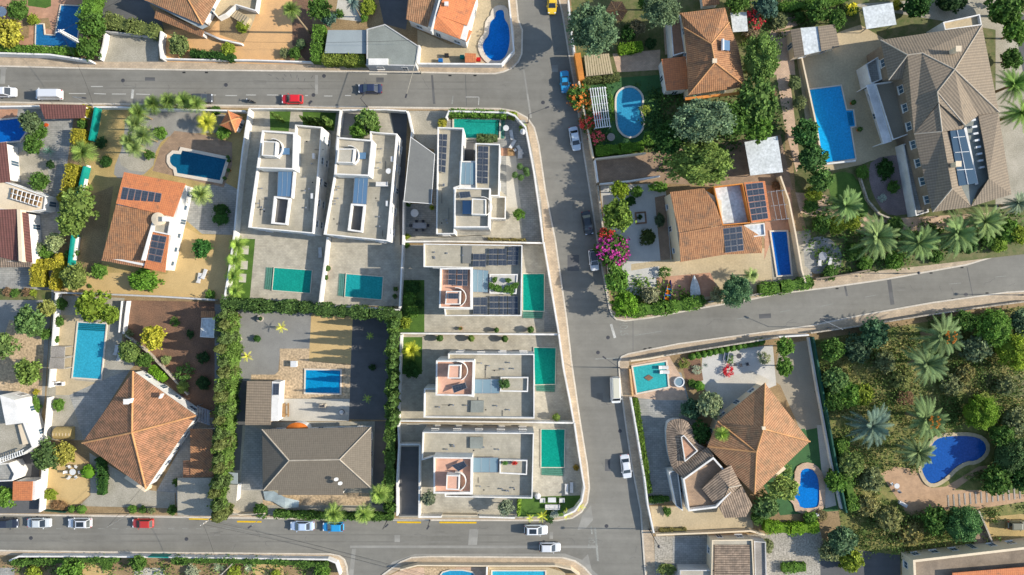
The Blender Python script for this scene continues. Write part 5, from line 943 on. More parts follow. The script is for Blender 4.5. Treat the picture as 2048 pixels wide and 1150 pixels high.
flat(t,[(1886,44),(1960,28),(1964,50),(1890,60)],5.2,.6,fm='beigepav'); flat(t,[(1806,288),(1826,284),(1858,424),(1832,432)],2.8,.3,fm='pavgrey',t=.2)
t=house('brown ribbed pool-house roof with a pale central strip beside the big pool',(1632,80),'pool house','pool_house'); roof(t,[(1581,59,3.1),(1601,56,3.4),(1609,112,3.4),(1589,115,3.1)],[(0,1,2,3)],'tile_taupe',ridge=None); roof(t,[(1636,53,3.4),(1670,48,3.1),(1679,93,3.1),(1643,102,3.4)],[(0,1,2,3)],'tile_taupe',ridge=None,name='roof'); obj('glass_strip',MB().prism(GP([(1601,56),(1636,53),(1643,102),(1609,110)],3.2),3.0,3.2),M['whiteroof'],t); wp=inset(ccw(GP([(1581,59),(1670,48),(1679,93),(1589,115)],3.0)),.25); obj('wall',MB().prism(wp,.1,2.98),M['cream'],t); windows(t,wp,[.9])
# --- D block big roof
t=house('large mottled diamond hip roof house with tiled terraces beside the kidney pool',(1520,870)); z=4.6
roof(t,[(1530,766,z),(1620,883,z),(1509,988,z),(1415,893,z),(1435,843,z),(1527,858,7.8),(1513,904,7.0)],[(0,1,5),(1,2,6,5),(2,3,6),(3,4,6),(4,0,5,6)][:3]+[(3,4,6),(4,5,6),(4,0,5)],'tile_mix',rr=.15,norid=((4,5),)); block(t,[(1530,766),(1620,883),(1509,988),(1415,893),(1435,843)],4.5,ins=.5,win=[1,],wm='cream'); chimney(t,(1527,856),7.4,.7,.4,'cream')
flat(t,[(1366,958),(1427,914),(1450,940),(1462,985),(1433,1016),(1377,1023)],4.6,1.1,fm='brownpav',win=[1.0],t=.3); roof(t,[(1345,940,3.2),(1418,892,3.6),(1428,912,4.4),(1366,956,4.4)],[(0,1,2,3)],'tile_old',ridge=None,name='skirt_roof'); roof(t,[(1404,978,4.2),(1436,946,5.2),(1458,975,5.2),(1434,1014,4.0)],[(0,1,2,3)],'tile_old',ridge=None,name='tower_roof'); roof(t,[(1436,946,5.1),(1462,930,4.9),(1482,970,4.4),(1440,1014,3.9),(1458,975,5.3)],[(0,1,2,4),(2,3,4)],'tile_old',ridge='ridge_pale',name='tower_roof'); roof(t,[(1436,1012,3.8),(1484,972,4.2),(1505,1010,3.0),(1492,1034,2.8),(1450,1036,2.8)],[(0,1,2,3,4)],'tile_old',ridge=None,name='porch_roof')
q=smooth([(1332,850),(1345,838),(1372,838),(1388,862),(1395,890),(1416,896),(1366,940),(1345,942),(1334,900)],1); obj('garage_wall',MB().prism(inset(ccw(GP(q,3.0)),.3),.1,2.95),M['white'],t); roof(t,[(x,y,3.2) for x,y in q]+[(1366,872,3.9)],[(i,(i+1)%len(q),len(q)) for i in range(len(q))],'tile_old',ridge=None,name='garage_roof'); flat(t,[(1362,874),(1368,870),(1396,902),(1370,924)],4.1,.3,z0=3.2,fm='terr',t=.15); flat(t,[(1338,944),(1356,940),(1366,1022),(1352,1012)],3.2,.5,fm='pavgrey',t=.15)
obj('small_terrace',MB().prism(GP([(1541,948),(1566,930),(1572,938),(1548,957)],2.8),.1,2.8),M['cream'],t)
t=house('bottom-edge outbuilding with dark ribbed tile roof and white parapets',(1465,1120)); flat(t,[(1424,1080),(1505,1079),(1510,1190),(1422,1190)],3.4,.4,wm='cream',fm='roofslab',win=[1.0]); roof(t,[(1430,1090,3.2),(1500,1090,3.2),(1500,1190,3.2),(1428,1190,3.2)],[(0,1,2,3)],'tile_old',ridge=None); flat(t,[(1508,1082),(1532,1084),(1534,1190),(1511,1190)],3.0,.3,wm='greywall',fm='greywood'); flat(t,[(1360,1140),(1438,1140),(1438,1190),(1356,1190)],3.0,.3,wm='greywall',fm='roofslab')
t=house('long brown terrace building with cream walls in the bottom right corner',(1950,1140)); flat(t,[(1826,1120),(2100,1088),(2100,1240),(1832,1240)],4.0,.7,fm='brownwall',wm='cream',t=.45,win=[1.0]); roof(t,[(1905,1146,4.6),(2100,1130,4.6),(2100,1230,4.8),(1910,1230,4.8)],[(0,1,2,3)],'tile_or',ridge=None)
t=house('small hut with rust-brown roof at the top right edge of the trees',(1415,5),'hut','hut'); roof(t,[(1402,-20,2.8),(1436,-24,2.8),(1440,8,2.5),(1406,12,2.5)],[(0,1,2,3)],'tile_br',ridge=None); block(t,[(1402,-20),(1436,-24),(1440,8),(1406,12)],2.4,ins=.25)
# ================================================================ POOLS
BL=(.02,.30,.62); DB=(.015,.16,.42); TE=(.03,.62,.50); TQ=(.08,.60,.62); CY=(.12,.68,.74)
pool('L-shaped dark blue pool beside the terracotta patio in the top left corner',[(123,11),(164,13),(152,97),(72,90),(73,49),(87,49),(89,70),(111,72)],(.03,.22,.50),.2)
def zz(ox,oy,k,*p): return [(ox+x/k,oy+y/k) for x,y in p]
pool('bright blue guitar-shaped pool at the top street corner',zz(800,0,4.793,(925,110),(955,95),(990,100),(1000,140),(1000,180),(1040,240),(1052,330),(1050,430),(1020,530),(970,580),(900,585),(850,560),(810,510),(790,450),(800,400),(850,340),(855,280),(865,210),(915,170),(913,135)),(.004,.23,.78),.9,sm=1)
pool('small vivid blue pool at the left edge under the trees',[(-40,238),(0,241),(40,237),(57,258),(40,281),(0,285),(-40,284)],(.004,.16,.60),.3)
pool('dark blue roman-end pool on the brown terrace behind the orange kiosk',zz(0,200,4.793,(1750,485),(2170,570),(2110,770),(1700,700),(1690,650),(1650,625),(1630,590),(1632,545),(1665,515),(1735,520)),(.006,.13,.25),.6)
pool('teal pool with pale entry steps behind the left twin villa',[(549,535.6),(624,541),(620,586),(545,580)],(.015,.40,.31),.12,steps=[[(533,534.6),(549.5,535.6),(545.5,580),(529,578)]])
pool('shaded teal pool with grey steps behind the right twin villa',[(693,548),(766,554),(763,599),(690,593)],(.02,.42,.42),.12,steps=[[(679,547),(693,548),(690,593),(676,591)]])
pool('emerald green pool of the corner villa behind the street hedge',[(908,238),(999,240),(998,276),(928,276),(927,256),(908,255)],(.02,.42,.33),.3,steps=[[(991,241),(1010,241),(1009,277),(990,277)]])
pool('emerald pool beside the planted roof-garden villa',[(1046,548),(1088,548),(1088,622),(1046,621)],(.006,.34,.25),.12,steps=[[(1046,622),(1087,622),(1084,637),(1046,636)]])
pool('emerald pool beside the upper pink-floored villa near the street wall',[(1068,695),(1111.5,696),(1110,768),(1070,769)],(.006,.34,.25),.12,steps=[[(1071,769),(1110,768),(1109,784),(1073,782)]])
pool('emerald pool beside the lawn corner villa at the street curve',[(1082.5,858.6),(1129.5,858.6),(1128,934),(1082.5,934)],(.006,.34,.25),.12,steps=[[(1083,934.5),(1128,934.5),(1126,952),(1083,950)]])
pool('bright turquoise rectangular pool with shallow end beside the diamond-roof house',[(157,645),(213,648),(202,758),(146,754)],(.05,.48,.66),.25,steps=[[(158,646),(212,649),(210,663),(156,660)]])
pool('small sky-blue pool on the crazy paving near the sand strip',[(612,740),(681,741),(680,786),(611,785)],(.006,.34,.66),.3)
pool('blue kidney pool in the shaded garden beside the white pergola',zz(1120,160,4.793,(545,150),(580,100),(650,70),(720,80),(780,140),(790,210),(770,270),(780,340),(800,410),(780,480),(730,530),(680,545),(620,530),(570,480),(550,420),(545,330),(540,230)),(.06,.42,.66),.35,sm=1)
pool('long bright blue pool of the taupe mansion',[(1618,180),(1681,172),(1692,221),(1705.5,221),(1710,252),(1700,254),(1710,317),(1646,326)],(.012,.48,.95),.25,steps=[[(1694,224),(1704,224),(1708,250),(1698,251)]])
pool('narrow royal blue pool beside the brown-roofed solar house',[(1542,464),(1573,463),(1582,549),(1555,551)],(.004,.14,.55),.3)
pool('square turquoise pool at the street corner with a mosaic motif',[(1266,734),(1331.5,723.4),(1336,773),(1274,785.6)],(.06,.52,.52),.3)
x,y,_=G((1297,755)); o=tag(obj('pool_mosaic',MB().prism([(x-.9,y),(x,y-.6),(x+.9,y),(x,y+.6)],.285,.292),M['redsoil']),'dark diamond mosaic motif in the square turquoise corner pool','mosaic')
pool('bright blue kidney pool with tan rim beside the big diamond roof',zz(1180,840,3.71,(1560,380),(1600,355),(1650,365),(1690,420),(1700,500),(1700,620),(1680,650),(1560,655),(1545,600),(1515,570),(1520,530),(1550,500),(1560,440)),(.006,.24,.75),1.1,sm=1,copm='pavpink')
pool('royal blue bean-shaped pool in the overgrown garden',zz(1620,820,3.486,(850,230),(900,190),(1000,180),(1120,180),(1200,205),(1232,260),(1210,315),(1150,355),(1090,355),(1010,400),(960,455),(900,500),(850,515),(815,495),(785,440),(775,400),(815,330)),(.02,.12,.46),.7,sm=1,copm='beigepav')
pool('rounded light blue pool at the bottom edge, left of the two',[(881,1152),(886,1145),(900,1141),(925,1141),(945,1145),(952,1156),(950,1190),(880,1190)],(.04,.40,.66),.25)
pool('rectangular bright cyan pool at the bottom edge, right of the two',[(985,1142),(1090,1142),(1090,1190),(983,1190)],(.05,.52,.72),.25)
struct('pool_deck',MB().prism(GP(zz(1620,820,3.486,(495,445),(600,395),(740,415),(760,440),(800,500),(850,545),(950,535),(1060,470),(1180,395),(1270,385),(1250,430),(1120,480),(1010,560),(1180,560),(1500,590),(1500,640),(1180,690),(960,700),(720,740),(680,730),(640,660),(570,560)),.3),.1,.162),M['decktan'])
# ================================================================ WALLS AND FENCES
W=wall
W('bluish shaded white wall along the top street, left end',[(-100,106),(0,106),(100,109),(180,121)],1.9,.3)
W('short white wall on the left side of the open driveway',[(210,66),(206,90),(198,118)],1.4,.3); W('grey-white wall on the right side of the open driveway',[(322,62),(319,90),(322,117)],1.9,.3)
W('low white wall along the street before the orange forecourt',[(328,117),(400,119),(500,120),(630,124),(738,129)],1.0,.25); W('white garden wall between annexe and beige pool patio',[(838,90),(836,112),(834,128)],2.0,.3)
W('white street wall below the beige patio and guitar pool',[(735,125),(835,127),(1003,128),(1028,101),(1024,60),(1018,0),(1008,-80)],1.8,.3)
W('dark hedge-side wall below the shaded drive at top left',[(207,62),(318,74)],1.2,.25,'greywall')
W('white street wall of the maroon-gate plot, far left',[(-80,212),(0,213),(78,212)],1.6,.28); W('bluish white street wall between the teal screen and fan palms',[(186,214),(240,214),(300,217),(490,222)],1.5,.28)
for i,(p,l) in enumerate(((((190,214),(184,250),(178,280)),'teal glass screen fence beside the yellow shrubs, upper stretch'),(((168,332),(160,365),(154,392)),'teal glass screen fence beside the yellow hedge, middle stretch'),(((144,468),(140,500),(136,535)),'teal glass screen fence near the olive bushes, lower stretch'))): W(l,list(p),2.0,.9,'glassgreen','screen_fence','fence',group='teal screen fences')
W('white low wall beside the middle teal screen and dry lawn',[(174,330),(168,360),(162,392)],1.1,.25); W('white low wall below the big palm beside the shaded yard',[(153,474),(149,500),(146,520)],1.1,.25)
W('long white wall between the orange-roof garden and left twin villa',[(498,218),(491,262),(485,300),(476,380),(468,470),(458,540),(448,600)],2.3,.42)
W('white wall between the courts of the twin villas',[(655,474),(650,520),(643,570),(638,611)],2.2,.45); W('white street wall of the twin villas, left part',[(498,217),(575,217),(680,220)],1.7,.25); W('white street wall of the right twin villa',[(684,220),(770,219),(812,222)],1.7,.25); W('white wall between the twin villa gardens near the street',[(681,220),(676,260),(671,300)],2.3,.5)
W('white wall right of the right twin villa',[(815,222),(824,262),(822,275)],2.0,.35); W('long bluish-white wall along the alley right of the twin villas',[(807,400),(806,480),(802,560),(799,617)],2.3,.34); W('white wall along the bottom of the right twin villa court',[(640,612),(720,615),(800,620)],1.6,.25)
W('curved white wall round the corner villa pool garden',[(892,236),(898,222),(1015,225),(1030,231),(1051,254),(1060,300),(1069,350),(1079,420),(1087,485)],2.1,.34); W('white wall between the corner villa and the planted villa',[(806,483),(900,483),(1090,486)],1.9,.36)
W('white street-side wall beside the planted villa pool',[(1088,487),(1097,540),(1110,620),(1118,667)],2.2,.34); W('white wall between planted villa and upper pink-floored villa',[(801,667),(950,668),(1116,669)],1.9,.34)
W('white street-side wall beside the upper pink-floored villa',[(1118,668),(1128,740),(1140,800),(1148,845)],2.3,.34); W('white wall between the two pink-floored villas',[(799,842),(1000,844),(1148,846)],1.9,.34); W('white street-side wall curving round the lawn corner villa',[(1149,846),(1157,900),(1169,975),(1164,1003),(1150,1022),(1128,1032)],2.0,.34)
W('white wall on the hedge side of the upper pink-floored villa',[(802,670),(799,760),(796,845)],2.0,.4); W('white wall left of the dark garage ramp',[(796,846),(798,890),(794,960),(794,1032)],2.0,.42); W('bluish white wall right of the dark garage ramp',[(840,890),(839,960),(838,1036)],1.9,.4); W('white wall closing the head of the garage ramp',[(798,889),(841,889)],1.7,.5); W('white street wall of the lawn corner villa',[(840,1034),(883,1034)],1.6,.3)
W('white street wall before the olive trees of the corner villa',[(958,1034),(1030,1036)],1.3,.4); W('cream sliding gate of the lawn corner villa',[(884,1030),(955,1031)],1.3,.1,'cream','sliding_gate','gate')
W('grey-white rubble wall under the orange-roof garden',[(108,585),(200,588),(320,593),(430,600)],1.3,.4,'greywall'); W('broad white wall left of the turquoise pool',[(112,586),(108,640),(104,692)],1.6,.9); W('white wall piece beside the weathered slatted roof',[(101,738),(98,775)],1.6,.9); W('broad white wall beside the rock garden of the diamond house',[(96,795),(92,840),(87,884)],1.6,1.0); W('wide white wall left of the tan garden at the bottom street',[(85,935),(82,970),(79,1024)],1.6,1.3)
W('low white wall on the street side of the bottom-left gardens',[(18,1122),(38,1113),(150,1113),(300,1114),(420,1116),(655,1119),(672,1126),(680,1150)],1.3,.3)
W('stone wall between the brown garden and diamond-house terrace',[(250,670),(290,700),(330,740),(375,790)],.9,.3,'stonewall'); W('cream wall under the gateway canopies near the bottom street',[(455,1020),(480,1030),(530,1027)],1.2,.25,'cream'); W('dark timber street fence below the diamond house garden',[(88,1022),(130,1025)],1.0,.12,'fence_green','timber_fence','fence')
W('white street wall along the shaded kidney-pool garden',[(1137,0),(1143,60),(1149,104)],1.8,.3); W('cream street wall beside the bougainvillea and white pergola',[(1158,162),(1172,240),(1187,316)],1.7,.3,'cream'); W('pinkish wall along the top of the brown driveway',[(1190,318),(1240,312),(1292,306)],1.6,.3,'cream'); W('white gate wall at the brown driveway mouth',[(1190,320),(1196,364)],1.5,.4,'white'); W('stone street wall beside the white gravel yard',[(1196,370),(1202,425),(1212,500),(1222,570)],1.4,.34,'stonewall'); W('wall between brown driveway and white gravel yard',[(1200,368),(1260,362),(1320,352)],1.3,.3,'white')
W('garden wall above the street verge beside the narrow pool',[(1418,604),(1480,596),(1545,582),(1622,568)],1.0,.3,'stonewall'); W('long cream wall between the narrow pool and mansion gardens',[(1561,352),(1578,400),(1592,470),(1604,540),(1612,566)],1.9,.3,'cream'); W('thin white wall along the left side of the mansion pool',[(1604,116),(1617,176),(1633,250),(1644,320)],1.2,.34,'cream'); W('white balustrade wall at the foot of the mansion pool',[(1648,328),(1712,321)],1.0,.3)
W('dark street wall below the mansion palms',[(1632,558),(1690,550),(1740,540)],1.2,.3,'brownwall'); W('curved stone wall round the mansion lawn',[(1718,345),(1736,400),(1760,428),(1790,440)],.8,.4,'stonewall')
W('hedge-topped street wall above the corner pool, left part',[(1262,722),(1300,717),(1332,711)],1.6,.3,'cream'); W('long street wall above the hedge row of the diamond-roof house',[(1332,711),(1430,695),(1556,675)],1.8,.25,'stonewall'); W('white gateway wall at the tan driveway',[(1558,674),(1618,670)],1.5,.3,'white','gateway_wall','gateway')
W('pale street wall beside the long narrow hedge strip',[(1262,795),(1275,870),(1290,960),(1296,1010),(1308,1066)],1.5,.28,'white'); W('terracotta-capped low wall left of the corner pool',[(1260,738),(1266,792)],.9,.3,'pavor'); W('pale wall along the grey driveway of the diamond-roof house',[(1618,675),(1636,780),(1662,920),(1684,1018)],.9,.3,'white'); W('dark green screen fence beside the wild garden',[(1627,674),(1648,790),(1672,920),(1694,1026)],2.0,.5,'fence_green','screen_fence','fence')
W('low cream wall between beige court and lower cobbled yard',[(1312,1070),(1420,1066),(1500,1062),(1530,1070)],1.3,.3,'cream'); W('street wall of the wild garden with stone posts',[(1622,666),(1720,652),(1790,641),(1850,631),(1954,616),(2060,602)],1.1,.25,'stonewall'); W('dark wall across the bottom edge court between the two pools',[(974,1134),(972,1190)],1.6,.5,'white'); W('brown street wall behind the two bottom edge pools',[(800,1140),(835,1131),(975,1132),(1110,1132),(1142,1139),(1160,1152)],1.4,.25,'cream')
W('pale stone handrail wall beside the wild garden stairs',[(1958,1022),(1975,1060),(1992,1102)],1.0,.5,'stonewall'); W('slatted white fence along the brown cypress-shadow garden',[(254,602),(250,630),(246,668)],1.3,.2,'white','slatted_fence','fence'); W('left slatted white fence beside the turquoise pool patio',[(243,602),(240,630),(237,665)],1.3,.12,'white','slatted_fence','fence')
W('red-brown edging wall of the curved bench in the grey gravel yard',[(478,629),(470,636),(468,655)],.5,.6,'terr','curved_bench','bench'); W('low white planter wall along the orange forecourt plants',[(400,60),(440,78),(484,88)],.9,.3)
steps_run('garden_steps',(1940,1022),(1968,1100),3.0,11,.15,.5,'brownpav'); steps_run('garden_steps',(465,25),(500,48),1.6,7,.15,1.2,'beigepav')
b=MB(); 
for i in range(14): a=(1895+i*11,990+(-i*1.2)); p,q=G(a,0)[:2],G((a[0]+1,a[1]+22),0)[:2]; b.box((p[0]+q[0])/2,(p[1]+q[1])/2,.165,.21,.28,2.2,4)
struct('timber_path',b,M['greywood'])
# ================================================================ VEHICLES
WH=(.58,.59,.60); 
car('white panel van leaving the frame at the top left',8,184,0,WH,'van'); car('white delivery van parked beside the maroon gate',98,189,180,WH,'bigvan'); car('dark grey car half hidden behind the street fan palms',404,196,0,(.05,.055,.06),'hatch')
car('red hatchback parked beside the cypress garden',584,198,180,(.62,.015,.02),'hatch'); car('dark navy car driving along the top street',740,177,180,(.02,.03,.07),'sedan',group='moving cars'); car('yellow car cut off at the top edge of the side street',1104,6,90,(.75,.48,.02),'hatch'); car('blue open cabriolet parked beside the orange gate wall',1130,163,86,(.02,.25,.48),'cabrio')
car('silver-blue sedan parked by the red bougainvillea',1150,277,80,(.45,.52,.58),'sedan'); car('black hatchback parked in the shade beside the yellow-green tree',1175,446,80,(.015,.02,.025),'sedan'); car('white car with dark roof half under the magenta bougainvillea',1188,520,83,WH,'hatch',roofcol=(.03,.03,.035)); car('white van with beige roof parked beside the corner pool',1231,780,88,(.70,.70,.66),'bigvan',roofcol=(.55,.52,.40)); car('white sedan parked beside the narrow hedge strip',1252,933,82,(.58,.60,.62),'sedan')
car('black car cut off at the left edge of the bottom street',12,1047,0,(.02,.025,.04),'sedan'); car('silver sedan parked second from left on the bottom street',78,1046,0,(.50,.53,.53),'sedan'); car('white estate car with a big black sunroof on the bottom street',159,1046,180,WH,'suv',sunroof=True); car('dark red hatchback parked on the bottom street',285,1047,180,(.42,.03,.02),'hatch'); car('light blue sedan parked below the grey hipped house',604,1052,180,(.42,.52,.66),'sedan'); car('bright blue hatchback parked under the fan palms',666,1054,180,(.02,.27,.55),'hatch')
car('silver car with dark sunroof parked at the lawn corner',1072,1060,0,(.66,.68,.70),'suv',sunroof=True); car('white hatchback with black roof rails parked on the lower lane',1100,1095,0,WH,'hatch'); car('khaki off-road car half in shade in the wild garden track',2036,1050,0,(.16,.15,.09),'jeep',group='cars in gardens',lift=.15)
def motorbike(label,p,a):
    x,y,_=G(p,.7); t=thing('motorcycle',label,'motorcycle',(x,y,.01),None,rz=R(a)); lk=lambda n,m_,mm,par=t: place(n,m_.mesh(n,M[mm]),par)
    for s in(-.7,.7): wv=lk('wheel',MB().tube((s,-.07,.31),(s,.07,.31),.31,.31,16),'black'); lk('rim',MB().tube((s,-.075,.31),(s,.075,.31),.18,.18,10),'chrome',wv)
    b=MB(); b.tube((-.7,0,.31),(-.1,0,.55),.05); b.tube((-.1,0,.55),(.5,0,.85),.07); b.tube((.7,0,.31),(.48,0,.95),.045); lk('frame',b,'darkmetal'); lk('fuel_tank',MB().lathe(0,0,[(.02,.68),(.17,.75),(.18,.88),(.05,.97)],12),'darkmetal'); lk('seat',MB().box(-.42,0,.72,.82,.62,.26),'black')
    lk('handlebar',MB().tube((.45,-.36,1.0),(.45,.36,1.0),.02),'chrome'); lk('engine',MB().box(.05,0,.3,.58,.42,.3),'metal'); lk('headlight',MB().tube((.56,0,.88),(.66,0,.88),.09,.1,12),'lens')
    for s in(-1,1): lk('mirror',MB().box(.42,s*.34,1.05,1.13,.03,.1),'glass')
motorbike('dark motorcycle parked at the kerb behind the red hatchback',(500,201),160)
def boat(label,p,a,L_=4,W_=1.5,m='plastic',inner='greywood',cover=False):
    x,y,_=G(p,.5); t=thing('small_boat',label,'boat',(x,y,.17),None,rz=R(a)); n=9; rings=[]
    for i in range(n):
        u=i/(n-1); w_=W_/2*min(1,(1.05-u**2.6)); xx=-L_/2+L_*u; z1=.55+.18*u*u; z0_=.12+.25*u**3
        rings.append([(xx,-w_,z1),(xx,-w_*.75,z0_+.08),(xx,0,z0_-.1),(xx,w_*.75,z0_+.08),(xx,w_,z1)])
    b=MB(); o=0
    for r_ in rings: b.v+=r_
    for i in range(n-1):
        for j in range(4): b.f.append((i*5+j,(i+1)*5+j,(i+1)*5+j+1,i*5+j+1))
    b.f.append((0,1,2,3,4)); place('hull',b.mesh('hull',M[m]),t)
    if cover:
        c=MB(); [c.v.extend([(r_[0][0],r_[0][1],r_[0][2]+.01),(r_[0][0],0,r_[0][2]+.28*math.sin(math.pi*(i+.7)/n)),(r_[4][0],r_[4][1],r_[4][2]+.01)]) for i,r_ in enumerate(rings)]; c.f=[f for i in range(n-1) for f in((i*3,i*3+3,i*3+4,i*3+1),(i*3+1,i*3+4,i*3+5,i*3+2))]; place('cover',c.mesh('cover',M[inner]),t)
    else:
        d=MB(); d.prism([(r_[1][0],r_[1][1]) for r_ in rings]+[(r_[3][0],r_[3][1]) for r_ in rings[::-1]],.2,.3); place('deck',d.mesh('deck',M[inner]),t); [place('thwart',MB().box(xx,0,.45,.5,.22,W_*.9).mesh('thwart',M[m]),t) for xx in(-L_*.25,L_*.05)]
boat('pale covered boat on the brown deck behind the street hedge',(1389,573),95,4.2,1.9,'plastic','whiteroof',True); boat('orange-decked rowing boat beside the covered pale boat',(1337,580),80,3.9,1.2,'bluepaint','orangepaint')
# ================================================================ POLES AND CABLES
x,y,_=G((178,95)); t=thing('lattice_pole','pale lattice electricity pole standing in the top left hedge','utility pole',(x,y,ZG)); b=MB(); c4=[(-1,-1),(1,-1),(1,1),(-1,1)]
for i in range(4): b.tube((x+c4[i][0]*.28,y+c4[i][1]*.28,.1),(x+c4[i][0]*.16,y+c4[i][1]*.16,8.6),.10,.08,5)
for k in range(13):
    for i in range(4):
        z0_,z1_=.3+k*.64,.3+k*.64+.6; f0=.28-.12*z0_/8.6; f1=.28-.12*z1_/8.6; p,q=c4[i],c4[(i+1)%4]; b.tube((x+p[0]*f0,y+p[1]*f0,z0_),(x+q[0]*f1,y+q[1]*f1,z1_),.06,.06,4)
obj('lattice',b,M['plastic'],t); obj('crossarm',MB().box(x,y,8.3,8.45,1.6,.12,20),M['plastic'],t); T1=(x,y,8.3)
T2=pole('wooden pole leaning over the street by the concrete carport',(450,1015),9.4,'greywood'); T3=pole('wooden pole in the bottom-left garden hedge',(471,1121),7.3,'greywood'); T4=pole('slim pole beside the yellow-kerbed gateway of the diamond house',(260,1027),7.4,'metal',.08,False)
L=lamp
L('street lamp with long pale arm over the top street',(843,147),7.5,(813,190),m='concrete'); L('street lamp leaning over the bottom street by the grey hipped house hedge',(534,1024),7,(502,1052),m='metal'); L('thin street lamp by the curved corner wall of the green-pool villa',(1056,246),6.5,(1092,216),m='darkmetal'); L('street lamp on the wide pavement of the curved road',(1796,547),6.4,None); L('small street lamp beside the cream sliding gate',(860,1040),5,(855,1056),m='darkmetal'); L('tall street lamp casting a long shadow near the bottom junction',(1298,1058),8.5,None,m='darkmetal'); L('street lamp beside the teal screen near the left palms',(186,211),6,(167,196),m='metal'); L('slim lamp by the striped kerb near the tall hedge',(775,1040),5,(772,1052),m='darkmetal'); L('slim street lamp behind the navy car',(735,214),6,(727,190),m='darkmetal'); L('street lamp beside the wild garden wall on the curved road',(1655,655),6,(1645,640),m='metal'); L('street lamp at the right edge of the curved road',(2045,590),6.5,None,m='metal'); L('small dark lamp by the shaded junction kerb',(1238,735),5,(1210,716),m='darkmetal')
cable('long overhead cable crossing the bottom street from the carport pole',T2,G((1000,1200),5.0),1.6); cable('second overhead cable beside the long one over the bottom street',(T2[0]+.9,T2[1]+.6,T2[2]),G((1010,1195),5.4),1.4); cable('overhead cable from the lattice pole to the white villa side',T1,G((330,-60),7.5),.8); cable('overhead cable from the lattice pole across the top street',T1,G((186,208),6),.9); cable('overhead cable between carport pole and garden pole',T2,T3,.5); cable('overhead cable over the orange forecourt',G((430,82),5),G((835,80),5.4),1.0); cable('overhead cable from the slim pole over the diamond house yard',T4,G((380,860),6),.6)
# ================================================================ FURNITURE AND SMALL THINGS
table('round white table on the terracotta patio at the top left edge',(3,23),.95); table('round white table on the right twin villa roof',(777,342),.5,5.42,'plastic'); sofa('cream rounded sofa on the right twin villa roof',(764,368),0,2.2,5.42)
table('white parasol-covered round table in the patio below the grey sail roof',(829,426),.75); table('long grey dining table below the grey sail roof',(839,451),.55,square=True,l=2.6,m='fabric'); [chair(f'dark chair at the {w_} of the long grey dining table',p,a,m='darkmetal',group='dining chairs in the walled patio') for w_,p,a in(('left end',(822,451),0),('right end',(856,451),180),('upper left side',(833,443),270),('lower left side',(833,460),90),('upper right side',(846,443),270),('lower right side',(846,460),90))]
parasol('small white parasol beside the corner villa pool steps',(1046,263),.6,h=2); table('white round table in the corner villa pool patio',(1012,256),.55); [lounger(l,p,a) for l,p,a in(('white lounger beside the green pool steps of the corner villa',(1023,270),100),('white lounger near the corner villa house wall',(1025,288),60),('white lounger lowest in the corner villa patio',(1040,300),120))]; chair('white armchair beside the corner villa wall',(1030,300),40); sofa('white outdoor sofa on the grey corner villa patio',(1040,308),90,1.7); table('brown garden coffee table beside the corner villa patio sofa',(1022,304),.7,square=True,l=1.3,m='wood',h=.45)
[sofa(l,p,a,n) for l,p,a,n in(('white garden armchair at the left of the lawn seating group',(1085,1001),180,1.0),('white garden armchair right of the lawn seating group',(1124,1001),180,1.0),('long cream sofa on the corner lawn',(1105,1014),0,2.8))]; table('white glass coffee table in the lawn seating group',(1104,1000),.45,square=True,l=1.5,h=.4); lounger('white lounger on the shaded paving by the emerald pool',(1143,975),90); lounger('second white lounger beside the curved street wall',(1133,978),90)
[lounger(l,p,a) for l,p,a in(('white lounger on the twin villa terrace wall side',(640,505),95),('white lounger by the turquoise pool under the tree',(232,700),80),('white sunbed beside the turquoise pool patio table',(238,712),80),('pale lounger in the sandy garden of the orange-roof house',(408,548),70),('pale second lounger in the sandy garden of the orange-roof house',(398,556),80),('lounger beside the corner square pool, upper',(1327,735),0),('lounger beside the corner square pool, lower',(1329,744),0))]
table('round white table with six chairs in the tan garden',(145,944),.6); [chair(f'white chair on the {w_} side of the tan garden round table',(145+13*math.cos(R(a)),944+12*math.sin(R(a))),180-a) for w_,a in(('right',0),('lower right',60),('lower left',120),('left',180),('upper left',240),('upper right',300))]
x,y,_=G((1357,763)); t=thing('hot_tub','round white hot tub beside the corner square pool','hot tub',(x,y,ZG)); obj('shell',MB().lathe(x,y,[(1.0,.1),(1.0,.65),(.78,.68),(.72,.3)],22),M['plastic'],t); obj('water',MB().sheet(circ(x,y,.74,20),.55),M['skylight2'],t)
x,y,_=G((1075,990)); t=thing('covered_barbecue','white covered barbecue by the lawn corner villa wall','barbecue',(x,y,ZG)); obj('cover',MB().lathe(x,y,[(.55,.12),(.62,.7),(.5,1.05),(.15,1.2)],9),M['cloth'],t); obj('wheel',MB().tube((x-.5,y-.3,.24),(x-.5,y-.36,.24),.1,.1,10),M['black'],t)
def picnic(label,p):
    x,y,_=G(p,.7); t=thing('picnic_table',label,'picnic table',(x,y,ZG)); obj('tabletop',MB().box(x,y,.83,.9,.8,2.6),M['wood'],t); [obj('bench',MB().box(x+s*.85,y,.52,.58,.3,2.6),M['wood'],t) for s in(-1,1)]; [obj('frame',MB().box(x,y+s*.9,.14,.515,1.9,.1),M['wood'],t) for s in(-1,1)]
picnic('brown wooden picnic table on the pale concrete terrace',(567,820)); x,y,_=G((587,728),1); t=thing('white_box','white cubic cabinet on the crazy paving','cabinet',(x,y,ZG)); obj('body',MB().box(x,y,.14,.95,1.05,1.05),M['plastic'],t); obj('lid',MB().box(x,y,.955,1.02,1.15,1.15),M['plastic'],t)
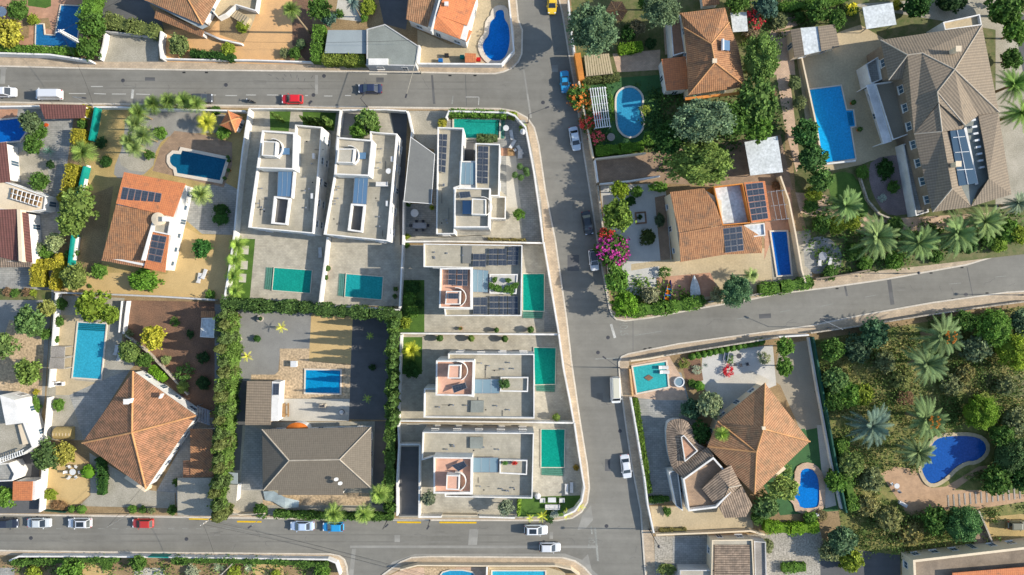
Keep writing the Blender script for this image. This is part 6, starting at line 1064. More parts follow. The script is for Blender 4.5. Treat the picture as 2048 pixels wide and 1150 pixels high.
for l,p,r_ in(('ring-shaped gravel planter with round shrub in the grey yard, upper',(521,637),6),('ring-shaped gravel planter with round shrub in the grey yard, lower',(478,677),6)):
    x,y,_=G(p); t=thing('ring_planter',l,'planter',(x,y,ZG)); obj('rim',MB().ring(ccw(circ(x,y,.65,18)),inset(ccw(circ(x,y,.65,18)),.16),.1,.5),M['stonewall'],t); obj('gravel',MB().sheet(circ(x,y,.5,16),.4),M['gravelw'],t)
x,y,_=G((1281,435)); t=thing('square_planter','dark-edged square planter in the shaded white gravel yard','planter',(x,y,ZG)); q=ccw(GP(rect(1281,436,22,24,-5))); obj('border',MB().ring(q,inset(q,.28),.1,.4),M['redsoil'],t); obj('gravel',MB().sheet(inset(q,.28),.3),M['gravelw'],t)
x,y,_=G((128,867),1.2); t=thing('barrel_canopy','striped barrel-shaped canopy behind the diamond house','canopy',(x,y,ZG)); b=MB(); n=12; b.v=[(x+s*1.7+.35*s*0, y+1.2*math.cos(math.pi*i/n),.6+1.5*math.sin(math.pi*i/n)) for s in(-1,1) for i in range(n+1)]; b.f=[(i,i+1,n+2+i,n+1+i) for i in range(n)]+[tuple(range(n+1)),tuple(range(n+1,2*n+2))]; obj('cover',b,M['drygrass'],t); [obj('hoop',MB().box(x-1.5+k*.6,y,2.09,2.13,.08,.5),M['cream'],t) for k in range(6)]
pergola('weathered slatted shade roof beside the turquoise pool, upper half',[(104,693),(131,694),(130,714),(102,714)],2.4,16,2,'greywood',sw=.13); pergola('weathered slatted shade roof beside the turquoise pool, lower half',[(101,716),(130,716),(129,737),(98,737)],2.4,16,2,'greywood',sw=.13); pergola('blue-grey slatted pergola right of the diamond roof',[(394,812),(420,822),(420,850),(396,842)],2.4,8,2,'metal',sw=.15)
o=tag(obj('garden_tarp',MB().add([(*G((525,984),.9)[:2],.5),(*G((548,982),.9)[:2],1.0),(*G((572,994),1)[:2],1.3),(*G((598,1002),1)[:2],.9),(*G((596,1016),.8)[:2],.4),(*G((568,1018),.8)[:2],.5),(*G((545,1004),.8)[:2],.6),(*G((528,1002),.8)[:2],.35)],[(0,1,7),(1,6,7),(1,2,6),(2,5,6),(2,3,5),(3,4,5),(5,4,3)][:6]),M['tarp']),'pale blue-grey tarpaulin in front of the grey hipped house','tarpaulin')
x,y,_=G((937,117),1.6); t=thing('storage_hut','small terracotta-tiled pump hut below the guitar-shaped pool','hut',(x,y,ZG)); q=[(930,106),(952,107),(952,125),(930,125)]; roof(t,[(930,106,1.9),(952,107,1.9),(952,125,1.6),(930,125,1.6)],[(0,1,2,3)],'tile_or',ridge=None); obj('wall',MB().prism(inset(ccw(GP(q,1.6)),.1),.1,1.55),M['white'],t)
for l,p,c_ in(('dark potted item left on the beige patio by the street wall',(893,110),'black'),('blue and white crate on the beige patio by the street wall',(881,120),'bluepaint'),('green wheelie bin beside the pump hut',(924,113),'glassgreen'),('red equipment box on the street side of the guitar pool',(957,118),'redpaint'),('pale cabinet beside the pink shrub below the kidney pool garden',(1636+0,1030),'plastic')):
    x,y,_=G(p,.9); t=thing('storage_box',l,'box',(x,y,ZG)); obj('body',MB().box(x,y,.14,.85,.75,.6),M[c_],t); obj('lid',MB().box(x,y,.855,.92,.8,.66),M[c_],t)
lounger('white lounger at the corner of the tan wild garden deck',(1806,1008),-30); table('round glass table on the brown wild garden deck',(1794,972),.5); chair('white chair beside the glass table on the brown deck',(1784,968),30,group='chairs on the brown deck'); chair('grey chair below the glass table on the brown deck',(1798,982),120,m='fabric',group='chairs on the brown deck')
[table(l,p,r_,m=mm) for l,p,r_,mm in(('grey round table on the mansion plaza ring',(1646,512),.8,'fabric'),('dark round table in the white gravel garden',(1478,712),.5,'darkmetal'),('round mosaic table in the shaded pergola garden',(1222,274),.75,'greywood'))]; sofa('dark rattan sofa in the white gravel garden',(1452,712),80,1.8,m='fabric'); [chair(f'black chair {w_} on the white gravel garden',p,a,m='darkmetal',group='black chairs in the white gravel garden') for w_,p,a in(('nearest the red shrub',(1470,729),80),('in the middle of the three',(1482,730),90),('farthest from the red shrub',(1495,728),100))]
[lounger(l,p,a) for l,p,a in(('white lounger on the mansion plaza beside the boulders',(1640,522),80),('light lounger right of the white one on the mansion plaza',(1660,525),75))]
x,y,_=G((657,824),.9); t=thing('garden_fountain','black and white round ornament on the concrete terrace edge','ornament',(*G((682,825),.9)[:2],ZG)); xx,yy,_=G((682,825),.9); obj('ball',MB().lathe(xx,yy,[(.1,.14),(.42,.4),(.45,.6),(.3,.85),(.05,.95)],14),M['plastic'],t); obj('ring',MB().lathe(xx,yy,[(.5,.14),(.5,.3),(.3,.32)],14),M['darkmetal'],t)
def stack(label,p,m='stonewall'):
    x,y,_=G(p,1); t=thing('barbecue',label,'barbecue',(x,y,ZG)); obj('plinth',MB().box(x,y,.14,.95,1.2,.7),M[m],t); obj('grill',MB().box(x,y,.955,1.0,.9,.5),M['darkmetal'],t); obj('flue',MB().box(x,y+.4,.96,1.9,.4,.2),M[m],t)
stack('dark stone barbecue table on the concrete terrace',(644,812)); stack('white garden barbecue near the stepped rock garden of the diamond house',(118,768),'white')
for i,(p,l) in enumerate((((456,314),'blue pot at the end of the roman-end pool'),((457,321),'dark pot beside the roman-end pool terrace'),((457,340),'red pot beside the roman-end pool'),((449,356),'black pot at the pool corner by the grey paving'))): pot('small shrub in the '+l,p,.28,pr=4,kind='loose',m=['bluepaint','black','redpaint','darkmetal'][i],group='potted shrubs by the roman-end pool',pl=l)
for l,p,r_,k in (('round clipped shrub left on the planted villa court',(921,657),7,'spike'),('round clipped shrub in the middle of the planted villa court',(993,660),6,'ball'),('largest round clipped shrub by the planted villa wall',(1061,659),8,'ball'),('round dark clipped shrub, left of three below the white wall',(880,676),8,'ball'),('round olive clipped shrub, middle of three below the white wall',(943,676),8,'ball'),('round dark clipped shrub, right of three below the white wall',(1010,677),8,'ball'),('round yellow-green shrub by the wall beside the lower emerald pool',(1112,833),9,'ball'),('small orange-potted shrub by the twin villa wall',(656,537),7,'ball'),('slim shrub by the twin villa court wall',(652,555),6,'loose'),('dark shrub by the mansion pool, upper',(1706,205),6,'ball'),('dark shrub by the mansion pool, lower',(1719,259),6,'ball'),('pale potted shrub near the shaded wall of the right twin court',(792,578),5,'loose'),('lowest potted shrub near the shaded wall of the right twin court',(790,592),5,'loose')): pot(l,p,.33,pr=r_,kind=k,group='potted shrubs on the villa terraces',pc=(.14,.20,.04) if 'yellow' in l or 'olive' in l else (.07,.13,.03))
for p,l_ in (((990,560),'top left'),((985,572),'middle left'),((995,578),'bottom left'),((1017,560),'top right'),((1022,580),'bottom right'),((1030,570),'right end'),((1012,578),'bottom middle')): 
    x,y,_=G(p,6); o=thing('roof_garden_shrub',l_+' shrub in the roof garden box of the planted villa','shrub',(x,y,5.75),'roof garden shrubs'); place('foliage',CR['S'][0],o,(0,0,.35),p[0],(.6+(p[0]%3)*.15,)*2+(.55,),(.08,.16,.03)); place('stem',TR,o,(0,0,0),0,(.2,.2,.3))
o=thing('planter_shrub','dark shrub in the rooftop planter of the upper pink-floored villa','shrub',G((1010,767),5.7)); place('foliage',CR['S'][1],o,(0,0,.5),0,(1.0,.95,.8),(.06,.12,.03)); place('stem',TR,o,(0,0,-.1),0,(.2,.2,.5))
for l,p,c_ in (('green shrub in the rooftop planter of the lower pink-floored villa',(1010,925),(.09,.2,.04)),('red flowering shrub in the rooftop planter of the lower pink villa',(1029,925),(.45,.04,.03))): o=thing('planter_shrub',l,'shrub',G(p,5.7)); place('foliage',CR['S'][2],o,(0,0,.4),0,(.55,.4,.5),c_); place('stem',TR,o,(0,0,-.1),0,(.15,.15,.4))
for l,c_,p,fz in (('air-conditioning box on the left twin villa roof edge',(.7,.7,.7),(627,312),5.42),('air-conditioning box lower on the left twin villa roof edge',(.7,.7,.7),(624,392),5.42),('air-conditioning box on the right twin villa roof edge',(.7,.7,.7),(784,318),5.42),('air-conditioning box lower on the right twin villa roof edge',(.7,.7,.7),(774,407),5.42)):
    x,y,_=G(p,fz+.6); t=thing('air_conditioner',l,'air conditioner',(x,y,fz),'air conditioners on the twin villas'); obj('casing',MB().box(x,y,fz+.02,fz+.75,.4,.95),M['plastic'],t); obj('fan_grille',MB().tube((x-.21,y,fz+.38),(x-.23,y,fz+.38),.27,.27,16),M['darkmetal'],t)
# ================================================================ PLANTS
g1=(.035,.085,.018); g2=(.07,.135,.025); g3=(.10,.19,.03); yg=(.20,.25,.03); yl=(.30,.27,.03); gg=(.10,.15,.075); ol=(.17,.19,.08); bg_=(.065,.12,.085); dk=(.03,.065,.02); br=(.20,.13,.07); rd=(.42,.05,.04); mg=(.40,.045,.23); orr=(.50,.17,.035); fy=(.62,.55,.05)
fg=(.11,.16,.035); dg=(.12,.17,.07); bd=(.09,.13,.11)
P=plant
# block A
P('big yellow-leaved tree in the top left corner garden',22,68,30,(.30,.28,.04),'C',h=4); P('green tree above the yellow one at the top left edge',38,22,22,g2,h=4); P('small leafy shrub beside the L-shaped pool patio',66,42,12,yg,h=1.5)
hedge('clipped green hedge below the L-shaped pool along the street',[(-30,96),(70,100),(150,103)],15,1.8,g3); hedge('tall trimmed hedge right of the L-shaped pool, upper stretch',[(188,-30),(172,40)],26,3.2,g3,ragged=.2)
P('bushy overgrown tree at the lattice pole, upper',190,52,27,g2,'C',h=4.2); P('bushy overgrown tree at the lattice pole, lower',178,96,24,g2,'C',h=3.6); hedge('loose flowering hedge above the open pale driveway',[(212,40),(262,52),(316,64)],26,2.0,(.14,.17,.05),ragged=.3)
P('grey-green cycad shrub in the triangular rockery by the driveway',360,92,22,(.14,.18,.06),'C',h=2.2); hedge('low dark hedge along the street wall below the rockery',[(382,106),(420,110),(468,116)],14,1.4,g1); P('yellow-green bush at the orange forecourt corner by the street',457,98,15,yg,'C',h=2); P('yellow-green shrub on the white stair terrace',484,53,13,yg,h=1.4)
palm('tall fan palm with slender visible trunk over the orange forecourt',583,20,22,fg,'fan',10.8,tr=.22); P('round clipped grey-green bush below the tall palm trunk',602,88,11,(.13,.19,.08),'R',h=1.6); P('dark leafy bush beside the round clipped one by the forecourt',590,106,13,g2,'C',h=1.9); P('olive bush at the orange forecourt street wall',570,109,11,ol,h=1.5)
P('tall bushy tree at the top of the clipped L-shaped hedge',640,18,24,g2,'C',h=4.5); P('second bushy tree joining the L-shaped hedge',656,38,16,bg_,'C',h=3.4); hedge('clipped L-shaped hedge left of the grey carport, upright arm',[(640,52),(636,84),(632,122)],22,2.2,g3); hedge('clipped L-shaped hedge below the grey carport, street arm',[(646,117),(690,119),(728,120)],21,2.2,(.16,.20,.035))
palm('slender palm with bare trunk in the garden behind the carport',706,6,20,bd,'date',6.5,tr=.14); P('yellow-flowering bush beside the slender palm behind the carport',738,14,17,yg,'C',h=2); P('small green bush left of the slender palm behind the carport',678,26,10,g2); P('low bush right of the slender palm behind the carport',728,36,9,g3)
# far left garden
P('leafy tree beside the small vivid blue pool',62,243,22,(.10,.14,.06),'C',h=4); P('second leafy tree above the oval planter',80,262,18,g2,'C',h=3.4); P('green tree at the foot of the oval planter',69,292,20,g2,'C',h=3); palm('blue-green agave beside the oval planter',100,303,15,(.13,.25,.17),'spike',.6,name='agave',cat='agave'); P('dark conifer bush beside the grey driveway',103,330,9,dk,h=2)
P('round bush above the glazed veranda',81,362,20,g2,'M',h=2.6); P('small orange pot plant by the oval planter',93,250,4,(.5,.1,.02),h=.6,name='flower_clump')
P('bright yellow shrub at the street beside the teal screen',168,225,16,yl,'C',h=2.2,name='shrub'); hedge('bright yellow hedge beside the grey driveway, upper block',[(160,260),(157,288)],26,1.9,yl); P('feathery green bush between the yellow shrubs and teal screen',164,248,12,g2,h=1.8); palm('bushy fan palm on the drive boundary above the yellow hedge',166,305,30,fg,'fan',3.6)
hedge('long bright yellow hedge beside the grey driveway, middle block',[(148,330),(141,362),(137,388)],24,1.9,yl); P('yellow shrub at the foot of the long yellow hedge',128,394,12,yl,'C',h=1.8,name='shrub')
P('big light green leafy tree on the drive boundary, upper',158,412,36,(.14,.20,.045),'C',h=5.5); P('big light green leafy tree on the drive boundary, lower',145,448,28,(.13,.19,.04),'C',h=5); P('pale round bush beside the yellow n-shaped hedge, upper',112,482,19,(.24,.28,.12),'C',h=2.4); P('pale tall bush left of the pale round one',75,497,15,(.22,.27,.13),'M',h=2.4); P('green bush between two pale bushes by the maroon roof',95,505,15,g3,'C',h=2.2)
hedge('clipped yellow n-shaped hedge, left arm',[(76,520),(76,572)],26,2.0,(.31,.28,.03),ragged=.05); hedge('clipped yellow n-shaped hedge, top arm',[(92,528),(126,530)],20,2.0,(.31,.28,.03),ragged=.05); hedge('clipped yellow n-shaped hedge, right arm',[(118,542),(106,578)],16,2.0,(.33,.29,.03),ragged=.08); P('square yellow topiary block above the n-shaped hedge',120,516,11,(.36,.30,.03),'R',h=2.4,name='topiary')
P('olive-green tree at the corner below the teal screen',152,554,27,(.16,.20,.05),'C',h=3.8); P('leafy climber patch by the lower teal screen',143,507,12,g2,h=1.8); P('bright green bush in the shade below the orange house',198,542,17,g3,'C',h=1.6); P('wide bright green shrub below the orange-roofed house',290,562,32,(.12,.24,.03),'C',ry=22,h=2.2); P('little green tuft below the wide shrub',180,572,5,g2,h=.5,name='grass_tuft')
for i,x in enumerate((16,30,52,66)): P(['rust-brown low shrub at the left edge of the planted strip','low green shrub in the strip under the maroon house','dry pink-brown shrub in the planted strip','yellowish low shrub right end of the planted strip'][i],x,583+(i%2)*3,9,[br,g2,br,yg][i],h=.9)
# palms along the road
for l,x,y,r in (('fan palm at the left end of the street palm row',278,226,25),('second fan palm from the left in the street palm row',307,208,23),('third fan palm in the street palm row',338,203,23),('fourth fan palm in the street palm row',368,202,24),('fifth fan palm, over the dark grey car',392,208,22)): palm(l,x,y,r,fg,'fan',4.6,group='fan palms along the top street')
for l,x,y,r in (('fan palm in the gravel garden above the others',272,248,26),('fan palm in the middle of the gravel garden clump',288,272,27),('fan palm on the left of the gravel garden clump',258,282,22),('lowest fan palm of the gravel garden clump',268,296,22)): palm(l,x,y,r,(.14,.19,.055),'fan',4.8,group='fan palms in the gravel garden')
palm('yellow-leaved palm clump left of the orange kiosk',415,245,28,(.36,.36,.04),'feather',1.8,name='palm_shrub',cat='palm shrub'); P('dark round bush beside the orange kiosk and yellow palm clump',446,267,14,g3,'M',h=1.9); P('small green bush at the street by the kiosk',433,222,11,g2,'M',h=1.5); P('round green bush in the pale gravel garden',323,267,14,g3,'C',h=1.6); P('bush at the foot of the gravel garden palms',300,309,12,g2,h=1.3); P('dark bush beside the dry lawn path',213,324,13,g1,'C',h=1.2); P('dark shrub left of the gravel palms',203,286,12,dk,h=1.2)
palm('pale green fan palm beside the orange house solar roof',402,389,27,(.20,.25,.07),'fan',4.2); P('dark lobed bush beside the long white wall',443,420,17,g1,'M',ry=14,h=2); P('second dark lobed bush below it by the white wall',444,438,16,(.045,.12,.025),'M',ry=13,h=2); P('dense green bush in the sandy garden',405,495,20,(.04,.12,.025),'C',h=2.1)
for i,(x,y,r) in enumerate(((476,490,24),(470,520,24),(468,552,24),(470,582,20))): palm(['bright areca palm clump at the top of the left villa lawn','second areca palm clump along the left villa lawn','third areca palm clump along the left villa lawn','lowest areca palm clump along the left villa lawn'][i],x,y,r,(.16,.235,.04),'feather',1.9,name='palm_shrub',cat='palm shrub',group='areca palms on the left villa lawn')
P('spiky grass plant beside the rubble wall below the sandy garden',421,590,10,g3,h=.9,name='grass_clump')
# cypresses of villa 1
for i,(x,y,h_) in enumerate(((567,243,7.0),(622,250,7.0),(636,250,6.6),(649,252,6.8),(665,252,7.0))): cypress(['lone slim cypress in the white square planter','first slim cypress in the row behind the left twin villa','second slim cypress in the row behind the left twin villa','third slim cypress in the row behind the left twin villa','thickest last cypress in the row behind the left twin villa'][i],x,y,[5,5,5.5,5.5,7][i],h_,(.10,.16,.035),'cypresses of the left twin villa')
P('leafy citrus tree at the top of the right twin villa court',738,238,22,(.13,.21,.05),'C',h=3.6); P('leafy citrus tree above the right twin villa tower',715,262,18,g3,'C',h=3.2); P('dark citrus tree between the others in the twin villa court',748,258,14,g2,'C',h=3); P('round small tree left of the citrus group',718,238,10,g2,'M',h=2.6,name='tree')
# corner villa
hedge('long leafy street hedge behind the emerald corner pool',[(898,226),(960,227),(1012,229)],13,2.0,g3); P('yellow-green corner bush at the end of the street hedge',1024,232,10,yg,'C',h=1.9); P('yellow-green shrub strip by the corner villa pool left side',885,246,10,(.35,.33,.05),'C',h=1.4); hedge('dense low hedge between the emerald pool and solar array',[(954,276),(994,276)],14,1.2,(.10,.14,.05)); P('bright bush by the curved street wall of the corner villa',1046,258,8,(.25,.36,.03),h=1.2)
for x,y,l in ((1040,333,'topmost'),(1030,350,'leftmost'),(1042,355,'lowest'),(1052,340,'upper right'),(1054,347,'rightmost')): P(l+' ball of the cloud-pruned trees on the corner villa terrace',x,y,7,(.09,.16,.05),'R',h=2.0,name='cloud_pruned_tree',group='cloud-pruned tree balls')
P('round green tree beside the corner villa house terrace',1037,428,12,g3,'M',h=2.4,name='tree'); hedge('narrow planted strip above the white dividing wall',[(976,478),(1052,480)],4,.5,(.20,.17,.06)); P('yellow bush in the walled patio corner',814,474,7,yg,h=1); P('green bush under the dividing wall left end',813,490,7,g2,h=1); P('shrub in the walled patio top right',864,415,5,yg,h=1); P('dark shrub at the patio wall below the grey sail',818,407,6,g2,h=1)
P('leafy bush in the planted villa lawn',820,598,14,g3,'C',h=2); P('second leafy bush at the planted villa lawn bottom',826,622,14,g3,'C',h=2.2); P('small yellow-green bush by the planted villa lawn wall',812,644,12,yg,'C',h=1.6); P('shaded leafy shrub at the top of the planted villa lawn',826,576,15,g1,'C',h=1.6); P('shrub at the right edge of the planted villa lawn',838,608,10,g1,'C',h=1.4)
palm('yellow areca palm on the lawn of the upper pink-floored villa',822,700,23,(.32,.33,.03),'feather',2.2,name='palm_shrub',cat='palm shrub'); P('shaded dark bush under the yellow areca palm',822,738,18,g1,'C',h=1.5)
P('left olive tree in the lawn corner villa court',858,996,15,(.17,.20,.12),'C',h=2.8,name='tree'); P('right larger olive tree in the lawn corner villa court',1012,1013,17,(.20,.24,.15),'C',h=3.2,name='tree'); hedge('narrow upright hedge at the edge of the corner lawn',[(1039,996),(1037,1030)],5,1.0,(.20,.30,.04))
for l,x,y,r in (('star-shaped yellow palm at the curved kerb, right',1134,1028,14),('star-shaped yellow palm overhanging the pavement',1160,1012,13),('yellow palm at the street side of the corner lawn',1084,1032,15),('low yellow palm left on the corner lawn',1060,1036,11)): palm(l,x,y,r,(.42,.44,.04),'star',1.6,name='palm_shrub',cat='palm shrub',group='yellow palms on the corner lawn')
P('white-flowering bush among the corner lawn palms',1108,1026,10,(.30,.33,.25),'S',h=1.1); P('dark bush at the corner lawn street wall',1098,1036,9,g1,h=1); P('small shrub on the shaded paving by the lower emerald pool',1152,935,6,(.22,.16,.03),h=.8)
# big hedges
hedge('tall ragged hedge between the villa courts and grey gravel garden',[(445,606),(520,612),(600,614),(680,622),(740,626),(800,630)],19,3.2,(.065,.115,.03),leaf=.24,dens=26,ragged=.42); 
hedge('very tall broad hedge between the brown garden and grey gravel yard',[(452,628),(456,700),(454,770),(448,850),(442,940),(438,1015)],25,4.2,(.11,.18,.035),leaf=.26,dens=24,ragged=.45); 
W_=['first','second','third','fourth','fifth','sixth','seventh','eighth','ninth','tenth','eleventh','twelfth','thirteenth','fourteenth','fifteenth','sixteenth','seventeenth','last']
for i in range(18): cypress(W_[i]+' cypress from the top in the very tall broad hedge',468-i*.9+(i%3)*3,628+i*23-(i%2)*5,11+(i%3)*1.6,6.6+((i*5)%4)*.45,(.085+.02*(i%2),.125,.038),'cypresses of the very tall broad hedge')
for i in range(11): cypress(W_[i] +' cypress from the top beside the shaded asphalt yard',797,646+i*19+(i%2)*4,8,8.0+((i*7)%5)*.6,(.075,.13,.035),'cypresses beside the asphalt yard')
hedge('narrow tall hedge beside the villa side walls',[(786,634),(784,720),(783,800)],15,3.2,(.10,.17,.035),leaf=.24,ragged=.4); hedge('shaded lower hedge beside the garage ramp wall',[(782,805),(780,900),(778,1000)],15,3.0,(.08,.14,.03),leaf=.24,ragged=.35); P('bright bushy tree in the narrow hedge beside the grey roof',784,846,13,g3,'C',h=4,name='tree')
hedge('clipped street hedge below the grey hipped house',[(548,1028),(620,1031),(700,1033),(786,1034)],12,1.5,g2,leaf=.24); P('rounded bush at the street hedge left end',522,1020,15,g2,'C',h=1.9)
for l,x,y,r in (('fan palm hanging over the bright blue hatchback',668,1028,25),('fan palm right of the one over the blue hatchback',728,1027,24),('fan palm at the corner of the grey hipped roof',758,988,25)): palm(l,x,y,r,(.17,.24,.05),'fan',3.8,group='fan palms below the grey hipped house')
P('dark leafy tree right of the street palms by the ramp wall',780,1012,15,g2,'C',h=3)
for l,x,y,r in (('yellow star agave in the upper grey gravel',563,655,15),('yellow star agave near the tall hedge in the gravel',494,713,15),('yellow-green star plant in the shaded asphalt, upper',740,672,11),('yellow-green star plant in the shaded asphalt, lower',735,797,12)): palm(l,x,y,r,(.50,.48,.04) if x<600 else (.24,.32,.04),'star',1.5,name='agave',cat='agave',group='star-shaped agaves in the grey yard')
P('small twin-lobed bush in the grey gravel yard',515,677,7,g1,'S',h=1.2); P('dark round shrub alone on the shaded asphalt',745,733,7,dk,'S',h=1); P('shrub ball in the upper ring planter',521,637,4,g1,'R',h=1.3,name='topiary'); P('shrub ball in the lower ring planter',478,677,4,g1,'R',h=1.3,name='topiary')
# brown garden and pool lot
P('large bright yellow-green tree above the turquoise pool',185,612,32,(.15,.21,.025),'C',h=4.6); P('smaller bright tree joined to the large one above the pool',222,630,20,(.14,.20,.025),'C',h=3.8); P('bush on the white wall left of the turquoise pool, upper',121,643,11,g2,'S',h=2); P('potted-looking bush on the white wall, lower',112,679,8,g2,h=1.6); P('tree at the rubble wall beside the pool garden',124,607,13,g2,'M',h=2.2)
P('yellow-leaved round tree in the brown garden',308,672,25,(.34,.32,.035),'C',h=4.2); P('green tree right of the turquoise pool, left of two',261,704,22,(.14,.20,.05),'C',h=3.6); P('green tree right of the turquoise pool, right of two',291,719,17,g2,'C',h=2.8); hedge('bright green sloping hedge strip above the diamond roof',[(302,735),(330,760)],14,1.2,(.13,.26,.02)); P('feathery green shrub in the brown garden near the hedge',368,744,20,(.12,.21,.05),'A',h=1.6); P('pale small tree by the slope steps',334,722,10,(.22,.27,.09),h=1.4); P('round pale bush by the diamond house slope',367,773,12,(.20,.26,.06),'M',h=1.6); P('dark bush under the tall hedge in the brown garden, upper',408,715,12,dk,h=1.4); P('dark bush under the tall hedge in the brown garden, lower',407,765,15,dk,'M',h=1.6); P('small bright plant in the brown garden',352,645,11,g2,'A',h=.8); P('dark little shrub near the white shed',380,668,9,dk,h=.9); P('olive twiggy bush between pool lot and brown garden',256,668,9,ol,h=1.2)
P('big round tree near the left edge, upper',62,643,33,(.10,.17,.05),'C',h=4.6); P('dense round tree near the left edge, lower',62,745,27,(.13,.19,.04),'C',h=3.8); P('leafy tree cut by the left edge',8,690,26,(.12,.18,.05),'C',h=4); P('yellowish tree beside the big round one at the left wall',95,617,19,(.22,.23,.06),'C',h=3.2); P('small tree by the left wall under the big round one',93,668,11,g2,h=2)
P('climbing shrub strip left of the white wall, upper',71,812,11,g3,'C',ry=18,h=1.6); P('climbing shrub strip left of the white wall, lower',76,855,11,g3,'C',ry=16,h=1.5); P('yellow flower bush at the shaded left court',72,784,6,yl,h=1,name='flower_clump')
P('dark spiky tree left of the diamond roof',96,912,29,(.08,.13,.04),'C',h=4.4); P('yellow-olive tree between the dark one and diamond roof',131,906,24,(.27,.25,.05),'C',h=3.6); P('round bright bush beside the white pool bar',118,808,13,g3,'C',h=1.6); P('clipped bright ball beside the round garden table',177,943,15,(.12,.26,.02),'R',h=1.8,name='topiary'); hedge('dark curved hedge strip beside the grey forecourt',[(200,916),(205,950),(203,988)],16,1.3,g1); P('round yellow-green bush at the wide white wall',103,988,13,yg,'C',h=1.4)
P('bright round bush at the timber fence, left',144,1018,8,g3,'R',h=1.3); P('bright round bush at the timber fence, right',163,1018,10,g3,'R',h=1.4); P('red-brown shrub bed in the tan garden corner',118,1010,18,(.22,.13,.06),'C',ry=11,h=1.0); P('green bush at the diamond house gate, left of three',266,1018,10,g3,'M',h=1.3); P('dark bush at the diamond house gate, middle of three',288,1019,8,g2,h=1.2); P('yellowish bush at the diamond house gate, right of three',304,1020,8,ol,h=1.2); P('tall bush beside the concrete carport by the street',346,1020,11,g2,'C',h=2.2); P('green tree at the left edge by the street corner',8,992,22,g3,'C',h=3.4); P('small shrub between the shed roof and carport',351,964,8,g2,h=1.2)
# bottom-left strip
hedge('ragged hedge inside the bottom-left street wall, left part',[(26,1126),(90,1122),(150,1120),(235,1119)],10,1.6,g2,ragged=.25); hedge('ragged hedge inside the bottom-left street wall, right part',[(345,1120),(450,1121),(560,1124),(655,1130)],10,1.6,g2,ragged=.25); P('broad green tree at the bottom edge near the left',148,1148,27,g3,'C',h=3.4); P('yellow-green bush at the bottom left edge',66,1146,15,yg,'C',h=2); P('leafy tree beside the teal gate at the bottom street',277,1125,18,g2,'C',h=3); P('bushy shrub right of the teal gate',362,1120,22,g2,'C',ry=10,h=2); palm('pale agave in the bottom garden, left of the pole',440,1132,14,(.26,.32,.20),'spike',.5,name='agave',cat='agave'); palm('pale agave clump in the bottom garden, right of the pole',500,1132,14,(.27,.33,.22),'spike',.5,name='agave',cat='agave'); P('yellow-green bush under the leaning garden pole',468,1147,15,yg,'C',h=1.8); P('yellowish round bush at the bottom edge below the sandy patch',552,1148,10,yg,h=1.4); P('big round bush at the curved corner wall, bottom',645,1142,17,g3,'C',h=2.4); P('pale flowering shrub on the bottom-left path',385,1144,14,(.30,.32,.20),'C',h=1.6); W('teal street gate between the bottom-left hedges',[(296,1114),(336,1115)],1.6,.2,'glassgreen','street_gate','gate'); P('agave-green shrub by the bottom-left wall',215,1128,13,g2,h=1.1)
# block C
P('huge grey-green tree overhanging the side street at the top',1186,62,50,(.11,.17,.085),'L',h=9.5,ry=52); P('grey-green tree between the gazebo and brown hipped house',1322,22,38,(.12,.17,.085),'L',h=8.5); P('dense green tree above the kidney pool path',1300,2,26,g2,'C',h=5.5); P('pink-brown bushy shrub beside the gazebo',1272,55,17,(.17,.15,.08),'C',h=2.4); hedge('bright clipped hedge left of the shaded path',[(1238,98),(1262,96),(1284,92)],18,1.6,(.12,.22,.02)); P('dark shrubs in the shade above the bright hedge',1258,66,16,g1,'C',h=2.4); P('dark conifer bush in the shaded lawn corner',1300,88,13,dk,'M',h=2.6)
hedge('dense hedge below the wooden slatted pergola',[(1166,158),(1205,156),(1238,152)],17,1.5,(.10,.12,.04)); P('orange-flowering bougainvillea over the street wall',1158,196,26,g2,'C',ry=28,h=2.6,fl=orr,name='bougainvillea',cat='bougainvillea'); P('red-flowering bougainvillea beside the white slatted pergola',1180,243,20,(.10,.14,.03),'C',ry=26,h=2.6,fl=(.65,.07,.05),name='bougainvillea',cat='bougainvillea'); P('green and pink shrub at the lower end of the red bougainvillea',1192,275,16,g2,'C',h=2,fl=(.55,.10,.10),name='flowering_shrub')
hedge('bright green hedge above the brown driveway wall',[(1192,302),(1240,298),(1286,292)],18,1.7,(.10,.19,.02)); P('leafy shrub between the kidney pool and the hedge',1297,280,15,g3,'C',h=2); P('slim bright plants between white pergola and kidney pool',1222,212,7,g3,'A',ry=28,h=1.3); P('broad-leaved plant right of the kidney pool waist',1292,218,12,(.20,.25,.04),'A',h=1.3)
P('very large grey-green tree in the centre of the shaded garden',1402,243,62,(.13,.19,.10),'L',ry=46,h=11.5); P('large bright-leaved tree over the brown driveway',1398,326,64,(.14,.20,.045),'L',ry=46,h=10.5); P('dark tree joining the two large ones on the left',1338,278,36,g1,'C',h=9); P('green tree below the brown hipped house right corner',1466,240,38,g2,'C',h=8); P('tree right of the central grey-green one',1512,205,40,(.10,.17,.04),'C',ry=50,h=8.5); P('bright tree near the white carport roof',1516,255,32,g3,'C',h=7); P('tall green tree right of the brown hipped roof',1518,122,37,(.12,.19,.045),'L',ry=48,h=8.5); P('red-flowering shrub beside the white awning roof',1506,42,22,(.10,.13,.05),'C',h=3,fl=(.65,.05,.07),name='flowering_shrub'); P('pinkish dry shrub under the red flowering one',1502,66,16,(.22,.17,.10),'C',h=2.6); P('round olive bush on the brick path, upper',1588,168,14,(.16,.20,.08),'M',h=2.4); P('round olive bush on the brick path, lower',1597,206,14,(.17,.20,.08),'M',h=2.4); P('pink-brown twiggy tree beside the brick path',1540,190,15,(.22,.16,.09),'C',h=3)
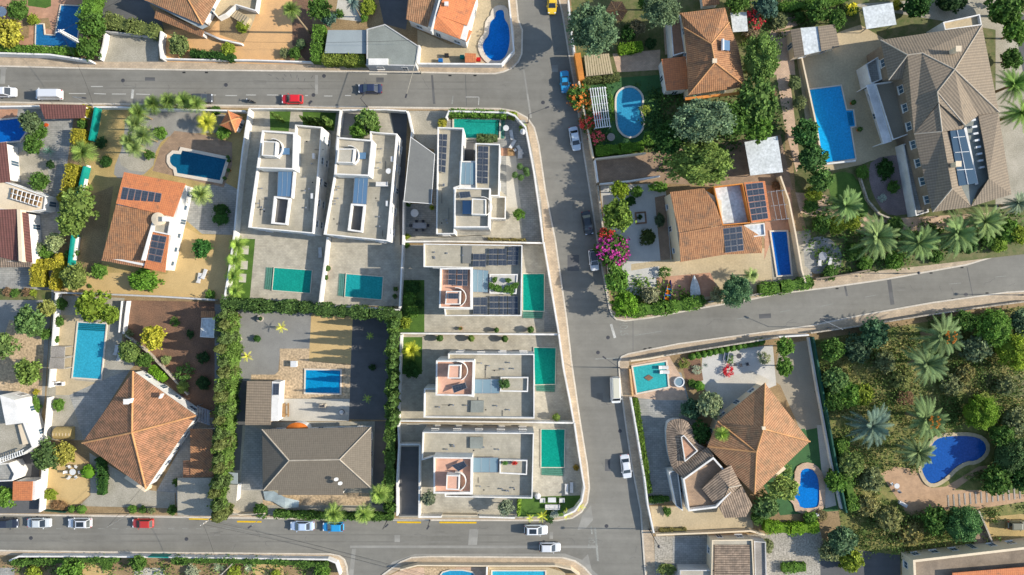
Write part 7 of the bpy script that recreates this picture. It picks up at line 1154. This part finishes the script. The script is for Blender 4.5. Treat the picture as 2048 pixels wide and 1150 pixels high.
P('top edge tree right of the hut roof',1470,5,24,g2,'C',h=4.5); P('yellow-green shrub above the pool house, left',1560,42,17,ol,'C',h=2.4); P('green bush in the brick circle above the pool house',1600,34,13,g2,'M',h=1.8); P('leafy tree above the pool house roof',1632,24,25,g2,'C',h=3.8); P('leafy tree at the pool house top right corner',1672,38,20,g2,'C',h=3.6); P('yellow-flowering shrub near the top right carport',1702,20,14,g2,'C',h=2,fl=fy,name='flowering_shrub'); P('yellow shrub at the top edge by the gateway',1793,12,11,yl,'C',h=1.8); P('grey-green tree at the top edge left of the pool house',1530,12,24,bg_,'C',h=4.6); P('dark tree mass at the top edge above the mansion',1830,12,28,g1,'C',h=4); hedge('clipped bright hedge at the top edge above the pool house',[(1560,14),(1610,10),(1690,-4)],14,1.6,g3)
P('dense round tree beside the mansion pool, upper',1611,268,27,(.05,.12,.03),'C',ry=32,h=4.4); P('dense round tree beside the mansion pool, middle',1622,318,28,(.06,.13,.035),'C',ry=30,h=4.4); P('dense round tree beside the mansion lawn, lower',1640,362,25,(.09,.17,.04),'C',h=4); P('yellow-green bush below the round trees',1628,388,18,yg,'C',h=2.4); P('leafy bush at the lawn corner by the pool',1724,346,14,g3,'C',h=1.6); P('round dark shrub alone in the mauve gravel',1785,375,13,g2,'M',h=1.8); P('kite-shaped dark ground bush in the mauve gravel',1770,340,17,g1,'M',ry=22,h=1.0); hedge('low dark plant border along the mansion wing',[(1808,318),(1818,370),(1822,418)],5,.7,g1); P('white-flowering tuft at the mauve gravel edge',1765,396,8,(.35,.38,.30),h=.6)
# white gravel yard
P('yellow-green round tree at the top of the white gravel yard',1240,380,20,(.17,.23,.02),'C',h=4.6); P('large leafy tree beside the black hatchback',1232,428,33,(.12,.18,.03),'C',h=6); P('small olive tree in the gravel yard top',1274,384,12,g3,'C',h=2.2); P('dark shrub between the yellow tree and planter',1261,402,11,g1,'C',h=1.5); P('leafy bush at the wall above the gravel yard',1318,374,20,g3,'C',ry=12,h=2.2); P('dark thorny bush alone in the white gravel',1296,474,16,(.06,.08,.02),'C',h=1.9); P('conifer-like bush by the brown-roofed house wall',1320,441,10,(.07,.10,.05),'M',ry=14,h=2.4); P('small shrub in the square dark-edged planter',1280,434,5,dk,h=1); P('magenta bougainvillea over the white parked car',1226,500,33,g2,'C',ry=36,h=4.2,fl=mg,name='bougainvillea',cat='bougainvillea'); P('red bougainvillea beside the magenta one',1212,470,18,g2,'C',ry=15,h=3.0,fl=rd,name='bougainvillea',cat='bougainvillea')
P('leafy tree at the junction corner garden, upper',1236,560,24,g3,'C',ry=30,h=5); P('bright tree at the junction corner garden, lower',1248,608,26,(.11,.22,.02),'C',h=4.8); P('pale olive shrub in the corner garden',1299,590,19,(.24,.24,.13),'C',h=2.4); P('small feathery palm-like bush on the gravel by the beige patio',1330,545,14,g2,'A',h=1.6); hedge('thick green street hedge of the junction corner garden',[(1262,622),(1330,616),(1400,604)],22,1.9,g3,ragged=.3); P('red-flowered spike plant in the corner garden',1253,594,5,rd,h=1.6,name='flower_clump'); P('blue-green willow-like tree overhanging the curved road',1470,582,30,(.085,.16,.07),'L',ry=34,h=4.8); P('pale twiggy shrub left of the blue-green tree',1434,590,13,(.26,.25,.12),'C',ry=18,h=2); palm('small palm with yellow heart at the beige patio end',1502,550,20,(.20,.26,.08),'feather',2.4); hedge('street hedge below the narrow blue pool',[(1520,578),(1560,576),(1618,564)],22,1.7,g3,ragged=.3); P('tree at the right end of the narrow pool hedge',1617,566,11,g2,'C',h=2.2); P('dark leafy shrub row left of the blue-green tree',1400,602,13,g2,'C',h=1.8); P('small dry plant by the metal pergola',1552,372,9,(.18,.10,.05),h=1.2)
# mansion palms
for i,(x,y,r,h_) in enumerate(((1690,412,47,3.6),(1752,474,54,4.2),(1836,486,53,4.2),(1912,466,54,4.6),(1968,444,48,4.8))): palm(['date palm beside the mansion lawn, leftmost of the row','second date palm from the left below the mansion','third date palm from the left below the mansion','fourth date palm from the left below the mansion','rightmost date palm of the row below the mansion'][i],x,y,r,[(.10,.16,.05),(.125,.175,.06),(.10,.155,.05),(.11,.165,.055),(.12,.17,.055)][i],'date',h_,group='date palms below the mansion',tr=.3)
palm('grey-green palm at the mansion lower right corner',2034,406,30,(.14,.18,.11),'date',4.5,tr=.3); palm('lush palm right of the mansion, upper',2025,170,42,(.09,.16,.03),'date',5,tr=.3); palm('lush palm right of the mansion, lower',2040,226,44,(.11,.18,.035),'date',5.5,tr=.3); P('dense leafy tree in the top right corner, upper',2008,18,38,g2,'C',h=5.5); P('dense leafy tree in the top right corner, lower',2030,64,28,g3,'C',h=5); P('shrubs right of the mansion roof corner',2018,118,22,g2,'C',h=3.4); P('dark leafy mass at the top edge behind the mansion',1900,6,32,dk,'C',ry=20,h=3)
for i,(x,y,r,c_) in enumerate(((1672,450,20,yg),(1640,450,20,g2),(1712,502,18,g2),(1786,520,20,g3),(1705,448,16,yg),(1790,448,17,g2),(1870,512,16,g2),(1938,492,18,g1),(2012,462,24,g3),(1996,490,18,(.16,.24,.03)),(2036,470,20,yg),(1660,545,16,g2),(1730,528,16,g3),(1622,410,16,g2),(1975,480,16,g2))):
    P(['yellow-flowering bush between lawn palm and plaza','leafy bush above the mansion plaza ring','dark bush right of the mansion plaza','bushy shrub on the street bank between the middle palms','yellow-green shrub left of the second mansion palm','bush in the gap between second and third mansion palms','bush on the street bank under the fourth mansion palm','dark shrub under the rightmost mansion palms','wide leafy shrub right of the mansion palms','bright clump at the pavement edge right of the mansion palms','yellowish bush at the right edge above the curved road','low green bush on the street bank below the plaza','bushy shrub on the street bank below the second palm','shrub on the brick path left of the lawn palm','shrub between the last mansion palm and pavement'][i],x,y,r,c_,'C',h=1.9)
# block D
ORD='first second third fourth fifth sixth seventh eighth ninth tenth eleventh twelfth last'.split()
for i in range(13): P(ORD[i]+' clipped ball from the left in the row above the gravel terrace',1384+i*11.6,713-i*2.5,8,(.09,.19,.03),'R',h=1.3,group='clipped balls above the gravel terrace',name='topiary')
P('tall bright green tree at the gravel terrace right end, upper',1570,694,19,g3,'C',ry=20,h=3.8); P('tall bright green tree at the gravel terrace right end, lower',1568,734,17,g3,'C',ry=20,h=3.8); hedge('long narrow clipped hedge beside the side street pavement',[(1270,797),(1280,862),(1291,935),(1298,985)],11,1.4,(.09,.15,.02),ragged=.06); hedge('short hedge at the foot of the long narrow one',[(1298,1000),(1338,998)],10,1.2,(.06,.12,.02)); P('olive-green broad tree left of the diamond hip roof',1420,808,27,(.20,.24,.12),'C',ry=30,h=4.4); P('dark palm-like shrub left of the broad olive tree',1384,818,22,(.06,.12,.06),'C',h=2.4); P('clipped bright ball near the gravel terrace',1398,772,11,(.11,.23,.03),'R',h=1.8,name='topiary'); P('bush beside the clipped ball near the slatted bed',1384,768,9,g2,h=1.4); P('red-leaved cordyline in the white gravel terrace',1457,741,13,(.50,.03,.04),'A',h=1.3,name='flowering_shrub'); palm('fan palm overlapping the diamond hip roof corner',1445,868,20,(.20,.28,.05),'fan',5.2)
P('shaded dark tree left of the diamond hip roof',1400,866,22,g1,'C',h=3.6); P('agave shrub in the gravel terrace, left',1456,718,10,g3,'A',h=1); P('spiky plant in the gravel terrace, right',1528,715,14,(.25,.27,.13),'A',h=1.1); P('pale agave in the red planting bed',1392,738,10,(.30,.33,.22),'A',h=.8); palm('blue agave at the red bed edge',1410,730,8,bd,'spike',.5,name='agave',cat='agave'); P('slatted bed shrub beside the corner pool lounger',1366,729,12,(.16,.19,.04),'A',h=.9)
P('big leafy tree between the diamond hip roof and kidney pool',1568,975,32,(.19,.25,.06),'C',ry=26,h=4.6); P('grey-green bush below the diamond hip roof corner',1532,1010,26,(.12,.19,.06),'C',h=3.2); P('leafy mass at the beige court right end',1516,1032,16,g2,'C',h=2.2); hedge('bright hedge below the kidney pool garden',[(1530,1052),(1580,1058),(1636,1054)],20,1.7,(.14,.25,.02),ragged=.25); P('green shrub right of the bright hedge by the kidney pool',1618,1035,14,g3,'C',h=1.8); P('pink-flowering shrub at the garden corner by the meter box',1643,1030,12,(.22,.18,.08),'C',h=1.4); P('palm-like leaves beside the kidney pool left side',1575,945,16,(.12,.20,.05),'A',h=1.6); P('corner bush at the beige court entry',1333,1022,10,g2,h=1.1); hedge('thin plant strip along the beige court wall',[(1318,1060),(1372,1058)],6,.5,(.17,.15,.05))
P('orange-berried shrub beside the bottom outbuilding',1532,1090,15,ol,'C',h=1.8); P('leafy bush left of the bottom outbuilding court',1334,1138,20,(.17,.21,.06),'C',ry=13,h=2); hedge('low green row at the bottom edge in the cobbled yard',[(1565,1136),(1610,1134)],18,1.0,g3); 
# wild garden
GD='date palms in the wild garden'
palm('date palm with orange fruit near the road in the wild garden',1882,672,54,(.10,.145,.055),'date',6,group=GD,fruit=(.42,.17,.03),tr=.34); palm('date palm just below the fruiting one near the road',1852,728,53,(.095,.14,.055),'date',5.5,group=GD,tr=.34); palm('blue-green date palm at the left of the wild garden',1743,850,55,(.085,.125,.09),'date',6,group=GD,tr=.36); palm('fruiting date palm beside the blue bean-shaped pool',1850,838,53,(.095,.14,.05),'date',6,group=GD,fruit=(.42,.18,.03),tr=.36); palm('date palm over the brown deck by the bean pool',1835,904,44,(.11,.15,.06),'date',5,group=GD,tr=.34)
for i,(x,y,r,c_,h_) in enumerate(((1988,655,33,g3,4.2),(2024,700,34,(.22,.29,.03),4),(1948,697,26,(.14,.18,.09),3.4),(1928,642,20,g2,3),(2042,645,24,gg,3.4),(1745,668,28,(.06,.12,.055),3.6),(1664,697,22,g2,3),(1712,700,24,(.06,.10,.05),3),(1670,760,24,(.10,.17,.05),3.2),(1692,785,22,g3,2.6),(1724,790,20,yg,2.4),(1668,800,20,g2,2.6),(1955,826,30,(.12,.20,.02),4),(2010,770,18,ol,2),(2030,840,26,ol,3),(2000,870,22,g2,3),(1700,925,24,(.16,.21,.06),2.6),(1668,960,20,g3,2.2),(1740,960,22,ol,2.2),(1775,1035,24,(.22,.22,.08),2.4),(1920,1050,32,(.07,.15,.045),4.2),(1870,1040,26,g2,3.2),(1680,1080,26,(.09,.15,.07),3.4),(1700,1120,22,yg,2.4),(1660,1100,20,ol,2.4),(2020,910,32,(.07,.12,.04),3.6),(1990,960,28,g2,3),(2040,950,24,g1,3),(1900,770,20,ol,1.8),(1930,745,18,(.22,.20,.07),1.6),(1765,720,20,ol,1.6),(1800,760,18,(.20,.22,.07),1.6),(1810,795,16,(.16,.10,.05),1.4),(1730,1010,20,(.20,.19,.07),1.8),(1820,1065,22,(.24,.21,.07),1.8),(1968,800,16,(.20,.24,.05),1.8),(1830,1100,0,ol,1))):
    if r==0: continue
    P(['dense bright tree near the wild garden road wall, right','yellow-green tree at the wild garden right edge','grey olive-leaved tree beside the fruiting road palm','leafy tree between the fruiting road palm and bright tree','grey-green shrub mass at the wild garden right top edge','dark leafy tree behind the road wall, left part','green bush beside the dark green screen, upper','shaded dark shrub right of the screen fence bush','leafy shrub along the dark green screen, middle','bright shrub above the blue-green date palm','yellowish shrub beside the blue-green date palm top','bush along the green screen beside the blue palm','dense yellow-green tree above the bean pool','small olive shrub by the earth track','olive shrub mass at the right edge by the pool','green shrub right of the bean pool','pale leafy bush left of the brown deck','bright bush along the green screen by the kidney pool','olive bush below the blue-green palm','yellowish shrub below the brown deck','rounded dark green tree beside the garden stairs','leafy tree left of the rounded dark one','blue-green tree at the bottom verge','yellow-orange bush at the bottom verge','twiggy olive tree at the cobbled yard edge','dark broad tree right of the bean pool','leafy tree above the timber path','shaded tree at the right edge above the timber path','low olive shrub in the wild garden centre','dry yellow shrub near the earth track','olive shrub left of the second road palm','pale shrub in the dry grass centre','red-brown shrub above the fruiting pool palm','dry shrub below the blue-green palm','golden dry shrub above the cream building','yellow-green shrub right of the dense pool tree'][i],x,y,r*1.15,c_,'C' if r<30 else 'L',h=h_*1.15)
hedge('leafy screen growth along the dark green fence, lower part',[(1682,880),(1694,950),(1706,1020)],16,1.8,(.10,.18,.03),ragged=.35)
# undergrowth of the wild gardens: uncountable tufts
def tufts(name,label,px,n,size,cols,seed,h=.35,avoid=(),per=14,sig=.55):
    g=np.random.default_rng(seed); P_=ccw(GP(px)); xs=[p[0] for p in P_]; ys=[p[1] for p in P_]; out=[]
    def inside(x,y):
        c=False
        for i in range(len(P_)):
            a,b=P_[i-1],P_[i]
            if (a[1]>y)!=(b[1]>y) and x<(b[0]-a[0])*(y-a[1])/(b[1]-a[1])+a[0]: c=not c
        return c
    cl=[]
    while len(cl)<n//per:
        x,y=g.uniform(min(xs),max(xs)),g.uniform(min(ys),max(ys))
        if inside(x,y): cl.append((x,y))
    cl=np.repeat(np.array(cl),per,0)+g.normal(size=(len(cl)*per,2))*sig
    if avoid:
        k=np.ones(len(cl),bool)
        for (ax,ay,r_) in avoid: qx,qy,_=G((ax,ay)); k&=((cl[:,0]-qx)**2+(cl[:,1]-qy)**2>(r_*S)**2)
        cl=cl[k]; cl=cl[:len(cl)//per*per]
    z=np.abs(g.normal(size=len(cl)))*h
    v,t=cloud(np.column_stack([cl,z+.16]),size,seed,.3,tone=np.repeat(g.uniform(0,1,len(cl)//per),per)); me=quadmesh(name,v,t,M['leaf']); o=place(name,me,color=cols); o['kind']='stuff'; o['label']=label; o['category']='undergrowth'
AV=[(1790,965,32),(1822,985,36),(1862,900,30),(1880,940,45),(1900,915,45),(1940,895,48),(1850,990,30),(1880,1000,25),(1920,985,30),(1955,985,28),(1985,990,25),(2015,990,22),(2045,990,22),(1975,1060,16),(1990,1090,14),(1962,1035,14),(2020,1050,34),(2050,1045,30)]
WG=[(1632,690),(1720,668),(1960,625),(2070,615),(2070,1020),(1990,1100),(1840,1118),(1700,1090),(1680,960),(1650,800)]
tufts('undergrowth','green weeds and tufts covering the wild garden ground',WG,9000,.26,(.13,.165,.045),5,avoid=AV); tufts('scrub','dense low green scrub between the trees of the wild garden',WG,22000,.24,(.075,.12,.028),15,.9,AV,110,.85); tufts('dry_undergrowth','dry straw-coloured tufts between the wild garden shrubs',WG,7000,.26,(.27,.24,.09),6,.35,AV,30,.6)
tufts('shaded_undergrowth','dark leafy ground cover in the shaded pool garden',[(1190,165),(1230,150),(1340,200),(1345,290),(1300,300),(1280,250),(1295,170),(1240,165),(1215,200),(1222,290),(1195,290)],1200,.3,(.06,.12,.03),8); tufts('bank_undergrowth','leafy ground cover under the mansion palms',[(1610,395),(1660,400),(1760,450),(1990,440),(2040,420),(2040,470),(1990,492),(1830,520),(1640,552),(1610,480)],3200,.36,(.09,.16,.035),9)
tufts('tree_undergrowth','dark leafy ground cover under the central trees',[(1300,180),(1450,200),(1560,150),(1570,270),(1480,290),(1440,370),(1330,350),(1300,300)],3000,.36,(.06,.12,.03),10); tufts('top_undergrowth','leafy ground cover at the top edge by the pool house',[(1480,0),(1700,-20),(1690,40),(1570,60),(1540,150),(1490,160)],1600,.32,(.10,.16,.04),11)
tufts('bottom_undergrowth','low plants in the bottom-left gardens',[(24,1122),(660,1128),(675,1190),(20,1190)],2600,.3,(.11,.16,.04),12,.25); tufts('corner_undergrowth','leafy ground cover in the junction corner garden',[(1216,560),(1240,545),(1420,600),(1240,632)],900,.34,(.11,.19,.03),13)
